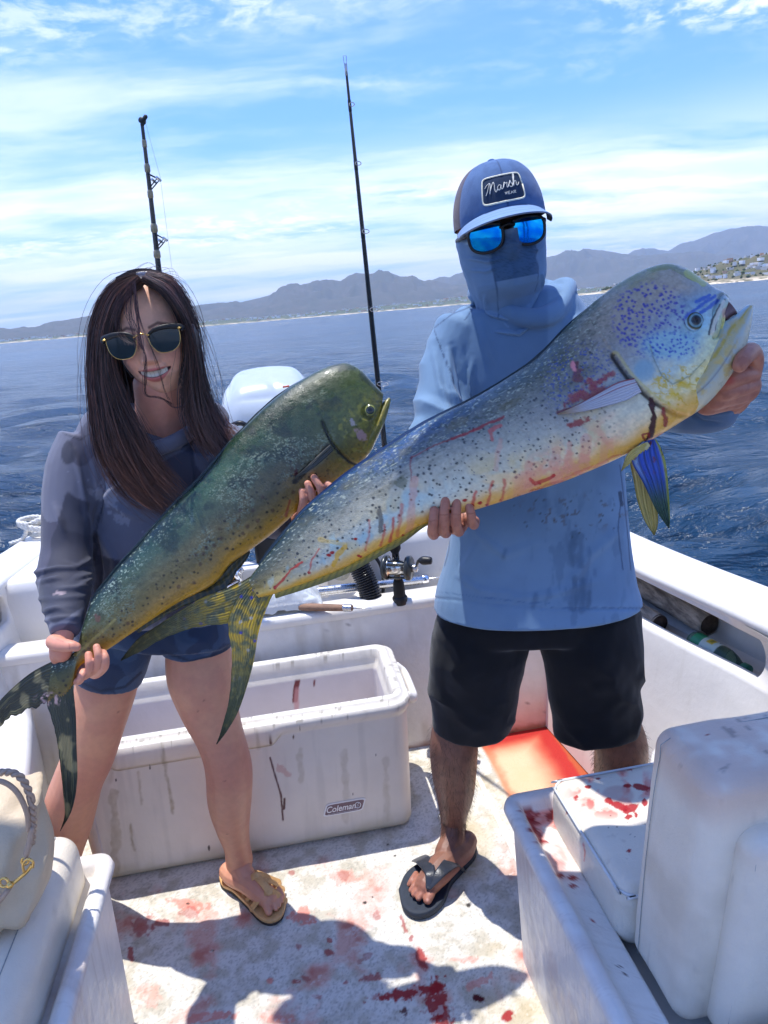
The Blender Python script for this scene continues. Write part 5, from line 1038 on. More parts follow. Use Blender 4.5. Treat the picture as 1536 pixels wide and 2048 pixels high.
def head_mesh(fr, sc_, female):
    """head with a face; returns world verts, faces and local coordinates"""
    ph = np.linspace(-math.pi / 2 * 0.995, math.pi / 2 * 0.995, 210); dth = np.linspace(-1, 1, 300, endpoint=False); th = math.pi * (0.55 * dth + 0.45 * dth ** 3)
    PH, TH = np.meshgrid(ph, th, indexing='ij'); cp_ = np.cos(PH)
    x = (0.0765 if female else 0.073) * cp_ ** 0.90 * np.sin(TH); y = 0.004 + 0.117 * np.sin(PH); low = sstep(-y, -0.01, 0.10)
    z = -0.094 + 0.094 * np.where(PH < 0, cp_ ** 0.62, cp_ ** 0.85) * np.cos(TH)
    x = x * (1 - (0.22 if female else 0.26) * sstep(-y, 0.035, 0.118)); z = z - 0.012 * sstep(-y, 0.06, 0.118)
    fr_ = sstep(np.cos(TH), 0.05, 0.6)
    g = lambda cx, cy, sx, sy: np.exp(-((x - cx) / sx) ** 2 - ((y - cy) / sy) ** 2)
    ax = np.abs(x); gx = lambda cx, cy, sx, sy: np.exp(-((ax - cx) / sx) ** 2 - ((y - cy) / sy) ** 2)
    A = 0.021 * sstep(y, 0.012, -0.034) * sstep(y, -0.050, -0.040)
    dz = A * np.exp(-(x / (0.0085 + 0.004 * sstep(y, -0.01, -0.04))) ** 2) + 0.008 * gx(0.0125, -0.0395, 0.006, 0.006)
    dz += -0.010 * gx(0.034, -0.002, 0.017, 0.012) + 0.004 * gx(0.030, 0.018, 0.02, 0.007) + 0.0075 * gx(0.042, -0.034, 0.018, 0.016) + 0.007 * g(0, -0.105, 0.018, 0.014)
    yc = -0.0665 + 9.0 * x ** 2 * (1 if female else 0.2); m_ = np.exp(-(x / 0.026) ** 4)
    dz += m_ * (0.0045 * np.exp(-((y - yc - 0.0085) / 0.0042) ** 2) + 0.0055 * np.exp(-((y - yc + 0.0095) / 0.0052) ** 2) - 0.0025 * np.exp(-((y - yc) / 0.0065) ** 2)) + 0.003 * g(0, -0.066, 0.035, 0.024)
    dd, _ = seg_d(ax, y, [(0.016, -0.038), (0.027, -0.050), (0.035, -0.064)]); dz += -0.0028 * sstep(dd, 0.006, 0.0)
    z = z + dz * fr_
    P = np.stack([x, y, z], -1) * sc_
    return loc(fr, P.reshape(-1, 3)), gridF(len(ph), len(th), True), np.stack([x, y, z], -1).reshape(-1, 3)

def mobj_cap(fr, man):
    cap = bpy.data.objects.new('cap', None); col.objects.link(cap); cap.parent = man
    cy, cz = 0.022, -0.088; W_, D_, Hh = 0.0905, 0.108, 0.113
    def crown(th, q, off=0.0):
        c = np.cos(q * math.pi / 2) ** 0.74; s_ = np.sin(q * math.pi / 2) ** 1.0
        return np.stack([0.007 + (W_ + off) * c * np.sin(th), cy + (Hh + off) * s_ + 0.004 * np.cos(th) * (1 - q), cz + (D_ + off) * c * np.cos(th) + 0.006 * s_ * np.cos(th)], -1)
    th = np.linspace(-math.pi, math.pi, 180, endpoint=False); q = np.linspace(0, 0.995, 70); Q, T = np.meshgrid(q, th, indexing='ij'); P = crown(T, Q)
    seam = np.zeros_like(Q)
    for a in (0, math.pi / 3 * 1.12, -math.pi / 3 * 1.12, math.pi, 2.2, -2.2): seam = np.maximum(seam, sstep(np.abs(T - a) * np.cos(Q * math.pi / 2) ** .5, 0.022, 0.004))
    P = P + (unit(P - np.array([0, cy, cz])) * (-0.0014 * seam + 0.0015 * (fbm(P * 40, 2, 3) - .5))[..., None])
    C = np.ones(Q.shape + (3,)) * lin(78, 110, 158); C = paint(C, lin(104, 92, 98), sstep(np.abs(T), math.pi / 3 * 1.10, math.pi / 3 * 1.14)); C = paint(C, lin(40, 64, 108), seam * 0.8); C = paint(C, lin(44, 72, 118), sstep(fbm(P * 60, 3, 5), .5, .7) * .3)
    mobj('crown', loc(fr, P.reshape(-1, 3)), gridF(70, 180, True), cloth('blue_cap_twill', 0.8, 1400, 0.0006), cap, C.reshape(-1, 3))
    mobj('button', *ell(loc(fr, (0.007, cy + Hh + 0.001, cz)), (.008, .008, .005), fr[1][[0, 2, 1]], 8), cloth_plain('cap_button', (62, 96, 150)), cap)
    a = np.linspace(-1.36, 1.36, 91); r_ = np.linspace(0, 1, 26); A, R_ = np.meshgrid(a, r_, indexing='ij')
    base = crown(A, 0 * A, 0.001); outx = np.cos(A * 1.0) ** 0.6; ext = 0.060 * outx
    xx = base[..., 0] * (1 + 0.05 * R_ * outx); zz = base[..., 2] + ext * R_; yy = base[..., 1] + 0.015 - 0.019 * R_ * outx - 0.024 * (np.abs(A) / 1.36) ** 2.0
    top = np.stack([xx, yy, zz], -1); bot = top - np.array([0, 0.0030, 0]); n, m = A.shape
    Vb = np.vstack([top.reshape(-1, 3), bot.reshape(-1, 3)]); k = n * m; idx = np.arange(k).reshape(n, m); rim = np.r_[idx[:, -1]]; F = np.vstack([gridF(n, m), gridF(n, m)[:, ::-1] + k, np.stack([idx[:-1, -1], idx[1:, -1], idx[1:, -1] + k, idx[:-1, -1] + k], 1)])
    C = np.ones((2 * k, 3)) * lin(120, 152, 196); rows = np.tile(R_.reshape(-1), 2); C = paint(C, lin(60, 88, 134), sstep(np.abs((rows * 7) % 1 - .5), .06, .02) * .5); C[k:] = lin(84, 84, 92)
    mobj('brim', loc(fr, Vb), F, cloth('cap_brim_twill', 0.8, 1400), cap, C)
    # patch: slightly curved badge; local badge coordinates (bx right, by up)
    x0, q0, bw, bh = -0.004, 0.29, 0.0365, 0.0225
    def onbadge(bx, by, off): 
        bx, by = np.broadcast_arrays(np.asarray(bx, float), np.asarray(by, float)); th_ = np.arcsin(np.clip((x0 + bx) / (W_ * 0.93), -1, 1)); return crown(th_, q0 + by / 0.150, off)
    bx = np.linspace(-1, 1, 40); by = np.linspace(-1, 1, 24); Bx, By = np.meshgrid(bx, by, indexing='ij')
    rr = 0.86; inside = np.stack([Bx * bw, By * bh], -1); e = np.maximum(np.abs(inside[..., 0]) - bw * .9, 0), np.maximum(np.abs(inside[..., 1]) - bh * .83, 0)
    P = onbadge(Bx * bw * (1 - 0.045 * (np.abs(By) > .9)), By * bh, 0.0022); mobj('badge', loc(fr, P.reshape(-1, 3)), gridF(40, 24), cloth_plain('badge_felt', (46, 62, 88)), cap)
    t = np.linspace(0, 2 * math.pi, 97); sx = np.sign(np.cos(t)) * np.abs(np.cos(t)) ** .22; sy = np.sign(np.sin(t)) * np.abs(np.sin(t)) ** .22
    bv, bf = sweep(loc(fr, onbadge(sx * bw, sy * bh, 0.0028)), .0017, .0012, n=6, cap=False); mobj('badge_border', bv, bf, cloth_plain('cream_thread', (236, 234, 216)), cap)
    # "Marsh" in brush script, "WEAR" below it: strokes in units of the badge
    L = [[(-.92, -.34), (-.84, -.05), (-.76, .40), (-.70, .62)], [(-.96, .30), (-.86, .52), (-.70, .62), (-.68, .25), (-.72, -.30)], [(-.71, -.15), (-.60, .35), (-.50, .62), (-.46, .35), (-.46, -.10), (-.40, -.30), (-.32, -.14)],
         [(-.12, .16), (-.22, .22), (-.30, .02), (-.26, -.20), (-.17, -.16), (-.10, .16), (-.11, -.12), (-.05, -.20), (.02, -.06)], [(.02, -.06), (.08, .22), (.11, .34), (.15, .22), (.24, .24), (.22, .02), (.22, -.18), (.29, -.10)],
         [(.29, -.10), (.40, .22), (.44, .36), (.46, .18), (.52, -.02), (.50, -.20), (.40, -.20), (.36, -.10)], [(.52, -.14), (.64, .25), (.74, .80), (.72, .95), (.66, .70), (.60, .10), (.58, -.20), (.64, .08), (.73, .24), (.77, .12), (.75, -.12), (.82, -.20), (.92, .02)]]
    parts = []
    for s in L:
        c = arcres(np.array(s), 8 * len(s)); parts.append(sweep(loc(fr, onbadge(c[:, 0] * bw * .90, (c[:, 1] + .06 + .12 * c[:, 0]) * bh * .84, 0.0030)), .00115, .0006, n=6))
    wl = {'W': [[(0, 1), (.25, 0), (.5, .8), (.75, 0), (1, 1)]], 'E': [[(1, 1), (0, 1), (0, 0), (1, 0)], [(0, .5), (.8, .5)]], 'A': [[(0, 0), (.5, 1), (1, 0)], [(.2, .4), (.8, .4)]], 'R': [[(0, 0), (0, 1), (.9, .95), (.9, .55), (0, .5), (1, 0)]]}
    for i, ch in enumerate('WEAR'):
        for s in wl[ch]: 
            p = np.array(s, float); p = np.vstack([p[j] + (p[j + 1] - p[j]) * k for j in range(len(p) - 1) for k in (0, .5)] + [p[-1]]); xx = .05 + i * .155 + p[:, 0] * .105; yy = -.62 + p[:, 1] * .20
            parts.append(sweep(loc(fr, onbadge(xx * bw * .92, yy * bh * .9, 0.0029)), .00055, .0004, n=5))
    lv, lf = merge(parts); mobj('badge_lettering', lv, lf, cloth_plain('white_thread', (238, 238, 232)), cap)
    return cap
def cloth_plain(name, rgb): return principled(name, tuple(lin(*rgb)), 0.8, spec=0.2, var=0.08, vscale=200, bump=0.0003, bscale=1500)

def sole(name, ring_px, z1, th, mat, parent, dv, edge=None):
    P = arcres(np.vstack([np.array(ring_px + ring_px[:1], float)]), 61)[:-1]; W = np.array([atz(x, y, z1) for x, y in P]) + dv; c = W.mean(0); n = len(W)
    rows = [c + (W - c) * k + np.array([0, 0, dz]) for k, dz in ((0.93, -th + .0005), (0.985, -th * .85), (1.0, -th * .5), (1.0, -th * .12), (0.975, 0.0), (0.90, -.0015), (0.5, -.003), (0.01, -.003))]
    V = np.vstack(rows); V[:, 2] = np.maximum(V[:, 2], 0.0015); F = gridF(len(rows), n, True).tolist() + [list(range(n))[::-1]]; return mobj(name, V, F, mat, parent)
M_RUB = principled('dark_navy_foam', tuple(lin(40, 48, 60)), 0.7, var=0.15, vscale=60, bump=0.0006, bscale=500)
M_STRAP = principled('black_leather', tuple(lin(44, 48, 56)), 0.32, var=0.2, vscale=80, bump=0.0006, bscale=250)
def flipflop(man, dv):
    sd = bpy.data.objects.new('flip_flop', None); col.objects.link(sd); sd.parent = man
    sole('sole', [(797, 1777), (806, 1812), (830, 1827), (861, 1821), (887, 1797), (903, 1760), (930, 1729), (952, 1703), (951, 1684), (938, 1673), (918, 1682), (880, 1702), (845, 1720), (812, 1744)], 0.026, 0.025, M_RUB, sd, dv)
    z = lambda x, y, h: atz(x, y, h) + dv
    arcs = [(z(838, 1716, .028), z(848, 1722, .075), z(860, 1744, .088), z(856, 1776, .066)), (z(922, 1730, .028), z(908, 1722, .075), z(884, 1742, .090), z(858, 1776, .066))]
    for a in arcs:
        c = crom(a, 26); wd = np.interp(np.linspace(0, 1, 26), [0, .35, .8, 1], [.024, .021, .012, .006]); mobj('strap', *sweep(c, wd, .0022, side=np.cross(np.gradient(c, axis=0), [0, -.5, 1.0]), n=12, p=3), M_STRAP, sd)
    mobj('toe_post', *tube([z(857, 1774, .068), z(853, 1786, .045), z(850, 1790, .024)], .0038, 8, 8), M_STRAP, sd)

# ---------------------------------------------------------------- the woman
def build_woman():
    wom = thing('person', 'person with long dark hair, sunglasses and grey camouflage hoodie holding the green fish', 'person')
    fr = frame(289, 679, 1.400, 9.8, (0.04, -1, 0.02))
    legL = limb([(170, 1280, 290, 1280, 1.565, .75), (160, 1335, 282, 1330, 1.56, .8), (152, 1390, 269, 1376, 1.555, .92), (140, 1450, 249, 1440, 1.55), (127, 1520, 226, 1505, 1.552), (110, 1565, 205, 1552, 1.562, 1.05), (94, 1605, 194, 1595, 1.58, 1.1), (87, 1650, 183, 1640, 1.605, 1.1),
                 (90, 1700, 166, 1692, 1.635, 1.1), (100, 1750, 152, 1746, 1.665, 1.1), (104, 1790, 150, 1788, 1.69, 1.15)], 1.0)
    legR = limb([(335, 1240, 450, 1230, 1.575, .75), (332, 1300, 460, 1288, 1.57, .82), (337, 1365, 468, 1345, 1.562, .95), (362, 1425, 474, 1405, 1.56), (390, 1475, 486, 1462, 1.556), (405, 1510, 497, 1505, 1.56, 1.05), (412, 1545, 505, 1548, 1.575, 1.08), (416, 1600, 503, 1602, 1.60, 1.1), (432, 1650, 499, 1652, 1.628, 1.1),
                 (448, 1690, 500, 1692, 1.65, 1.15), (452, 1722, 506, 1724, 1.67, 1.2)], 0.98)
    core = limb([(235, 880, 410, 870, 1.53, .5), (190, 950, 440, 940, 1.53, .5), (190, 1100, 430, 1095, 1.53, .5), (200, 1230, 420, 1215, 1.55, .45)])
    neck = limb([(268, 770, 362, 758, 1.485), (272, 830, 366, 818, 1.505), (255, 880, 385, 868, 1.52, .7)], 0.95)
    z = lambda x, y, h=0.05: atz(x, y, h)
    def foot(dv):
        W = [finger([z(456, 1742, .052) + dv, z(468, 1752, .048) + dv, z(494, 1764, .050) + dv, z(520, 1782, .044) + dv, z(538, 1797, .038) + dv], [.026, .029, .030, .031, .027]), finger([z(478, 1690, .12) + dv, z(478, 1725, .085) + dv, z(490, 1752, .062) + dv], [.027, .029, .029])]
        for a, b, c, r in (((526, 1796), (532, 1810), (538, 1824), .0108), ((540, 1792), (547, 1806), (552, 1817), .0076), ((547, 1788), (554, 1800), (558, 1811), .0070), ((553, 1783), (559, 1794), (563, 1803), .0066), ((557, 1777), (563, 1786), (566, 1794), .0064)):
            W.append(finger([z(*a, .038) + dv, z(*b, .036) + dv, z(*c, .031) + dv], [r, r, r * .92]))
        return W
    dL = at(128, 1765, 1.685) - atz(479, 1725, .085); dL[2] = 0.0; hand = []; tips = []
    # right hand round the tail wrist
    hand.append(finger(pxs([(133, 1228, 1.315), (129, 1258, 1.272), (124, 1288, 1.252)]), [.0185, .0190, .0195])); hand.append(ell(at(122, 1298, 1.258), (.021, .024, .026), n=12))
    hand.append(finger(pxs([(108, 1284, 1.245), (126, 1290, 1.222), (143, 1292, 1.212), (153, 1294, 1.212)]), [.0155, .0130, .0108, .0088])); tips.append((at(149, 1290, 1.203), -FW))
    hand.append(finger(pxs([(112, 1300, 1.25), (112, 1316, 1.258), (124, 1330, 1.278), (150, 1335, 1.292)]), [.012, .011, .010, .010]))
    for a, b, c, d_, r in (((193, 1294), (197, 1312), (195, 1332), (178, 1344), .0080), ((207, 1305), (211, 1318), (208, 1336), (190, 1350), .0074), ((177, 1309), (179, 1326), (178, 1342), (166, 1352), .0082), ((166, 1343), (163, 1354), (158, 1362), (148, 1362), .0072)):
        hand.append(finger([at(*a, 1.235), at(*b, 1.226), at(*c, 1.236), at(*d_, 1.268), at(d_[0] - 14, d_[1] - 8, 1.29)], [r * .9, r, r * 1.05, r * 1.1, r * 1.1]))
    hand.append(ell(at(150, 1335, 1.295), (.030, .012, .026), n=10))
    # left hand under the fish's chest
    for a, b, c, r in (((604, 982), (606, 1002), (602, 1022), .0078), ((615, 967), (623, 987), (625, 1008), .0080), ((628, 955), (641, 977), (645, 1000), .0080), ((655, 968), (665, 978), (668, 992), .0078)):
        hand.append(finger([at(*a, 1.352), at(*b, 1.348), at(*c, 1.362), at(c[0] - 2, c[1] + 14, 1.405), at(c[0] - 8, c[1] + 10, 1.46)], [r * .9, r, r * 1.05, r * 1.1, r * 1.1])); tips.append((at(a[0], a[1], 1.343), -FW))
    hand.append(sweep(crom([at(602, 1030, 1.455), at(632, 1012, 1.46), at(655, 1000, 1.46)], 9), .020, .014, n=14)); hand.append(finger(pxs([(622, 1022, 1.46), (604, 1032, 1.475), (575, 1040, 1.49)]), [.021, .020, .021]))
    V, F, N = remesh2([legL, legR, core, neck], 0.0045, 5, foot(np.zeros(3)) + foot(dL) + hand, 0.0020, 3)
    px, py = proj(V); C = np.ones((len(V), 3)) * lin(208, 150, 120); n1 = fbm(V * 22, 4, 3)
    C = paint(C, lin(196, 134, 112), sstep(n1, 0.42, 0.66) * 0.5); C = paint(C, lin(190, 122, 104), sstep(np.abs(V[:, 2] - 0.47), 0.09, 0.02) * 0.5); C = paint(C, lin(222, 150, 130), sstep(V[:, 2], 0.76, 0.82) * 0.5)
    d_, r_ = worley(V[:, [0, 2]] * 16, 5); C = paint(C, lin(130, 78, 64), (r_ > 0.8) * sstep(d_, .06, .03) * .6)
    for a, t in ((0, 0),): pass
    C = creases(C, px, py, [[(186, 1302), (188, 1320), (186, 1340)], [(202, 1298), (204, 1318), (200, 1338)], [(614, 985), (617, 1005)], [(625, 972), (634, 995)], [(112, 1278), (126, 1283)], [(138, 1286), (139, 1298)]], 1.7, lin(160, 92, 78), .55)  # finger-gap shade painted as dark lines, with a few skin creases
    C = nails(C, V, tips, .0085, lin(240, 196, 188), 0.75)
    for t_, r in ((z(538, 1825, .045), .0085), (z(552, 1818, .040), .0055), (z(559, 1812, .039), .005)): C = paint(C, lin(232, 150, 140), sstep(np.linalg.norm(V - t_, axis=1), r, r * .5) * .8)
    mobj('body', V, F, M_SKIN_W, wom, C)
    # head and face
    hv, hf, hl = head_mesh(fr, 1.0, True); x, y, zz = hl.T; front = zz > -0.06
    C = np.ones((len(hv), 3)) * lin(238, 182, 152); C = paint(C, lin(212, 134, 118), front * np.exp(-((np.abs(x) - .042) / .022) ** 2 - ((y + .035) / .02) ** 2) * .55); C = paint(C, lin(204, 128, 112), front * np.exp(-(x / .012) ** 2 - ((y + .035) / .014) ** 2) * .45)
    C = paint(C, lin(186, 130, 108), sstep(fbm(hv * 70, 3, 3), .45, .7) * .25); eb, _ = seg_d(np.abs(x), y, [(0.014, .020), (.030, .026), (.050, .020)]); C = paint(C, lin(70, 48, 42), front * sstep(eb, .0045, .001) * .8)
    ym = -.0665 + 9.0 * x ** 2; hw = np.clip(1 - (x / .0335) ** 2, 0, 1); dy = y - ym
    C = paint(C, lin(190, 96, 96), front * (np.abs(x) < .033) * sstep(dy, .0125 * hw + .0005, .0100 * hw) * sstep(dy, -.0165 * hw - .0005, -.0140 * hw) * .85)
    C = paint(C, lin(46, 20, 20), front * (np.abs(x) < .0315) * sstep(dy, .0068 * hw ** .7 + .0004, .0056 * hw ** .7) * sstep(dy, -.0068 * hw ** .7 - .0004, -.0056 * hw ** .7))
    tooth = 0.55 + 0.45 * sstep(np.abs(((x / .0074) % 1) - .5), .5, .40); C = paint(C, lin(206, 196, 182) * tooth[:, None], front * sstep(np.abs(x), .0268, .0245) * sstep(dy, .0060 * hw ** .5, .0048 * hw ** .5) * sstep(dy, -.0056 * hw ** .5, -.0042 * hw ** .5))
    mobj('head', hv, hf, M_SKIN_W, wom, C)

    # hoodie
    parts = [limb([(262, 842, 382, 830, 1.525, .75), (212, 856, 425, 846, 1.53, .58), (160, 884, 462, 872, 1.53, .48), (150, 930, 470, 920, 1.53, .46), (158, 1000, 468, 995, 1.53, .47), (164, 1080, 458, 1075, 1.53, .48), (163, 1150, 452, 1145, 1.535, .52), (158, 1210, 456, 1200, 1.54, .56), (160, 1240, 456, 1228, 1.545, .56)], n=40, p=2.2, k=8, capr=.05),
             limb([(118, 880, 225, 880, 1.53), (95, 945, 208, 935, 1.505), (87, 1030, 192, 1022, 1.465), (85, 1100, 184, 1098, 1.425), (77, 1150, 182, 1148, 1.385), (82, 1190, 180, 1182, 1.345), (92, 1228, 172, 1214, 1.305), (98, 1254, 164, 1242, 1.275), (101, 1270, 158, 1259, 1.258)], .95, capr=.1),
             limb([(395, 850, 476, 905, 1.54), (425, 925, 522, 925, 1.525), (455, 985, 548, 980, 1.51), (495, 1040, 582, 1015, 1.50), (550, 1062, 612, 1012, 1.495), (580, 1056, 610, 1016, 1.492)], .95, capr=.15)]
    th = np.linspace(0, 2 * math.pi, 45); cx = at(320, 846, 1.515); ring = np.stack([cx + RT * .078 * math.cos(t) + np.array([0, 1, 0]) * .074 * math.sin(t) + UP * (.022 * math.sin(t) - .006 - .014 * max(0, -math.sin(t)) ** 4) for t in th]); parts.append(sweep(ring, .012, .018, n=12))
    ring2 = np.stack([cx + RT * .115 * math.cos(t) + np.array([0, 1, 0]) * (.02 + .10 * math.sin(t)) + UP * (.0 + .02 * max(0, math.sin(t))) for t in np.linspace(-.2, math.pi + .2, 30)]); parts.append(sweep(ring2, .028, .024, n=12))
    V, F, N = remesh(parts, 0.0040, 4); px, py = proj(V); xy = np.stack([px, py], -1)
    fore = sstep(px, 195, 180) * sstep(py, 1105, 1130); d = 0.0
    for i in range(9):
        y0 = 1128 + i * 14; dd, t = seg_d(px, py, [(72, y0 + 10 - (i * 7) % 13), (115, y0 - 10 + (i * 5) % 17), (155, y0 + 6 - (i * 11) % 15), (190, y0 - 16 + (i * 3) % 9)]); d = d + fore * (.0062 - .0003 * i) * sstep(dd, 7.5, 0) * sstep(vnoise(np.c_[px / 34, np.full(len(px), i * 3.7)], 5), .2, .8)
    for pts, wd, am in (([(190, 900), (205, 980), (192, 1050)], 10, -.012), ([(180, 960), (225, 1010), (280, 1040)], 10, .006), ([(200, 1000), (240, 970), (300, 960)], 12, .006), ([(150, 900), (165, 980), (180, 1060)], 9, .006), ([(192, 1060), (230, 1120), (225, 1180)], 12, .006), ([(110, 1010), (130, 1070)], 10, .006), ([(190, 1060), (200, 1150), (190, 1230)], 8, -.012), ([(385, 880), (388, 960), (384, 1040)], 4, .004)):
        dd, t = seg_d(px, py, pts); d = d + am * sstep(dd, wd, 0) * np.sin(np.clip(t, .03, .97) * math.pi) ** .6
    V = V + N * (d + .005 * (fbm(V * 13, 3, 9) - .5))[:, None]
    q = V @ np.array([[1, 0, 0], [0, .3, 0], [0, 0, 1.0]]); a = fbm(q * 9.0, 3, 51) ; b = fbm(q * 9.0 + 40, 3, 57); br = fbm(V * 120, 3, 53)
    C = np.ones((len(V), 3)) * lin(104, 106, 122); C = paint(C, lin(76, 76, 92), sstep(a, .49, .505)); C = paint(C, lin(138, 140, 154), sstep(b + .16 * (br - .5), .555, .575) * .85); C = paint(C, lin(50, 52, 66), sstep(fbm(q * 8 + 9, 3, 59), .57, .585) * .8)
    C = streak(C, px, py, [(125, 865), (160, 880), (185, 865), (205, 845)], .9, lin(40, 42, 54), .8, rag=.1); C = streak(C, px, py, [(192, 880), (205, 980), (194, 1060), (188, 1120)], 1.2, lin(40, 42, 54), .7, rag=.1); C = streak(C, px, py, [(380, 850), (388, 960), (386, 1040)], 2.2, lin(58, 62, 78), .8, rag=.1)
    C = blob(C, px, py, 122, 1186, 16, 5, lin(180, 160, 165), .7, -8, 4); mobj('hoodie', V, F, cloth('camouflage_fleece', 0.62, 1100), wom, C)

    # shorts
    parts = [limb([(165, 1190, 452, 1180, 1.55, .55), (156, 1240, 462, 1225, 1.55, .60), (150, 1275, 465, 1255, 1.55, .56)], n=40, p=2.2, capr=.05),
             limb([(160, 1235, 318, 1235, 1.55, .92), (147, 1290, 306, 1290, 1.55, .92), (147, 1330, 294, 1322, 1.55, .92), (149, 1362, 282, 1348, 1.55, .92)], n=30, capr=.05), limb([(305, 1225, 464, 1215, 1.56, .92), (316, 1265, 465, 1252, 1.56, .92), (322, 1300, 466, 1284, 1.56, .92)], n=30, capr=.05)]
    V, F, N = remesh(parts, 0.0042, 4); V = V + N * (.007 * (fbm(V * 14, 3, 31) - .5) + folds(V, N, lambda q: q @ np.array([.5, 0, .9]), .004, 14, 33, .5))[:, None]; px, py = proj(V)
    C = np.ones((len(V), 3)) * lin(50, 70, 100); a = fbm(V * 15, 2, 61); C = paint(C, lin(38, 54, 82), sstep(a, .5, .515)); C = paint(C, lin(62, 84, 114), sstep(fbm(V * 15 + 7, 2, 63), .6, .61) * .8)
    for pts in ([(148, 1358), (200, 1382), (250, 1374), (282, 1345)], [(322, 1302), (380, 1322), (440, 1308), (466, 1284)]): C = streak(C, px, py, pts, 2.4, lin(28, 40, 62), .8, rag=.1)
    mobj('shorts', V, F, cloth('navy_camouflage_knit', 0.7), wom, C)
    woman_hair(wom, fr); woman_glasses(wom, fr)
    for dv in (np.zeros(3), dL): slide_sandal(wom, dv)
    base_at2(wom); return wom

M_TAN = principled('tan_leather', tuple(lin(206, 160, 104)), 0.42, var=0.12, vscale=70, bump=0.0006, bscale=220)
M_SOLE = principled('dark_heel', tuple(lin(52, 46, 42)), 0.6, var=0.1)
def slide_sandal(wom, dv):
    sd = bpy.data.objects.new('slide_sandal', None); col.objects.link(sd); sd.parent = wom
    ring = [(438, 1752), (443, 1768), (464, 1779), (490, 1804), (517, 1833), (540, 1842), (562, 1832), (571, 1809), (570, 1787), (555, 1760), (525, 1743), (490, 1735), (455, 1736)]
    sole('footbed', ring, 0.024, 0.012, M_TAN, sd, dv); sole('sole', [(x, y + 5) for x, y in ring], 0.013, 0.012, M_SOLE, sd, dv)
    z = lambda x, y, h: atz(x, y, h) + dv
    # four crossing bands over the foot, an H in the middle
    L0, L1, R0, R1 = (488, 1792), (508, 1822), (558, 1766), (570, 1800)
    def band(p0, p1, p2, wd, lift): 
        c = crom([z(*p0, .020), z(*p1, .076 + lift), z(*p2, .020)], 24); mobj('strap', *sweep(c, np.full(24, wd), .0020, side=np.cross(np.gradient(c, axis=0), [0, -.3, 1.0]), n=10, p=3), M_TAN, sd)
    band((484, 1788), (512, 1750), (560, 1764), .010, .008); band((502, 1818), (536, 1782), (572, 1802), .009, -.010); band((492, 1802), (530, 1762), (568, 1778), .0075, .0)
    c = crom([z(512, 1751, .080), z(528, 1768, .076), z(540, 1786, .066)], 12); mobj('strap', *sweep(c, np.full(12, .010), .0024, side=np.cross(np.gradient(c, axis=0), [0, -.3, 1.0]), n=10, p=3), M_TAN, sd)

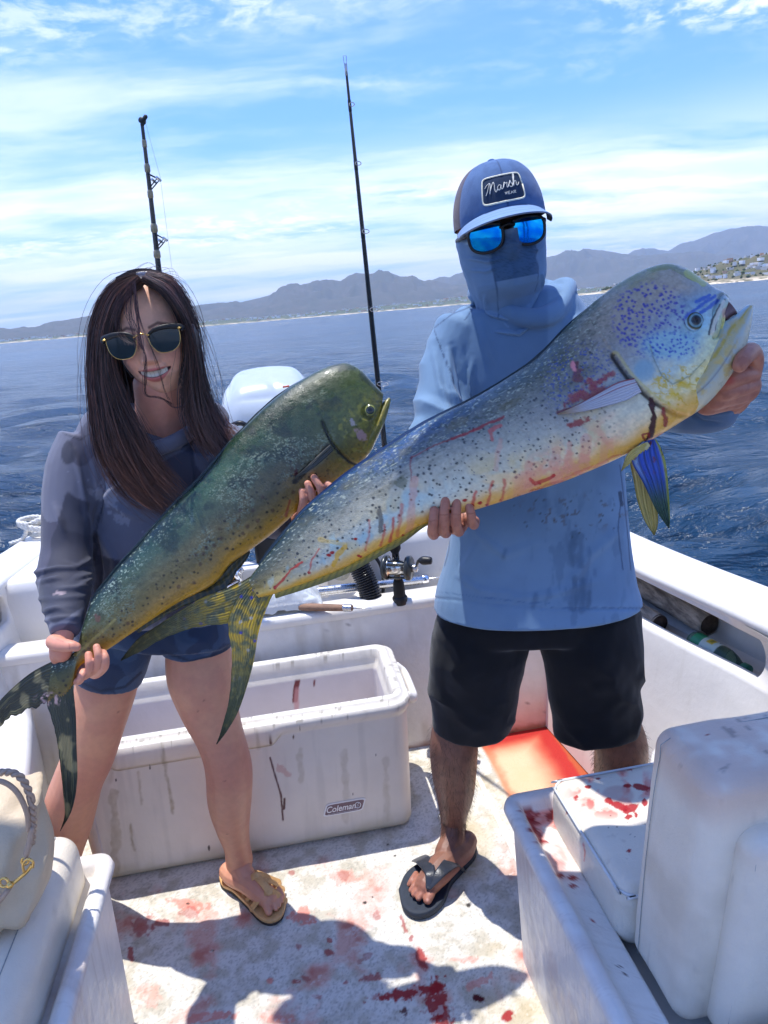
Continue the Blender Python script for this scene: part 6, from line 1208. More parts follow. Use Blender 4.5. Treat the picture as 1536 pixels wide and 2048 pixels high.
def woman_hair(wom, fr):
    G = [np.array([at(*p) for p in g]) for g in (
        [(272, 553, 1.47), (222, 575, 1.475), (189, 640, 1.475), (183, 730, 1.46), (192, 830, 1.43), (206, 910, 1.41), (250, 985, 1.395), (325, 1038, 1.385)],
        [(276, 556, 1.445), (232, 588, 1.44), (204, 660, 1.44), (199, 750, 1.43), (212, 850, 1.405), (232, 925, 1.39), (285, 990, 1.38), (348, 1028, 1.378)],
        [(280, 560, 1.42), (244, 596, 1.418), (220, 665, 1.422), (218, 745, 1.415), (238, 825, 1.405), (265, 895, 1.39), (310, 965, 1.378), (362, 1010, 1.375)],
        [(281, 562, 1.405), (250, 598, 1.412), (227, 655, 1.415), (224, 722, 1.415), (248, 795, 1.415), (280, 862, 1.405), (322, 935, 1.388), (370, 992, 1.376)])]
    Hh = [np.array([at(*p) for p in g]) for g in (
        [(288, 560, 1.408), (334, 592, 1.418), (367, 645, 1.428), (380, 712, 1.435), (374, 772, 1.44), (376, 832, 1.435), (396, 882, 1.42), (428, 926, 1.415)],
        [(294, 558, 1.42), (336, 590, 1.41), (372, 650, 1.425), (387, 722, 1.44), (393, 790, 1.44), (406, 850, 1.43), (430, 900, 1.42), (450, 918, 1.415)],
        [(297, 553, 1.445), (346, 580, 1.445), (380, 650, 1.46), (394, 732, 1.465), (407, 802, 1.46), (430, 856, 1.445), (458, 890, 1.435), (470, 896, 1.432)],
        [(299, 550, 1.475), (352, 570, 1.48), (388, 650, 1.495), (400, 740, 1.50), (418, 812, 1.49), (445, 858, 1.475), (474, 880, 1.46), (482, 890, 1.455)])]
    K = [np.array([at(*p) for p in g]) for g in (
        [(230, 575, 1.53), (205, 660, 1.56), (210, 760, 1.555), (225, 850, 1.55), (250, 930, 1.53)], [(285, 548, 1.56), (285, 620, 1.61), (290, 720, 1.615), (305, 820, 1.60), (315, 900, 1.57)], [(350, 565, 1.54), (385, 650, 1.57), (395, 750, 1.57), (415, 840, 1.555), (430, 900, 1.54)])]
    def sheet(gs, n, m, th):
        gs = np.array([arcres(g, n) for g in gs]); P = np.stack([crom(gs[:, i], m) for i in range(n)], 0); T = np.linspace(0, 1, n)[:, None]; Q = np.linspace(0, 1, m)[None]
        nrm = unit(np.cross(np.gradient(P, axis=0), np.gradient(P, axis=1))); nrm = np.where((nrm @ FW > 0)[..., None], -nrm, nrm)
        lump = .004 * (fbm(np.stack([Q * 26 + 0 * T, T * 2.0 + 0 * Q], -1), 3, 3) - .5); tk = th * np.clip(np.minimum(Q, 1 - Q) * 8, .15, 1) * np.clip((1 - T) * 9, .1, 1)
        a = P + nrm * (lump + tk * .3)[..., None]; b = P - nrm * tk[..., None]; k = n * m; idx = np.arange(k).reshape(n, m); rim = np.r_[idx[:, 0], idx[-1, 1:], idx[::-1, -1][1:], idx[0, ::-1][1:-1]]; r2 = np.roll(rim, -1)
        return np.vstack([a.reshape(-1, 3), b.reshape(-1, 3)]), np.vstack([gridF(n, m), gridF(n, m)[:, ::-1] + k, np.stack([rim, rim + k, r2 + k, r2], 1)])
    # scalp cap
    ph = np.linspace(-0.65, math.pi / 2 * .99, 50); th = np.linspace(-math.pi, math.pi, 90, endpoint=False); PH, TH = np.meshgrid(ph, th, indexing='ij')
    open_ = sstep(np.abs(TH), 1.15, 0.75) * sstep(PH, 1.02, 0.80); P = np.stack([.0795 * np.cos(PH) ** .9 * np.sin(TH), .008 + .122 * np.sin(PH), -.096 + (.0995 - .05 * open_) * np.cos(PH) ** .85 * np.cos(TH)], -1)
    sc_ = (loc(fr, P.reshape(-1, 3)), gridF(50, 90, True))
    parts = [sheet([q[:7] if i else q[:6] for i, q in enumerate(G)], 60, 34, .010), sheet([q[:7] for q in Hh], 60, 34, .010), sheet(K, 40, 24, .02), sc_]; V = np.vstack([p[0] for p in parts]); o = 0; F = []
    for p in parts: F.append(np.asarray(p[1]) + o); o += len(p[0])
    F = np.vstack(F); m = bpy.data.materials.new('dark_brown_hair'); m.use_nodes = True; t = NT(m.node_tree); b = t.n['Principled BSDF']
    t.put(b.inputs['Base Color'], t.add('ShaderNodeAttribute', attribute_name='Col').outputs['Color']); b.inputs['Roughness'].default_value = .38; b.inputs['Specular IOR Level'].default_value = .55; b.inputs['Anisotropic'].default_value = .5
    hair = mobj('hair', V, F, m, wom, np.ones((len(V), 3)) * lin(44, 30, 28))
    g = np.random.default_rng(21); S, R_, Cc = [], [], []
    def grow(gs, cnt, spread, rr, out=0.0, tipj=.03, wob=.006):
        gs = [arcres(q, 30) for q in gs]; m_ = len(gs) - 1
        for _ in range(cnt):
            u_ = g.beta(.9, .9) * m_ * .999; i = int(u_); f = u_ - i; P = gs[i] * (1 - f) + gs[i + 1] * f; tt = np.linspace(0, 1, 30)[:, None]
            c = np.round(u_ * 7) / 7; off = g.normal(0, 1, 3) * spread * (0.35 + tt ** .7); ph_ = g.random() * 9; cl = np.random.default_rng(int(c * 700) + 5); off = off + cl.normal(0, 1, 3) * .006 * tt ** 1.3 + .005 * np.sin(tt * (5 + 4 * cl.random()) + cl.random() * 6) * cl.normal(0, 1, 3) * tt
            wv = wob * np.stack([np.sin(tt[:, 0] * (4 + 4 * g.random()) + ph_), np.cos(tt[:, 0] * 5 + ph_ * 2) * .5, np.sin(tt[:, 0] * 3 + ph_)], 1) * tt
            P = P + off + wv - FW * (out + .004 * g.random()); L_ = int(30 * np.clip(1 - abs(g.normal(0, tipj * 3)), .55, 1)); S.append(P[:L_]); R_.append(rr * g.uniform(.6, 1.3))
            cc_ = lin(52, 36, 34) * g.uniform(.5, 1.5) if g.random() < .72 else lin(100, 68, 60) * g.uniform(.7, 1.2); end = lin(124, 82, 64) * g.uniform(.6, 1.2); tcol = sstep(np.linspace(0, 1, 30)[:L_], .55, 1.0)[:, None] * .75; Cc.append(np.repeat(cc_ * (1 - tcol) + end * tcol, 3, 0))
    grow(G, 1500, .0036, .00075, .005, .05, .008); grow(Hh, 1500, .0036, .00075, .005, .05, .008); grow(K, 350, .006, .001, .0)
    # flyaways and the strands blown across the face
    grow(Hh[2:], 90, .010, .0004, .004, wob=.026); grow(G[:2], 90, .010, .0004, .004, wob=.024); grow(Hh[:2], 50, .008, .0004, .006, wob=.02); grow(G[2:], 60, .008, .0004, .006, wob=.02)
    top = [(262, 548), (300, 545), (330, 560), (350, 575), (375, 620), (390, 660), (410, 720)]
    for _ in range(46):
        i = g.integers(0, 5); a, c = np.array(top[i]) + g.normal(0, 6, 2), np.array(top[i + 2]) + g.normal(0, 6, 2); mid = (a + c) / 2 + np.array([g.uniform(-2, 16), -g.uniform(4, 26)]); P = np.array([at(*a, 1.46), at(*mid, 1.46), at(*c, 1.47)]); S.append(crom(P, 30)); R_.append(.0004); Cc.append(np.ones((90, 3)) * lin(52, 38, 38))
    def face(pts, cnt, sp, rr):
        for _ in range(cnt): P = np.array([at(x + g.normal(0, sp), y + g.normal(0, sp * .6), Y) for x, y, Y in pts]); S.append(crom(P, 30)); R_.append(rr * g.uniform(.7, 1.2)); Cc.append(np.ones((90, 3)) * lin(66, 42, 42) * g.uniform(.7, 1.3))
    face([(268, 562, 1.385), (272, 620, 1.372), (280, 680, 1.352), (290, 715, 1.345), (290, 755, 1.352), (293, 790, 1.37), (320, 795, 1.385), (345, 808, 1.40)], 13, 2.6, .00050)
    face([(262, 566, 1.385), (256, 620, 1.372), (266, 655, 1.368), (280, 700, 1.352)], 14, 5.0, .0005); face([(272, 600, 1.375), (282, 650, 1.365), (300, 690, 1.34), (316, 730, 1.35), (328, 780, 1.375), (338, 800, 1.39)], 6, 1.5, .00045)
    face([(245, 590, 1.385), (232, 630, 1.38), (240, 668, 1.375), (262, 690, 1.36)], 12, 5, .0005); face([(330, 800, 1.39), (350, 815, 1.40), (372, 805, 1.41), (384, 770, 1.41)], 5, 2, .0004)
    hv, hf = strands(S, R_); mobj('hair_strands', hv, hf, m, wom, np.vstack(Cc))

def woman_glasses(wom, fr):
    gl = bpy.data.objects.new('sunglasses', None); col.objects.link(gl); gl.parent = wom
    lens = bpy.data.materials.new('dark_green_lens'); lens.use_nodes = True; b = lens.node_tree.nodes['Principled BSDF']; b.inputs['Base Color'].default_value = (.006, .016, .022, 1); b.inputs['Roughness'].default_value = .05; b.inputs['Specular IOR Level'].default_value = .45
    for s in (-1, 1):
        cx, cy = s * .0405, -.004; out = np.array([(-.026, .014), (-.012, .019), (.010, .020), (.026, .016), (.0285, .004), (.025, -.012), (.014, -.0225), (-.002, -.0255), (-.016, -.022), (-.025, -.010), (-.028, .002)]); out[:, 0] *= s; ring = arcres(np.vstack([out, out[:1]]), 61)[:-1]
        zf = lambda x_, y_: .0165 - 1.7 * x_ ** 2 - 1.2 * y_ ** 2
        def rg(k, o=0): x_, y_ = cx + ring[:, 0] * k, cy + ring[:, 1] * k; return np.stack([x_, y_, zf(x_, y_) + o], -1)
        mobj('lens', loc(fr, np.vstack([rg(k) for k in (.001, .3, .6, .85, 1.0)])), gridF(5, 60, True), lens, gl)
        r1 = rg(1.02); mobj('rim', *sweep(loc(fr, np.vstack([r1, r1[:1]])), .00045, .0006, n=6, cap=False), M_GOLD, gl)
        br = np.array([(-.0275, .0065), (-.024, .0135), (-.010, .0190), (.010, .0205), (.024, .0185), (.0335, .0165), (.0345, .010)]); br[:, 0] *= s; c = arcres(br, 30); x_, y_ = cx + c[:, 0], cy + c[:, 1]
        mobj('brow_bar', *sweep(loc(fr, np.stack([x_, y_, zf(x_, y_) + .0005], -1)), np.interp(np.linspace(0, 1, 30), [0, .3, .8, 1], [.002, .0042, .0055, .0045]), .0026, side=fr[1][1], n=10), M_DARK, gl)
        mobj('rivet', *ell(loc(fr, (s * .0715, .0105, zf(.0715, .0) + .0032)), (.0042, .0020, .0016), fr[1], 7), M_GOLD, gl)
        mobj('temple_arm', *sweep(loc(fr, crom([(s * .0745, .0105, .006), (s * .079, .009, -.02), (s * .081, .006, -.09)], 12)), .0018, .004, n=8), M_DARK, gl)
    mobj('bridge', *sweep(loc(fr, crom([(-.0145, .006, .0175), (0, .0105, .0205), (.0145, .006, .0175)], 9)), .0022, .0016, n=8), M_GOLD, gl)
MAN = build_man(); WOMAN = build_woman()

# ------------------------------------------------------------------ cooler
def cooler():
    root = thing('cooler', 'big open white cooler with blood drips and a brand badge, no lid', 'cooler')
    u0, u1, v0, v1 = -0.655, 0.318, -0.018, 0.368; R0 = 0.055
    nf = 380
    def rr(o, z, dip=0.0):
        x0, x1, y0, y1 = u0 - o, u1 + o, v0 - o, v1 + o; r = max(R0 + o, 0.012); P = []
        P += [(x, y0) for x in np.linspace(x0 + r, x1 - r, nf, endpoint=False)]
        for cx, cy, a0 in ((x1 - r, y0 + r, -90), (x1 - r, y1 - r, 0), (x0 + r, y1 - r, 90), (x0 + r, y0 + r, 180)):
            P += [(cx + r * math.cos(math.radians(a0 + t)), cy + r * math.sin(math.radians(a0 + t))) for t in np.linspace(0, 90, 16)]
            if a0 == -90: P += [(x1, y) for y in np.linspace(y0 + r, y1 - r, 40)[1:-1]]
            if a0 == 0: P += [(x, y1) for x in np.linspace(x1 - r, x0 + r, 260)[1:-1]]
            if a0 == 90: P += [(x0, y) for y in np.linspace(y1 - r, y0 + r, 20)[1:-1]]
        P = np.array(P); z = np.full(len(P), z, float)
        if dip: z = z - dip * sstep(P[:, 0], -0.05, -0.09) * sstep(P[:, 0], -0.55, -0.51) * (P[:, 1] < v0 + 0.06)
        return np.c_[P, z]
    outer = [(-.05, .002), (-.032, .004), (-.02, .012), (-.014, .03)] + [(-.014 + .012 * k / 90, .03 + .366 * k / 90) for k in range(1, 91)]
    prof = [(o, z, 0) for o, z in outer] + [(-.001, .400, .03), (.004, .410, .03), (.009, .416, .03), (.010, .430, .012), (.007, .440, .0), (.001, .443, 0), (-.010, .444, 0), (-.013, .452, 0), (-.020, .455, 0), (-.034, .453, 0), (-.040, .446, 0), (-.042, .42, 0), (-.046, .40, 0), (-.052, .39, 0)] + \
           [(-.053 - .016 * k / 40, .388 - .31 * k / 40, 0) for k in range(1, 41)] + [(-.085, .066, 0), (-.12, .062, 0)]
    R = np.stack([rr(*p) for p in prof]); k, n = R.shape[:2]; P = B(R[..., 0], R[..., 1], R[..., 2]); px, py = proj(P); xy = np.stack([px, py], -1)
    C = np.ones((k, n, 3)) * lin(220, 213, 201); inside = (np.arange(k) >= len(outer) + 14)[:, None] * np.ones((1, n)); C = paint(C, lin(206, 198, 200), inside * .8)
    q = np.stack([R[..., 0] + R[..., 1] * 1.3, R[..., 2]], -1); C = paint(C, lin(176, 172, 162), sstep(fbm(q * np.array([40, 4]), 4, 2), .5, .8) * .24 * (1 - inside)); C = paint(C, lin(190, 178, 140), sstep(R[..., 2] + .05 * fbm(q * 20, 3, 5), .09, .03) * .6 * (1 - inside))
    fr_ = (1 - inside) * (R[..., 1] < v0 + .03); brown = lin(140, 124, 84)
    for i, (pts, wd, kk) in enumerate((([(325, 1490), (330, 1540), (342, 1600), (346, 1625)], 2.2, .6), ([(278, 1545), (280, 1580), (284, 1608)], 1.4, .5), ([(225, 1590), (232, 1650), (228, 1740)], 8, .4), ([(260, 1650), (268, 1700)], 1.6, .7), ([(515, 1470), (516, 1495)], 3, .4), ([(228, 1500), (222, 1560)], 7, .35), ([(600, 1500), (602, 1560)], 5, .3), ([(770, 1520), (774, 1640)], 5, .25), ([(690, 1500), (692, 1640)], 6, .25), ([(470, 1560), (474, 1650)], 4, .25))):
        C = np.where((fr_ > 0)[..., None], streak(C, px + 7 * (fbm(xy / 16, 3, i) - .5), py, pts, wd, brown, kk * (.4 + .9 * fbm(xy / 9, 3, i + 40)), i, soft=3.5, rag=1.0), C)
    for i, (pts, wd) in enumerate((([(540, 1515), (547, 1540), (556, 1570), (562, 1590), (566, 1640)], 1.6), ([(569, 1598), (568, 1618)], 2.0), ([(540, 1480), (542, 1488)], 2.2))): C = np.where((fr_ > 0)[..., None], streak(C, px, py, pts, wd, lin(74, 14, 18), .95, i, rag=.4), C)
    C = np.where((fr_ > 0)[..., None], blob(C, px, py, 566, 1540, 18, 7, lin(196, 150, 140), .6, 35, 4), C)
    for x, y, r in ((587, 1474, 3), (418, 1696, 4), (600, 1458, 2), (310, 1518, 4), (300, 1535, 3), (232, 1560, 3), (706, 1588, 2), (752, 1510, 2), (640, 1700, 2)): C = np.where((fr_ > 0)[..., None], blob(C, px, py, x, y, r * .7, r * 1.6, lin(52, 36, 30), .9, seed=x, rag=.3), C)
    ins = (inside > 0)
    for i, (pts, wd) in enumerate((([(606, 1322), (600, 1345), (592, 1375), (590, 1402)], 4.5), ([(617, 1298), (617, 1308)], 2.0), ([(629, 1362), (628, 1372)], 1.4))): C = np.where(ins[..., None], streak(C, px, py, pts, wd, lin(110, 12, 20), .95, i + 5, rag=.5), C)
    C = np.where(ins[..., None], streak(C, px, py, [(594, 1380), (593, 1420)], 4, lin(206, 150, 150), .7, 3, soft=3), C)
    C = paint(C, lin(120, 112, 96), sstep(fbm(xy / 7, 3, 9), .68, .74) * (np.abs(R[..., 2] - .44) < .02) * .6)
    F = gridF(k, n, True).tolist()
    o = mobj('tub', P.reshape(-1, 3), np.array(gridF(k, n, True)), principled('white_cooler_plastic', vcol=True, rough=.42, var=.03, vscale=12, bump=.0016, bscale=26), root, C.reshape(-1, 3))
    bot = prof[-1]; mobj('liner_floor', *inB(prism([(u0 + .1, v0 + .1), (u1 - .1, v0 + .1), (u1 - .1, v1 - .1), (u0 + .1, v1 - .1)], .058, .0615)), M_GEL, root, smooth=False); mobj('base', *inB(prism([(u0 + .06, v0 + .06), (u1 - .06, v0 + .06), (u1 - .06, v1 - .06), (u0 + .06, v1 - .06)], .001, .004)), M_GEL, root, smooth=False)
    # moulded end handle
    hnd = B(np.array([u1 + .012, u1 + .034, u1 + .038, u1 + .034, u1 + .012]), np.array([.09, .11, .19, .27, .29]), np.array([.395, .375, .37, .375, .395])); mobj('handle', *sweep(crom(hnd, 25), .012, .016, n=12), M_GEL, root)
    # badge
    fa = lambda u, z, o=0.0: B(u, v0 + .014 - .012 * (np.asarray(z, float) - .03) / .355 - o, z)
    uc, zc, hw, hh, sl = .098, .118, .060, .0215, .35
    def plate(s, o, mat, name):
        t = np.linspace(0, 2 * math.pi, 40, endpoint=False); a = np.sign(np.cos(t)) * np.abs(np.cos(t)) ** .25 * hw * s; b = np.sign(np.sin(t)) * np.abs(np.sin(t)) ** .25 * (hh - hw + hw * s); uu = uc + a + sl * b; zz = zc + b
        V = np.vstack([fa(uu, zz, 0.0), fa(uu, zz, o), fa(uc, zc, o)[None]]); n_ = 40; F = [(i, (i + 1) % n_, n_ + (i + 1) % n_, n_ + i) for i in range(n_)] + [(n_ + i, n_ + (i + 1) % n_, 2 * n_) for i in range(n_)]
        return mobj(name, V, F, mat, root, smooth=False)
    plate(1.0, .0022, principled('badge_white', (.78, .78, .77), .4, var=.04), 'badge'); plate(.93, .0030, principled('badge_mauve', tuple(lin(122, 100, 104)), .45, var=.06), 'badge_face')
    cu = bpy.data.curves.new('t', 'FONT'); cu.body = 'Coleman'; cu.size = .0300; cu.align_x = 'CENTER'; cu.align_y = 'CENTER'; cu.shear = .30; cu.offset = .0005; to = bpy.data.objects.new('t', cu); col.objects.link(to)
    me = bpy.data.meshes.new_from_object(to.evaluated_get(bpy.context.evaluated_depsgraph_get())); v = np.array([x.co[:] for x in me.vertices]); f = [tuple(p.vertices) for p in me.polygons]; bpy.data.objects.remove(to); bpy.data.meshes.remove(me)
    mobj('badge_lettering', fa(uc - .012 + v[:, 0] * .82 + 0.0 * v[:, 1], zc + v[:, 1] + .001, .0038), f, principled('badge_letter_white', (.8, .8, .79), .4, var=.02), root, smooth=False)
    t = np.linspace(0, 2 * math.pi, 33); mobj('badge_lantern', *sweep(fa(uc + .040 + .0085 * np.cos(t), zc + .001 + .0100 * np.sin(t), .0036), .0013, .0006, n=6, cap=False), principled('badge_ring_white', (.8, .8, .79), .4, var=.02), root)
    mobj('badge_flame', *sweep(fa(uc + .040 + np.array([-.002, .001, -.001, .003]), zc + np.array([-.006, -.001, .003, .007]), .0036), [.002, .0035, .0025, .001], .0005, n=6), principled('badge_flame_white', (.8, .8, .79), .4, var=.02), root)
    t = np.linspace(-.9, .9, 12); mobj('badge_rule', *sweep(fa(uc + t * hw * .85 - .006, np.full(12, zc - .0135), .0036), .0008, .0005, n=5), principled('badge_rule_white', (.8, .8, .79), .4, var=.02), root)
    base_at(root)
cooler()

# ------------------------------------------------------------------ cushions
def vinyl(name, tone=(0.72, 0.735, 0.74)): return principled(name, vcol=True, rough=.42, spec=.4, var=.04, vscale=14, bump=.0010, bscale=260, bdetail=2, rvar=.08)
M_VIN = vinyl('white_vinyl'); M_SEAM = principled('grey_stitching', tuple(lin(150, 154, 152)), .7, var=.2, vscale=300); M_PIPE = principled('vinyl_piping', (.66, .67, .66), .45, var=.05)
def rb_part(root, name, c, h, r, bulge, seed, paintf=None, tilt=0.0, n=22, arc=5, lean=0.0):
    V, F = rbox(h, r, n, bulge, arc); V = V.copy(); V[:, 0] += lean * (V[:, 2] / h[2] - 1); V[:, 2] += .003 * (fbm(V * 14, 3, seed) - .5) * 2; V[:, 0] += .004 * (fbm(V * 11 + 3, 3, seed + 1) - .5); V[:, 1] += .004 * (fbm(V * 11 + 9, 3, seed + 2) - .5)
    L = V.copy(); ct, st = math.cos(tilt), math.sin(tilt); y, z = V[:, 1] * ct - V[:, 2] * st, V[:, 1] * st + V[:, 2] * ct; P = B(c[0] + V[:, 0], c[1] + y, c[2] + z)
    C = np.ones((len(P), 3)) * lin(228, 218, 200); C = paint(C, lin(196, 184, 164), sstep(fbm(L * 9, 4, seed + 5), .5, .72) * .5); C = paint(C, lin(150, 140, 130), sstep(fbm(L * np.array([60, 60, 20]), 3, seed + 6), .70, .80) * .22)
    if paintf: px, py = proj(P); C = paintf(C, px, py, L)
    return mobj(name, P, F, M_VIN, root, C), lambda a: B(c[0] + a[:, 0] + lean * (a[:, 2] / h[2] - 1), c[1] + a[:, 1] * ct - a[:, 2] * st, c[2] + a[:, 1] * st + a[:, 2] * ct)
def seam(root, pts, fn, r=.0007, name='seam', mat=None): mobj(name, *tube(fn(np.array(pts, float)), r, 6, 40), mat or M_SEAM, root)
def rect_path(hx, hy, z, r, n=10):
    P = []
    for sx, sy, a0 in ((1, 1, 0), (-1, 1, 90), (-1, -1, 180), (1, -1, 270)): P += [(sx * (hx - r) + r * math.cos(math.radians(a0 + t)), sy * (hy - r) + r * math.sin(math.radians(a0 + t)), z) for t in np.linspace(0, 90, n)]
    return np.array(P + P[:1])
def cushions():
    def bloody(C, px, py, L):
        xy = np.stack([px, py], -1); n = fbm(xy / 24, 4, 7); reg = sstep(np.hypot((px - 1225) / 95, (py - 1585) / 55), 1.2, .5); C = paint(C, lin(232, 158, 142), reg * sstep(n, .45, .58) * .8); C = paint(C, lin(200, 70, 66), reg * sstep(n, .60, .66) * .7); C = paint(C, lin(196, 160, 150), sstep(np.hypot((px - 1235) / 34, (py - 1592) / 22), 1.1, .8) * .6)
        for i, (x, y, a, b, g) in enumerate(((1218, 1602, 9, 7, 20), (1240, 1612, 22, 8, 20), (1260, 1618, 18, 10, -20), (1285, 1575, 22, 7, 10), (1255, 1572, 12, 4, 0), (1257, 1634, 8, 5, -20), (1272, 1630, 4, 6, 0), (1152, 1596, 5, 7, 20), (1175, 1574, 7, 4, 0), (1195, 1557, 6, 3, 0), (1258, 1538, 8, 4, 0), (1258, 1701, 5, 4, 0), (1134, 1625, 3, 5, 0), (1290, 1605, 6, 8, 0))): C = blob(C, px, py, x, y, a, b, lin(160, 22, 30), .95, g, i, rag=.45, soft=.25)
        d, r = worley(xy / 9, 4); C = paint(C, lin(70, 44, 40), (r > .82) * sstep(d, .2, .1) * sstep(np.hypot((px - 1230) / 90, (py - 1660) / 70), 1.1, .4) * .8); C = streak(C, px, py, [(1166, 1685), (1170, 1705), (1168, 1722)], 1.0, lin(200, 90, 90), .8); return C
    t = thing('seat_cushion', 'flat white vinyl cushion splattered with blood on the locker seat', 'cushion')
    h = (.245, .170, .066); o, fn = rb_part(t, 'pad', (.775, -.712, .452), h, .035, (0, 0, .006), 31, bloody, n=150)
    mobj('piping', *tube(fn(rect_path(h[0] - .004, h[1] - .004, h[2] - .012, .035)), .0030, 6, 150), M_PIPE, t); base_at(t)
    t = thing('bench_cushion', 'tall upright white vinyl cushion with stitched panel and stained top', 'cushion')
    def dirty(C, px, py, L): 
        C = paint(C, lin(206, 176, 156), sstep(L[:, 2], .12, .21) * sstep(fbm(L * 16, 4, 9), .36, .6) * .75); C = paint(C, lin(110, 96, 90), sstep(fbm(L * 60, 3, 8), .70, .76) * sstep(L[:, 2], .19, .22) * .5); return blob(C, px, py, 1415, 1470, 5, 2.4, lin(150, 60, 50), .9, 10)
    h = (.235, .084, .222); o, fn = rb_part(t, 'back_pad', (.812, -.962, .628), h, .030, (.004, .006, .004), 41, dirty, n=60, lean=.018)
    h2 = (.205, .040, .185); o2, fn2 = rb_part(t, 'front_panel', (.825, -1.050, .590), h2, .034, (.0, .010, .0), 45, dirty, n=40, lean=.018)
    xs = -h[0] - .0015; seam(t, [(xs, .045, -.20), (xs - .0028, .048, 0), (xs, .045, .185), (-h[0] + .02, .045, h[2] - .004), (0, .045, h[2] + .002), (h[0] - .05, .045, h[2])], fn); mobj('panel_seam', *tube(fn2(np.array([(-h2[0] + .012, -h2[1] + .010, z) for z in np.linspace(-h2[2] + .02, h2[2] - .03, 12)] + [(x, -h2[1] + .008, h2[2] - .012) for x in np.linspace(-h2[0] + .03, h2[0] - .02, 8)])), .0012, 6, 80), M_SEAM, t); base_at(t)
    t = thing('seat_cushion', 'white vinyl cushion before the stitched front of the tall upright cushion', 'cushion'); rb_part(t, 'pad', (.79, -1.40, .425), (.25, .28, .062), .035, (0, 0, .006), 51); base_at(t)
    t = thing('seat_cushion', 'white vinyl seat cushion with stitched edge under the beige handbag', 'cushion')
    h = (.235, .33, .075); o, fn = rb_part(t, 'pad', (-.712, -.785, .465), h, .045, (0, 0, .008), 61, None, n=34)
    seam(t, [(h[0] - .040, y, h[2] + .001) for y in np.linspace(-h[1] + .03, h[1] - .03, 14)], fn, .0012); net = np.array([(h[0] - .012 - .004 * (i % 2), -h[1] + .06 + .0 * i, -.03 + .012 * i) for i in range(6)]); base_at(t)
cushions()

# ------------------------------------------------------------------ handbag
def handbag():
    t = thing('handbag', 'beige leather handbag with rope-twist strap and gold clasps on the seat cushion', 'handbag')
    c = at(-42, 1700, 1.075); V, F = rbox((.115, .07, .105), .045, 16, (.012, .016, .008), 5); r = fbm(V * 15, 3, 3); V = V * (1 + .05 * (r[:, None] - .5)) ; V[:, 0] *= 1 - .18 * sstep(V[:, 2], -.02, .1); V = V + unit(V) * (folds(V, V, lambda q: q @ np.array([.9, .2, -.3]), .024, 15, 7, .40))[:, None]
    P = c + V @ np.array([RT * .98, FW * 0 + np.array([0, 1, 0]), UP]); ml = principled('beige_leather', tuple(lin(200, 180, 150)), .5, var=.07, vscale=16, bump=.0009, bscale=180); mobj('bag_body', P, F, ml, t)
    mb = principled('taupe_strap', tuple(lin(172, 146, 124)), .5, var=.1, vscale=90, bump=.0008, bscale=200)
    Q = arcres(pxs([(-50, 1560, 1.02), (0, 1545, 1.01), (38, 1552, 1.0), (60, 1590, .995), (66, 1640, .995), (63, 1690, 1.0)]), 110); ang = np.linspace(0, 60, 110); S_ = np.cross(np.gradient(Q, axis=0), [0, 0, 1.0]); S_ = unit(S_); N_ = unit(np.cross(S_, np.gradient(Q, axis=0)))
    for k in range(2): mobj('strap_cord', *sweep(Q + .0030 * (S_ * np.cos(ang + k * math.pi)[:, None] + N_ * np.sin(ang + k * math.pi)[:, None]), .0036, n=8), mb, t)
    mobj('strap', *sweep(arcres(pxs([(-50, 1580, .985), (-5, 1562, .985), (30, 1580, .985), (52, 1620, .985), (58, 1660, .99)]), 40), .0045, .004, n=8), mb, t)
    mobj('strap_tab', *sweep(arcres(pxs([(64, 1656, .99), (58, 1690, .985), (52, 1708, .985)]), 12), .009, .004, n=10, p=3), mb, t); a = at(14, 1795, .975); mobj('strap_end', *sweep(arcres(pxs([(18, 1778, .975), (0, 1800, .975), (-25, 1830, .975)]), 12), .011, .004, n=10, p=3), mb, t)
    def ring(px, py, Y, r, wd, nm):
        c_ = at(px, py, Y); s = Y / FPX * 1.03; tt = np.linspace(0, 2 * math.pi, 33); mobj(nm, *sweep(np.stack([c_ + RT * r * s * math.cos(x) + UP * r * s * math.sin(x) for x in tt]), wd, n=8, cap=False), M_GOLD, t)
    ring(50, 1722, .98, 8, .0020, 'clasp_ring'); ring(8, 1765, .972, 10, .0022, 'clasp_ring'); mobj('clasp_bar', *sweep(arcres(pxs([(64, 1730, .978), (55, 1742, .976), (35, 1760, .974), (18, 1772, .972)]), 16), .0032, n=8), M_GOLD, t)
    mobj('clasp_hook', *sweep(arcres(pxs([(48, 1745, .972), (46, 1728, .972), (56, 1718, .972), (66, 1724, .972), (66, 1735, .972)]), 20), .0020, n=8), M_GOLD, t); mobj('clasp_knob', *ell(at(20, 1770, .970), .006, n=8), M_GOLD, t); base_at(t)
handbag()

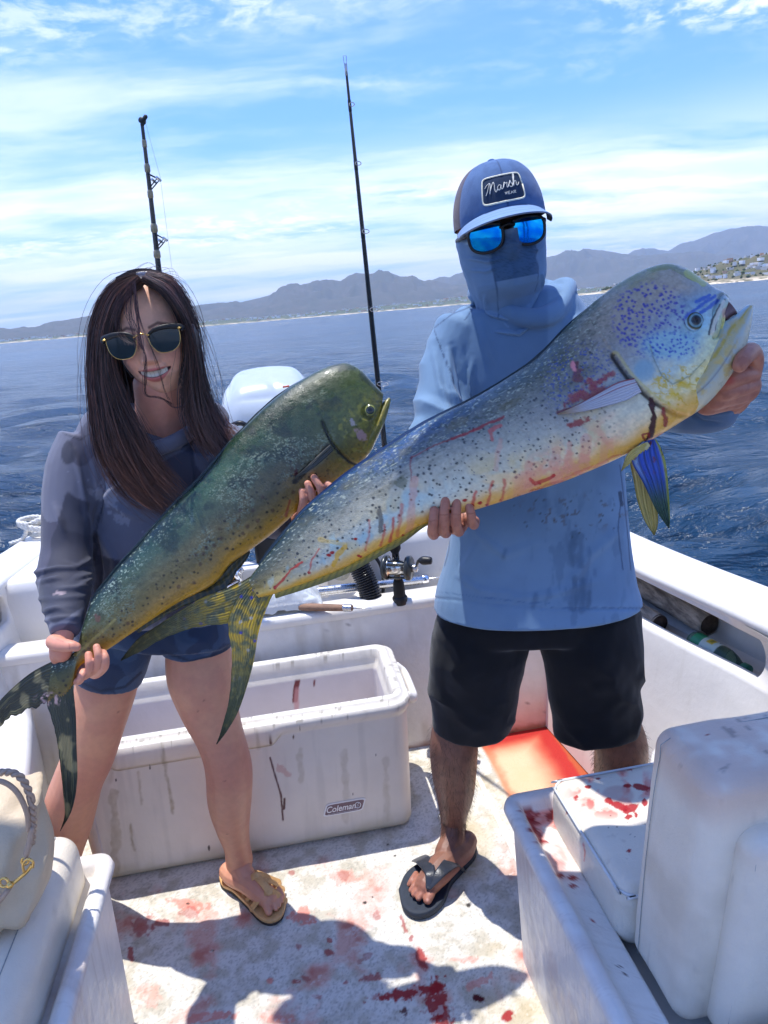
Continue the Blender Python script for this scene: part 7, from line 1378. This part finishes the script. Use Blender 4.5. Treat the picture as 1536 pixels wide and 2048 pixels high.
# ------------------------------------------------------------------ rods and reels
M_BLANK = principled('black_graphite', (.012, .013, .015), .22, coat=.5, var=.2, vscale=90); M_WRAP = principled('tan_thread_wrap', tuple(lin(150, 138, 108)), .35, coat=.4, var=.2, vscale=400); M_GRIP = principled('black_foam_grip', (.014, .014, .015), .8, var=.2, bump=.0006, bscale=500); M_WIRE = principled('guide_steel', (.5, .5, .5), .25, metal=1.0, var=.1)
M_LINE = principled('monofilament', (.5, .5, .48), .3, var=.02)
def reel(root, c, ax, up, s, side_mat, spool_mat, crank=True):
    """lever reel: spool across ax, hanging off the rod along up"""
    f = np.cross(ax, up); rl = bpy.data.objects.new('reel', None); col.objects.link(rl); rl.parent = root
    L = lambda a, b, d: c + ax * a * s + up * b * s + f * d * s
    mobj('spool', *sweep(np.array([L(x, 0, 0) for x in (-.022, -.021, -.020, -.019, .019, .020, .021, .022)]), np.array([.021, .021, .021, .017, .017, .021, .021, .021]) * s, n=28, cap=False), spool_mat, rl)
    for q in (-1, 1): mobj('side_plate', *sweep(np.array([L(q * x, 0, 0) for x in (.022, .0225, .030, .034, .0345)]), np.array([.018, .028, .029, .024, .010]) * s, n=28), side_mat, rl)
    for b, d in ((.022, .010), (-.020, .014), (-.006, -.024), (.020, -.014)): mobj('frame_bar', *tube([L(-.024, b, d), L(.024, b, d)], .0028 * s, 8), side_mat, rl)
    mobj('reel_foot', *sweep(np.array([L(0, .024, 0), L(0, .034, 0)]), .014 * s, .006 * s, side=ax, n=10, p=3), side_mat, rl)
    if crank:
        mobj('drag_star', *tube([L(.034, 0, 0), L(.046, 0, 0)], .009 * s, 10), M_STEEL, rl); mobj('crank_arm', *sweep(np.array([L(.042, .0, 0), L(.047, -.012, .014), L(.050, -.022, .026)]), .0045 * s, .002 * s, n=8), side_mat, rl); mobj('crank_knob', *tube([L(.050, -.022, .026), L(.060, -.022, .026), L(.078, -.022, .026)], np.array([.004, .010, .0085]) * s, 12, 10), M_DARK, rl)
def rods():
    # tall spinning-class rod standing in the bulkhead ledge
    t = thing('fishing_rod', 'long black fishing rod with a chrome reel standing in the stern ledge', 'fishing rod')
    A, Z_ = atz(800, 1197, .556), at(690, 118, 2.16); pt = lambda y: A + (Z_ - A) * np.clip((1197 - y) / (1210 - 118), 0, 1)
    def Y(y): # parameter so that the picture row is y
        lo, hi = 0.0, 1.0
        for _ in range(40):
            m = (lo + hi) / 2
            if proj((A + (Z_ - A) * m)[None])[1][0] > y: lo = m
            else: hi = m
        return A + (Z_ - A) * lo
    mobj('blank', *tube([Y(y) for y in (1100, 900, 700, 500, 300, 130)], [.0098, .0092, .0080, .0066, .0050, .0032], 10, 40), M_BLANK, t)
    mobj('butt_grip', *tube([Y(y) for y in (1196, 1190, 1165, 1160)], [.0215, .021, .019, .016], 14), M_GRIP, t); mobj('fore_grip', *tube([Y(y) for y in (1104, 1098, 1060, 1030, 1024)], [.014, .020, .021, .019, .012], 14), M_GRIP, t); mobj('reel_seat', *tube([Y(y) for y in (1162, 1104)], .0125, 12), M_BLANK, t)
    ax = unit(RT - FW * .35); up = unit(Z_ - A); side_ = -FW
    for y, r in ((212, .007), (330, .008), (466, .010), (622, .013), (770, .017)):
        c = Y(y) ; bl = np.interp(y, [130, 1100], [.0032, .0098]); tt = np.linspace(0, 2 * math.pi, 25); e = unit(-FW * .8 + RT * .6); cc = c + e * (bl + r * .9)
        mobj('line_guide', *sweep(np.stack([cc + RT * r * math.cos(x) + unit(up * .35 - FW) * r * math.sin(x) * .9 for x in tt]), .0012, n=6, cap=False), M_WIRE, t); mobj('guide_wrap', *tube([Y(y - 13), Y(y - 9), Y(y + 9), Y(y + 13)], [bl + .0002, bl + .0012, bl + .0012, bl + .0002], 10), M_BLANK, t)
    tp = Y(134); mobj('tip_guide', *tube([tp, tp + up * .012 + RT * .003, tp + up * .026 + RT * .004, tp + up * .026 - RT * .004, tp + up * .012 - RT * .004, tp], .0010, 6), M_WIRE, t); mobj('tip_tube', *tube([Y(150), Y(128)], .0042, 8), M_WIRE, t)
    for y in (592, 690, 748): mobj('band', *tube([Y(y - 3), Y(y + 3)], np.interp(y, [130, 1100], [.0032, .0098]) + .0006, 10), M_WRAP, t)
    mobj('rod_holder', *tube([A + np.array([0, 0, -.015]), A + np.array([0, 0, .005])], .027, 16), M_DARK, t)
    reel(t, Y(1134) - FW * .030 + UP * 0 + RT * .002, ax, unit(-(-FW) * 1.0 + up * .2), 1.50, principled('smoked_reel_plate', tuple(lin(70, 72, 70)), .3, metal=.6, var=.2, vscale=60), principled('silver_spool', (.62, .60, .55), .22, metal=1.0, var=.15, vscale=120)); base_at2(t)
    # heavier rod with roller guides on its right
    t = thing('fishing_rod', 'stout black trolling rod with tan wraps and roller guides behind the woman', 'fishing rod')
    pts = np.array([at(284, 246, 2.36), at(302, 400, 2.37), at(320, 560, 2.38), at(345, 760, 2.39), at(390, 960, 2.40), at(440, 1100, 2.40), at(470, 1175, 2.40), at(486, 1215, 2.40)]); c = arcres(pts, 160); cy = proj(c)[1]; cx = proj(c)[0]
    W = lambda y: np.array([np.interp(-y, -cy[::-1][::-1] if cy[0] > cy[-1] else -cy, c[:, k]) if cy[0] > cy[-1] else np.interp(y, cy, c[:, k]) for k in range(3)])
    rad = lambda y: np.interp(y, [246, 560, 1200], [.0052, .0092, .0150])
    mobj('blank', *tube(c[::3], rad(cy[::3]), 12), M_BLANK, t); mobj('butt_grip', *tube([W(1165), W(1190), W(1213)], [.019, .021, .021], 12), M_GRIP, t)
    e = unit(RT * .95 - FW * .25)
    for y in (358, 478):
        a, b = W(y - 9), W(y + 19); o = W(y) + e * .034 + UP * -.004; n_ = unit(np.cross(e, UP)); 
        for q in (-1, 1): mobj('guide_frame', *sweep(np.array([a + e * .004 + n_ * q * .007, o + n_ * q * .006, W(y + 10) + e * .020 + n_ * q * .006, b + e * .004 + n_ * q * .005]), .0026, .0016, n=6), M_DARK, t)
        mobj('roller', *tube([o - n_ * .010, o + n_ * .010], .0045, 10), M_STEEL, t); mobj('roller', *tube([W(y + 5) + e * .017 - n_ * .010, W(y + 5) + e * .017 + n_ * .010], .0040, 10), M_STEEL, t)
        for dy in (-22, 30): mobj('guide_wrap', *tube([W(y + dy - 8), W(y + dy - 4), W(y + dy + 6), W(y + dy + 9)], rad(y) * np.array([1.05, 1.35, 1.35, 1.05]), 12), M_WRAP, t)
    mobj('guide_wrap', *tube([W(281), W(284), W(292), W(294)], .0072, 12), M_WRAP, t); tip = W(250); hd = tip + UP * .012; n_ = unit(np.cross(e, UP)); mobj('tip_roller', *tube([hd - n_ * .007, hd + n_ * .007], .009, 12), M_DARK, t); mobj('tip_frame', *sweep(np.array([tip, hd + e * .003, hd + e * .012 + UP * .012]), .008, .006, n=8), M_DARK, t)
    mobj('fishing_line', *tube([hd + e * .009, W(358) + e * .040, W(478) + e * .044, W(640) + e * .05, W(1150) + e * .03], .0005, 4), M_LINE, t)
    reel(t, W(1152) - FW * .040, unit(RT + UP * .55), unit(FW), 1.25, M_CHROME, M_GOLD); base_at2(t)
rods()

# ------------------------------------------------------------------ outboard motor and stern clutter
def motor():
    t = thing('outboard_motor', 'white outboard motor cowling rising behind the stern', 'motor')
    V, F = rbox((.215, .30, .27), .10, 18, (.02, .02, .03), 7); f = sstep(V[:, 2], -.1, .27); V[:, 0] *= 1 - .16 * f; V[:, 1] = V[:, 1] * (1 - .12 * f) ; V[:, 2] += -.05 * sstep(-V[:, 1], .0, .3) * f
    cr = seg_d(V[:, 0], V[:, 1], [(-.16, .02), (-.02, -.10), (.06, -.28)])[0]; V[:, 2] -= .006 * sstep(cr, .02, .0) * (V[:, 2] > .1); P = B(.02 + V[:, 0], 1.245 + V[:, 1], 1.045 + V[:, 2])
    mw = principled('white_motor_paint', tuple(lin(182, 190, 196)), .25, coat=.4, var=.03); mobj('cowling', P, F, mw, t)
    mobj('cowling_seam', *tube(B(np.interp(np.linspace(0, 1, 30), [0, .5, 1], [-.205, .02, .245]), 1.245 - .305 + 0 * np.linspace(0, 1, 30), 1.155 + .01 * np.linspace(0, 1, 30)), .003, 6), principled('seam_grey', (.3, .32, .34), .5, var=.1), t)
    V, F = rbox((.14, .17, .26), .05, 6); mobj('midsection', B(.02 + V[:, 0], 1.22 + V[:, 1], .60 + V[:, 2]), F, M_GEL, t); V, F = rbox((.13, .12, .13), .02, 5); mobj('clamp_bracket', B(.02 + V[:, 0], 1.03 + V[:, 1], .58 + V[:, 2]), F, M_DARK, t); V, F = rbox((.05, .15, .45), .03, 5); mobj('drive_leg', B(.02 + V[:, 0], 1.26 + V[:, 1], -.05 + V[:, 2]), F, mw, t)
    mobj('cable_loop', *tube(pxs([(462, 852, 2.62), (478, 846, 2.60), (492, 852, 2.60), (500, 880, 2.60), (505, 930, 2.62), (500, 1000, 2.66)]), .010, 8, 30), M_DARK, t)
    g = mobj('flank_stripe', *tube(pxs([(566, 774, 2.76), (578, 772, 2.76)]), .004, 6), principled('red_stripe', (.55, .10, .05), .4, var=.05), t); base_at(t)
motor()
def clutter():
    V, F = rbox((.10, .075, .075), .012, 6); t = thing('battery_box', 'black battery box in the engine well behind the fish', 'box'); mobj('case', B(-.29 + V[:, 0], .775 + V[:, 1], .505 + V[:, 2]), F, M_DARK, t); mobj('lid', *inB((np.array(rbox((.105, .08, .014), .008, 4)[0]) + np.array([-.29, .775, .586]), rbox((.105, .08, .014), .008, 4)[1])), M_DARK, t); base_at(t)
    c = arcres(np.vstack(pxs([(676, 1070, 2.42), (700, 1100, 2.40), (722, 1140, 2.385), (738, 1180, 2.37), (746, 1216, 2.36)])), 200); rr_ = .037 + .0035 * np.sin(np.linspace(0, 34 * 2 * math.pi, 200))
    t = tag(mobj('corrugated_hose', *sweep(c, rr_, n=20), principled('black_ribbed_hose', (.010, .010, .011), .26, coat=.3, var=.2)), 'black corrugated hose standing in the stern well beside the rod', 'hose')
    tag(mobj('cable', *tube(pxs([(730, 1098, 2.44), (752, 1116, 2.44), (764, 1140, 2.43), (767, 1168, 2.42), (765, 1195, 2.40)]), .0062, 8, 40), M_DARK), 'thin black cable curving down behind the corrugated hose', 'cable')
    t = thing('gaff_pole', 'silver aluminium pole lying along the stern well', 'pole'); a, b = B(-.42, .60, .545), atz(858, 1172, .563); a = np.array([*B(-.40, .60, .585)]); b = b + np.array([0, .04, .012]); ax = unit(b - a); mobj('shaft', *tube([a, b], .0170, 14), M_STEEL, t); mobj('end_collar', *tube([b - ax * .02, b - ax * .002], .0182, 14), M_CHROME, t); mobj('hook_rod', *tube([b, b + ax * .09], .0038, 8), M_STEEL, t); base_at(t)
    t = thing('wooden_handle', 'worn wooden handle with wire whipping lying on the stern ledge', 'handle'); a, b = atz(600, 1214, .572), atz(704, 1216, .572); ax = unit(b - a); mobj('stick', *tube([a, a + ax * .06, b], [.0125, .0135, .011], 12, 16), principled('brown_weathered_wood', tuple(lin(134, 104, 84)), .75, var=.3, vscale=40, bump=.001, bscale=60), t)
    for k in range(7): p = b - ax * (.004 + .004 * k); mobj('wire_turn', *tube([p - ax * .0014, p + ax * .0014], .0126, 12), M_STEEL, t)
    mobj('spike', *tube([b, b + ax * .07], [.004, .0012], 8), M_STEEL, t); base_at(t)
    # crumpled translucent plastic bag
    g = np.linspace(0, 1, 60); A, Bb = np.meshgrid(g, g, indexing='ij'); P = B(-.14 + .26 * A, .470 + .15 * Bb, .562 + .11 * np.sin(A * math.pi) ** .6 * np.sin(Bb * math.pi) ** .5 * (.5 + fbm(np.stack([A * 3, Bb * 3], -1), 3, 4)) + .022 * np.abs(fbm(np.stack([A * 7, Bb * 5], -1), 4, 7) - .5) * 2)
    m = principled('clear_plastic_film', (.80, .84, .84), .22, trans=.25, ior=1.2, var=.03); tag(mobj('plastic_bag', P.reshape(-1, 3), gridF(60, 60), m), 'crumpled clear plastic bag on the stern ledge beneath the tail', 'bag')
    # drain fitting on the transom
    c = onplane(682, 1143, B(0., .872, .5), BV); tt = np.linspace(0, 2 * math.pi, 40, endpoint=False); t = thing('drain_fitting', 'round grey drain fitting on the inner transom wall', 'fitting')
    mobj('flange', *sweep(np.array([c + BV * .012, c - BV * .004, c - BV * .008, c - BV * .009]), [.038, .038, .034, .030], side=BU, n=32, cap=False), principled('grey_plastic', (.30, .31, .30), .4, var=.15), t); mobj('plug', *sweep(np.array([c - BV * .006, c - BV * .016, c - BV * .020]), [.020, .019, .012], side=BU, n=24), principled('grey_plug', (.36, .37, .36), .35, var=.1), t); base_at(t)
    t = thing('grab_rail', 'short polished chrome rail along the top of the transom', 'rail'); a, b = B(-.30, .925, .68), B(.10, .925, .68); mobj('rail_tube', *tube([a, b], .011, 12), M_CHROME, t)
    for q in (a + BU * .03, b - BU * .03): mobj('rail_post', *tube([q, q - BZ * .09], .008, 10), M_CHROME, t)
    base_at(t)
clutter()

# ------------------------------------------------------------------ things in the starboard pocket, rope on the port gunwale
def pocket():
    mw = bpy.data.materials.new('grey_driftwood'); mw.use_nodes = True; t = NT(mw.node_tree); b = t.n['Principled BSDF']; tc = t.add('ShaderNodeTexCoord').outputs['Object']; mp = t.add('ShaderNodeMapping', {'Vector': tc, 'Scale': (40, 6, 40), 'Rotation': (0, 0, -.2)}).outputs[0]; f = t.noise(mp, 1.6, 6, .65)
    t.put(b.inputs['Base Color'], t.mix(t.step(f, .3, .7), tuple(lin(104, 96, 88)), tuple(lin(176, 166, 152)))); b.inputs['Roughness'].default_value = .9; t.put(b.inputs['Normal'], t.add('ShaderNodeBump', {'Strength': .9, 'Distance': .004, 'Height': f}))
    me = principled('dark_end_grain', tuple(lin(70, 58, 50)), .95, var=.4, vscale=60, bump=.002, bscale=80)
    def log(a, b, r, label, seed):
        T = thing('driftwood_log', label, 'log', 'logs in the side pocket'); c = np.linspace(a, b, 24); c = c + .004 * (fbm(np.c_[np.linspace(0, 4, 24), np.zeros(24)], 2, seed) - .5)[:, None]; V, F = sweep(c, r * (.94 + .12 * vnoise(np.c_[np.linspace(0, 6, 24), np.zeros(24)], seed)), n=22, cap=False); V = V + .004 * (fbm(V * 60, 3, seed) - .5)[:, None]; mobj('log_body', V, F, mw, T); ax = unit(b - a); mobj('end_face', *sweep(np.array([b - ax * .006, b + ax * .001, b + ax * .0015]), [r * .98, r * .93, r * .5], n=22), me, T); base_at(T)
    sh = lambda p: p + BU * 0.0
    log(B(1.085, .34, .628), B(1.150, -.172, .622), .031, 'long grey driftwood log at the back of the side pocket', 3); log(B(1.035, .30, .588), B(1.066, -.062, .590), .027, 'short driftwood log with dark end lying against the long one', 5)
    T = thing('soda_bottle', 'clear green plastic soda bottle with green cap lying in the side pocket', 'bottle'); a, b = B(1.104, -.168, .583), B(1.137, -.372, .583); ax = unit(b - a); L_ = np.linalg.norm(b - a); s = L_ / .24
    pr = [(0, .022), (.004, .029), (.02, .0315), (.06, .0305), (.065, .031), (.12, .031), (.125, .0315), (.15, .030), (.175, .023), (.195, .0145), (.205, .0125), (.215, .0125)]; mg = principled('green_tinted_plastic', tuple(lin(150, 196, 170)), .08, trans=.85, ior=1.3, var=.02)
    mobj('bottle_body', *sweep(np.array([a + ax * x * s for x, _ in pr]), [r * s for _, r in pr], n=28), mg, T); ml = principled('bottle_print', vcol=True, rough=.4)
    lab = [(.062, .0316), (.09, .0318), (.12, .0317)]; th = np.linspace(0, 2 * math.pi, 60, endpoint=False); V, F = sweep(np.array([a + ax * x * s for x in np.linspace(.02, .120, 40)]), .0319 * s, n=60, cap=False); q = V - a; x = q @ ax / s; n1 = unit(np.cross(ax, BZ)); n2 = np.cross(n1, ax); ang = np.degrees(np.arctan2(q @ n2, -(q @ n1)))
    C = np.ones((len(V), 3)) * lin(46, 140, 96); C = paint(C, lin(190, 206, 196), (x > .058) * 1.0); C = paint(C, lin(206, 180, 60), (np.abs(x - .085) < .012) * (np.abs(ang - 92) < 24)); C = paint(C, lin(40, 90, 60), (np.abs(x - .085) < .006) * (np.abs(ang - 92) < 16) * ((x * 400).astype(int) % 2)); 
    for cx, ca in ((.106, 62), (.100, 30)): dd = np.hypot((x - cx) / .0075, (ang - ca) / 14); C = paint(C, lin(236, 240, 238), sstep(dd, 1.15, 1.05)); C = paint(C, lin(24, 40, 50), sstep(dd, .85, .75))
    mobj('bottle_label', V, F, ml, T, C); kn = [(.208, .0155), (.209, .0168), (.228, .0168), (.231, .0155), (.2315, .004)]; mobj('cap', *sweep(np.array([a + ax * x * s for x, _ in kn]), [r * s for _, r in kn], n=32, cap=False), principled('green_cap', tuple(lin(18, 110, 84)), .4, var=.05), T); base_at(T)
pocket()
def rope():
    m = principled('white_braided_rope', tuple(lin(214, 210, 200)), .85, var=.2, vscale=120, bump=.003, bscale=220); g = np.random.default_rng(4); c0 = atz(78, 1072, .775); P = []
    for k in range(130): a = k * .33; rad = .045 + .02 * math.sin(k * .11); P.append(c0 + np.array([rad * math.cos(a) * 1.0, rad * math.sin(a) * .8, .012 + .030 * (math.sin(a * .5 + k * .05) + 1)]))
    P += [c0 + np.array([-.05, -.03, .004]), c0 + np.array([-.09, -.05, -.01]), c0 + np.array([-.11, -.02, -.016])]; Q = arcres(np.array(P)[::2], 520); tw = np.linspace(0, 260, 520); T = unit(np.gradient(Q, axis=0)); S_ = unit(np.cross(T, [0, 0, 1.0])); N_ = np.cross(T, S_); t = thing('mooring_rope', 'coiled white mooring rope heaped on the port gunwale behind the woman', 'rope')
    for k in range(3): mobj('rope_strand', *sweep(Q + .0042 * (S_ * np.cos(tw + k * 2.094)[:, None] + N_ * np.sin(tw + k * 2.094)[:, None]), .0050, n=6), m, t)
    base_at(t)
rope()
# canopy over the helm, just out of the picture: shades the forward seats
def canopy():
    t = thing('boat_canopy', 'white canopy on metal posts above the forward seats', 'canopy'); V, F = rbox((.92, .40, .03), .025, 10); V[:, 2] += .06 * (1 - (V[:, 0] / .92) ** 2); mobj('roof_panel', B(V[:, 0], -0.88 + V[:, 1], 2.34 + V[:, 2]), F, M_GEL, t)
    for u in (-.86, .86):
        for v in (-1.10, -1.24): mobj('post', *tube(B(np.array([u, u, u * .97]), np.array([v, v, v]), np.array([.40, 1.4, 2.33])), .019, 12), M_STEEL, t)
    for v in (-.52, -.88, -1.24): mobj('roof_rail', *tube(B(np.array([-.88, 0, .88]), np.full(3, v), np.array([2.30, 2.335, 2.30])), .016, 10), M_STEEL, t)
    base_at(t)
canopy()
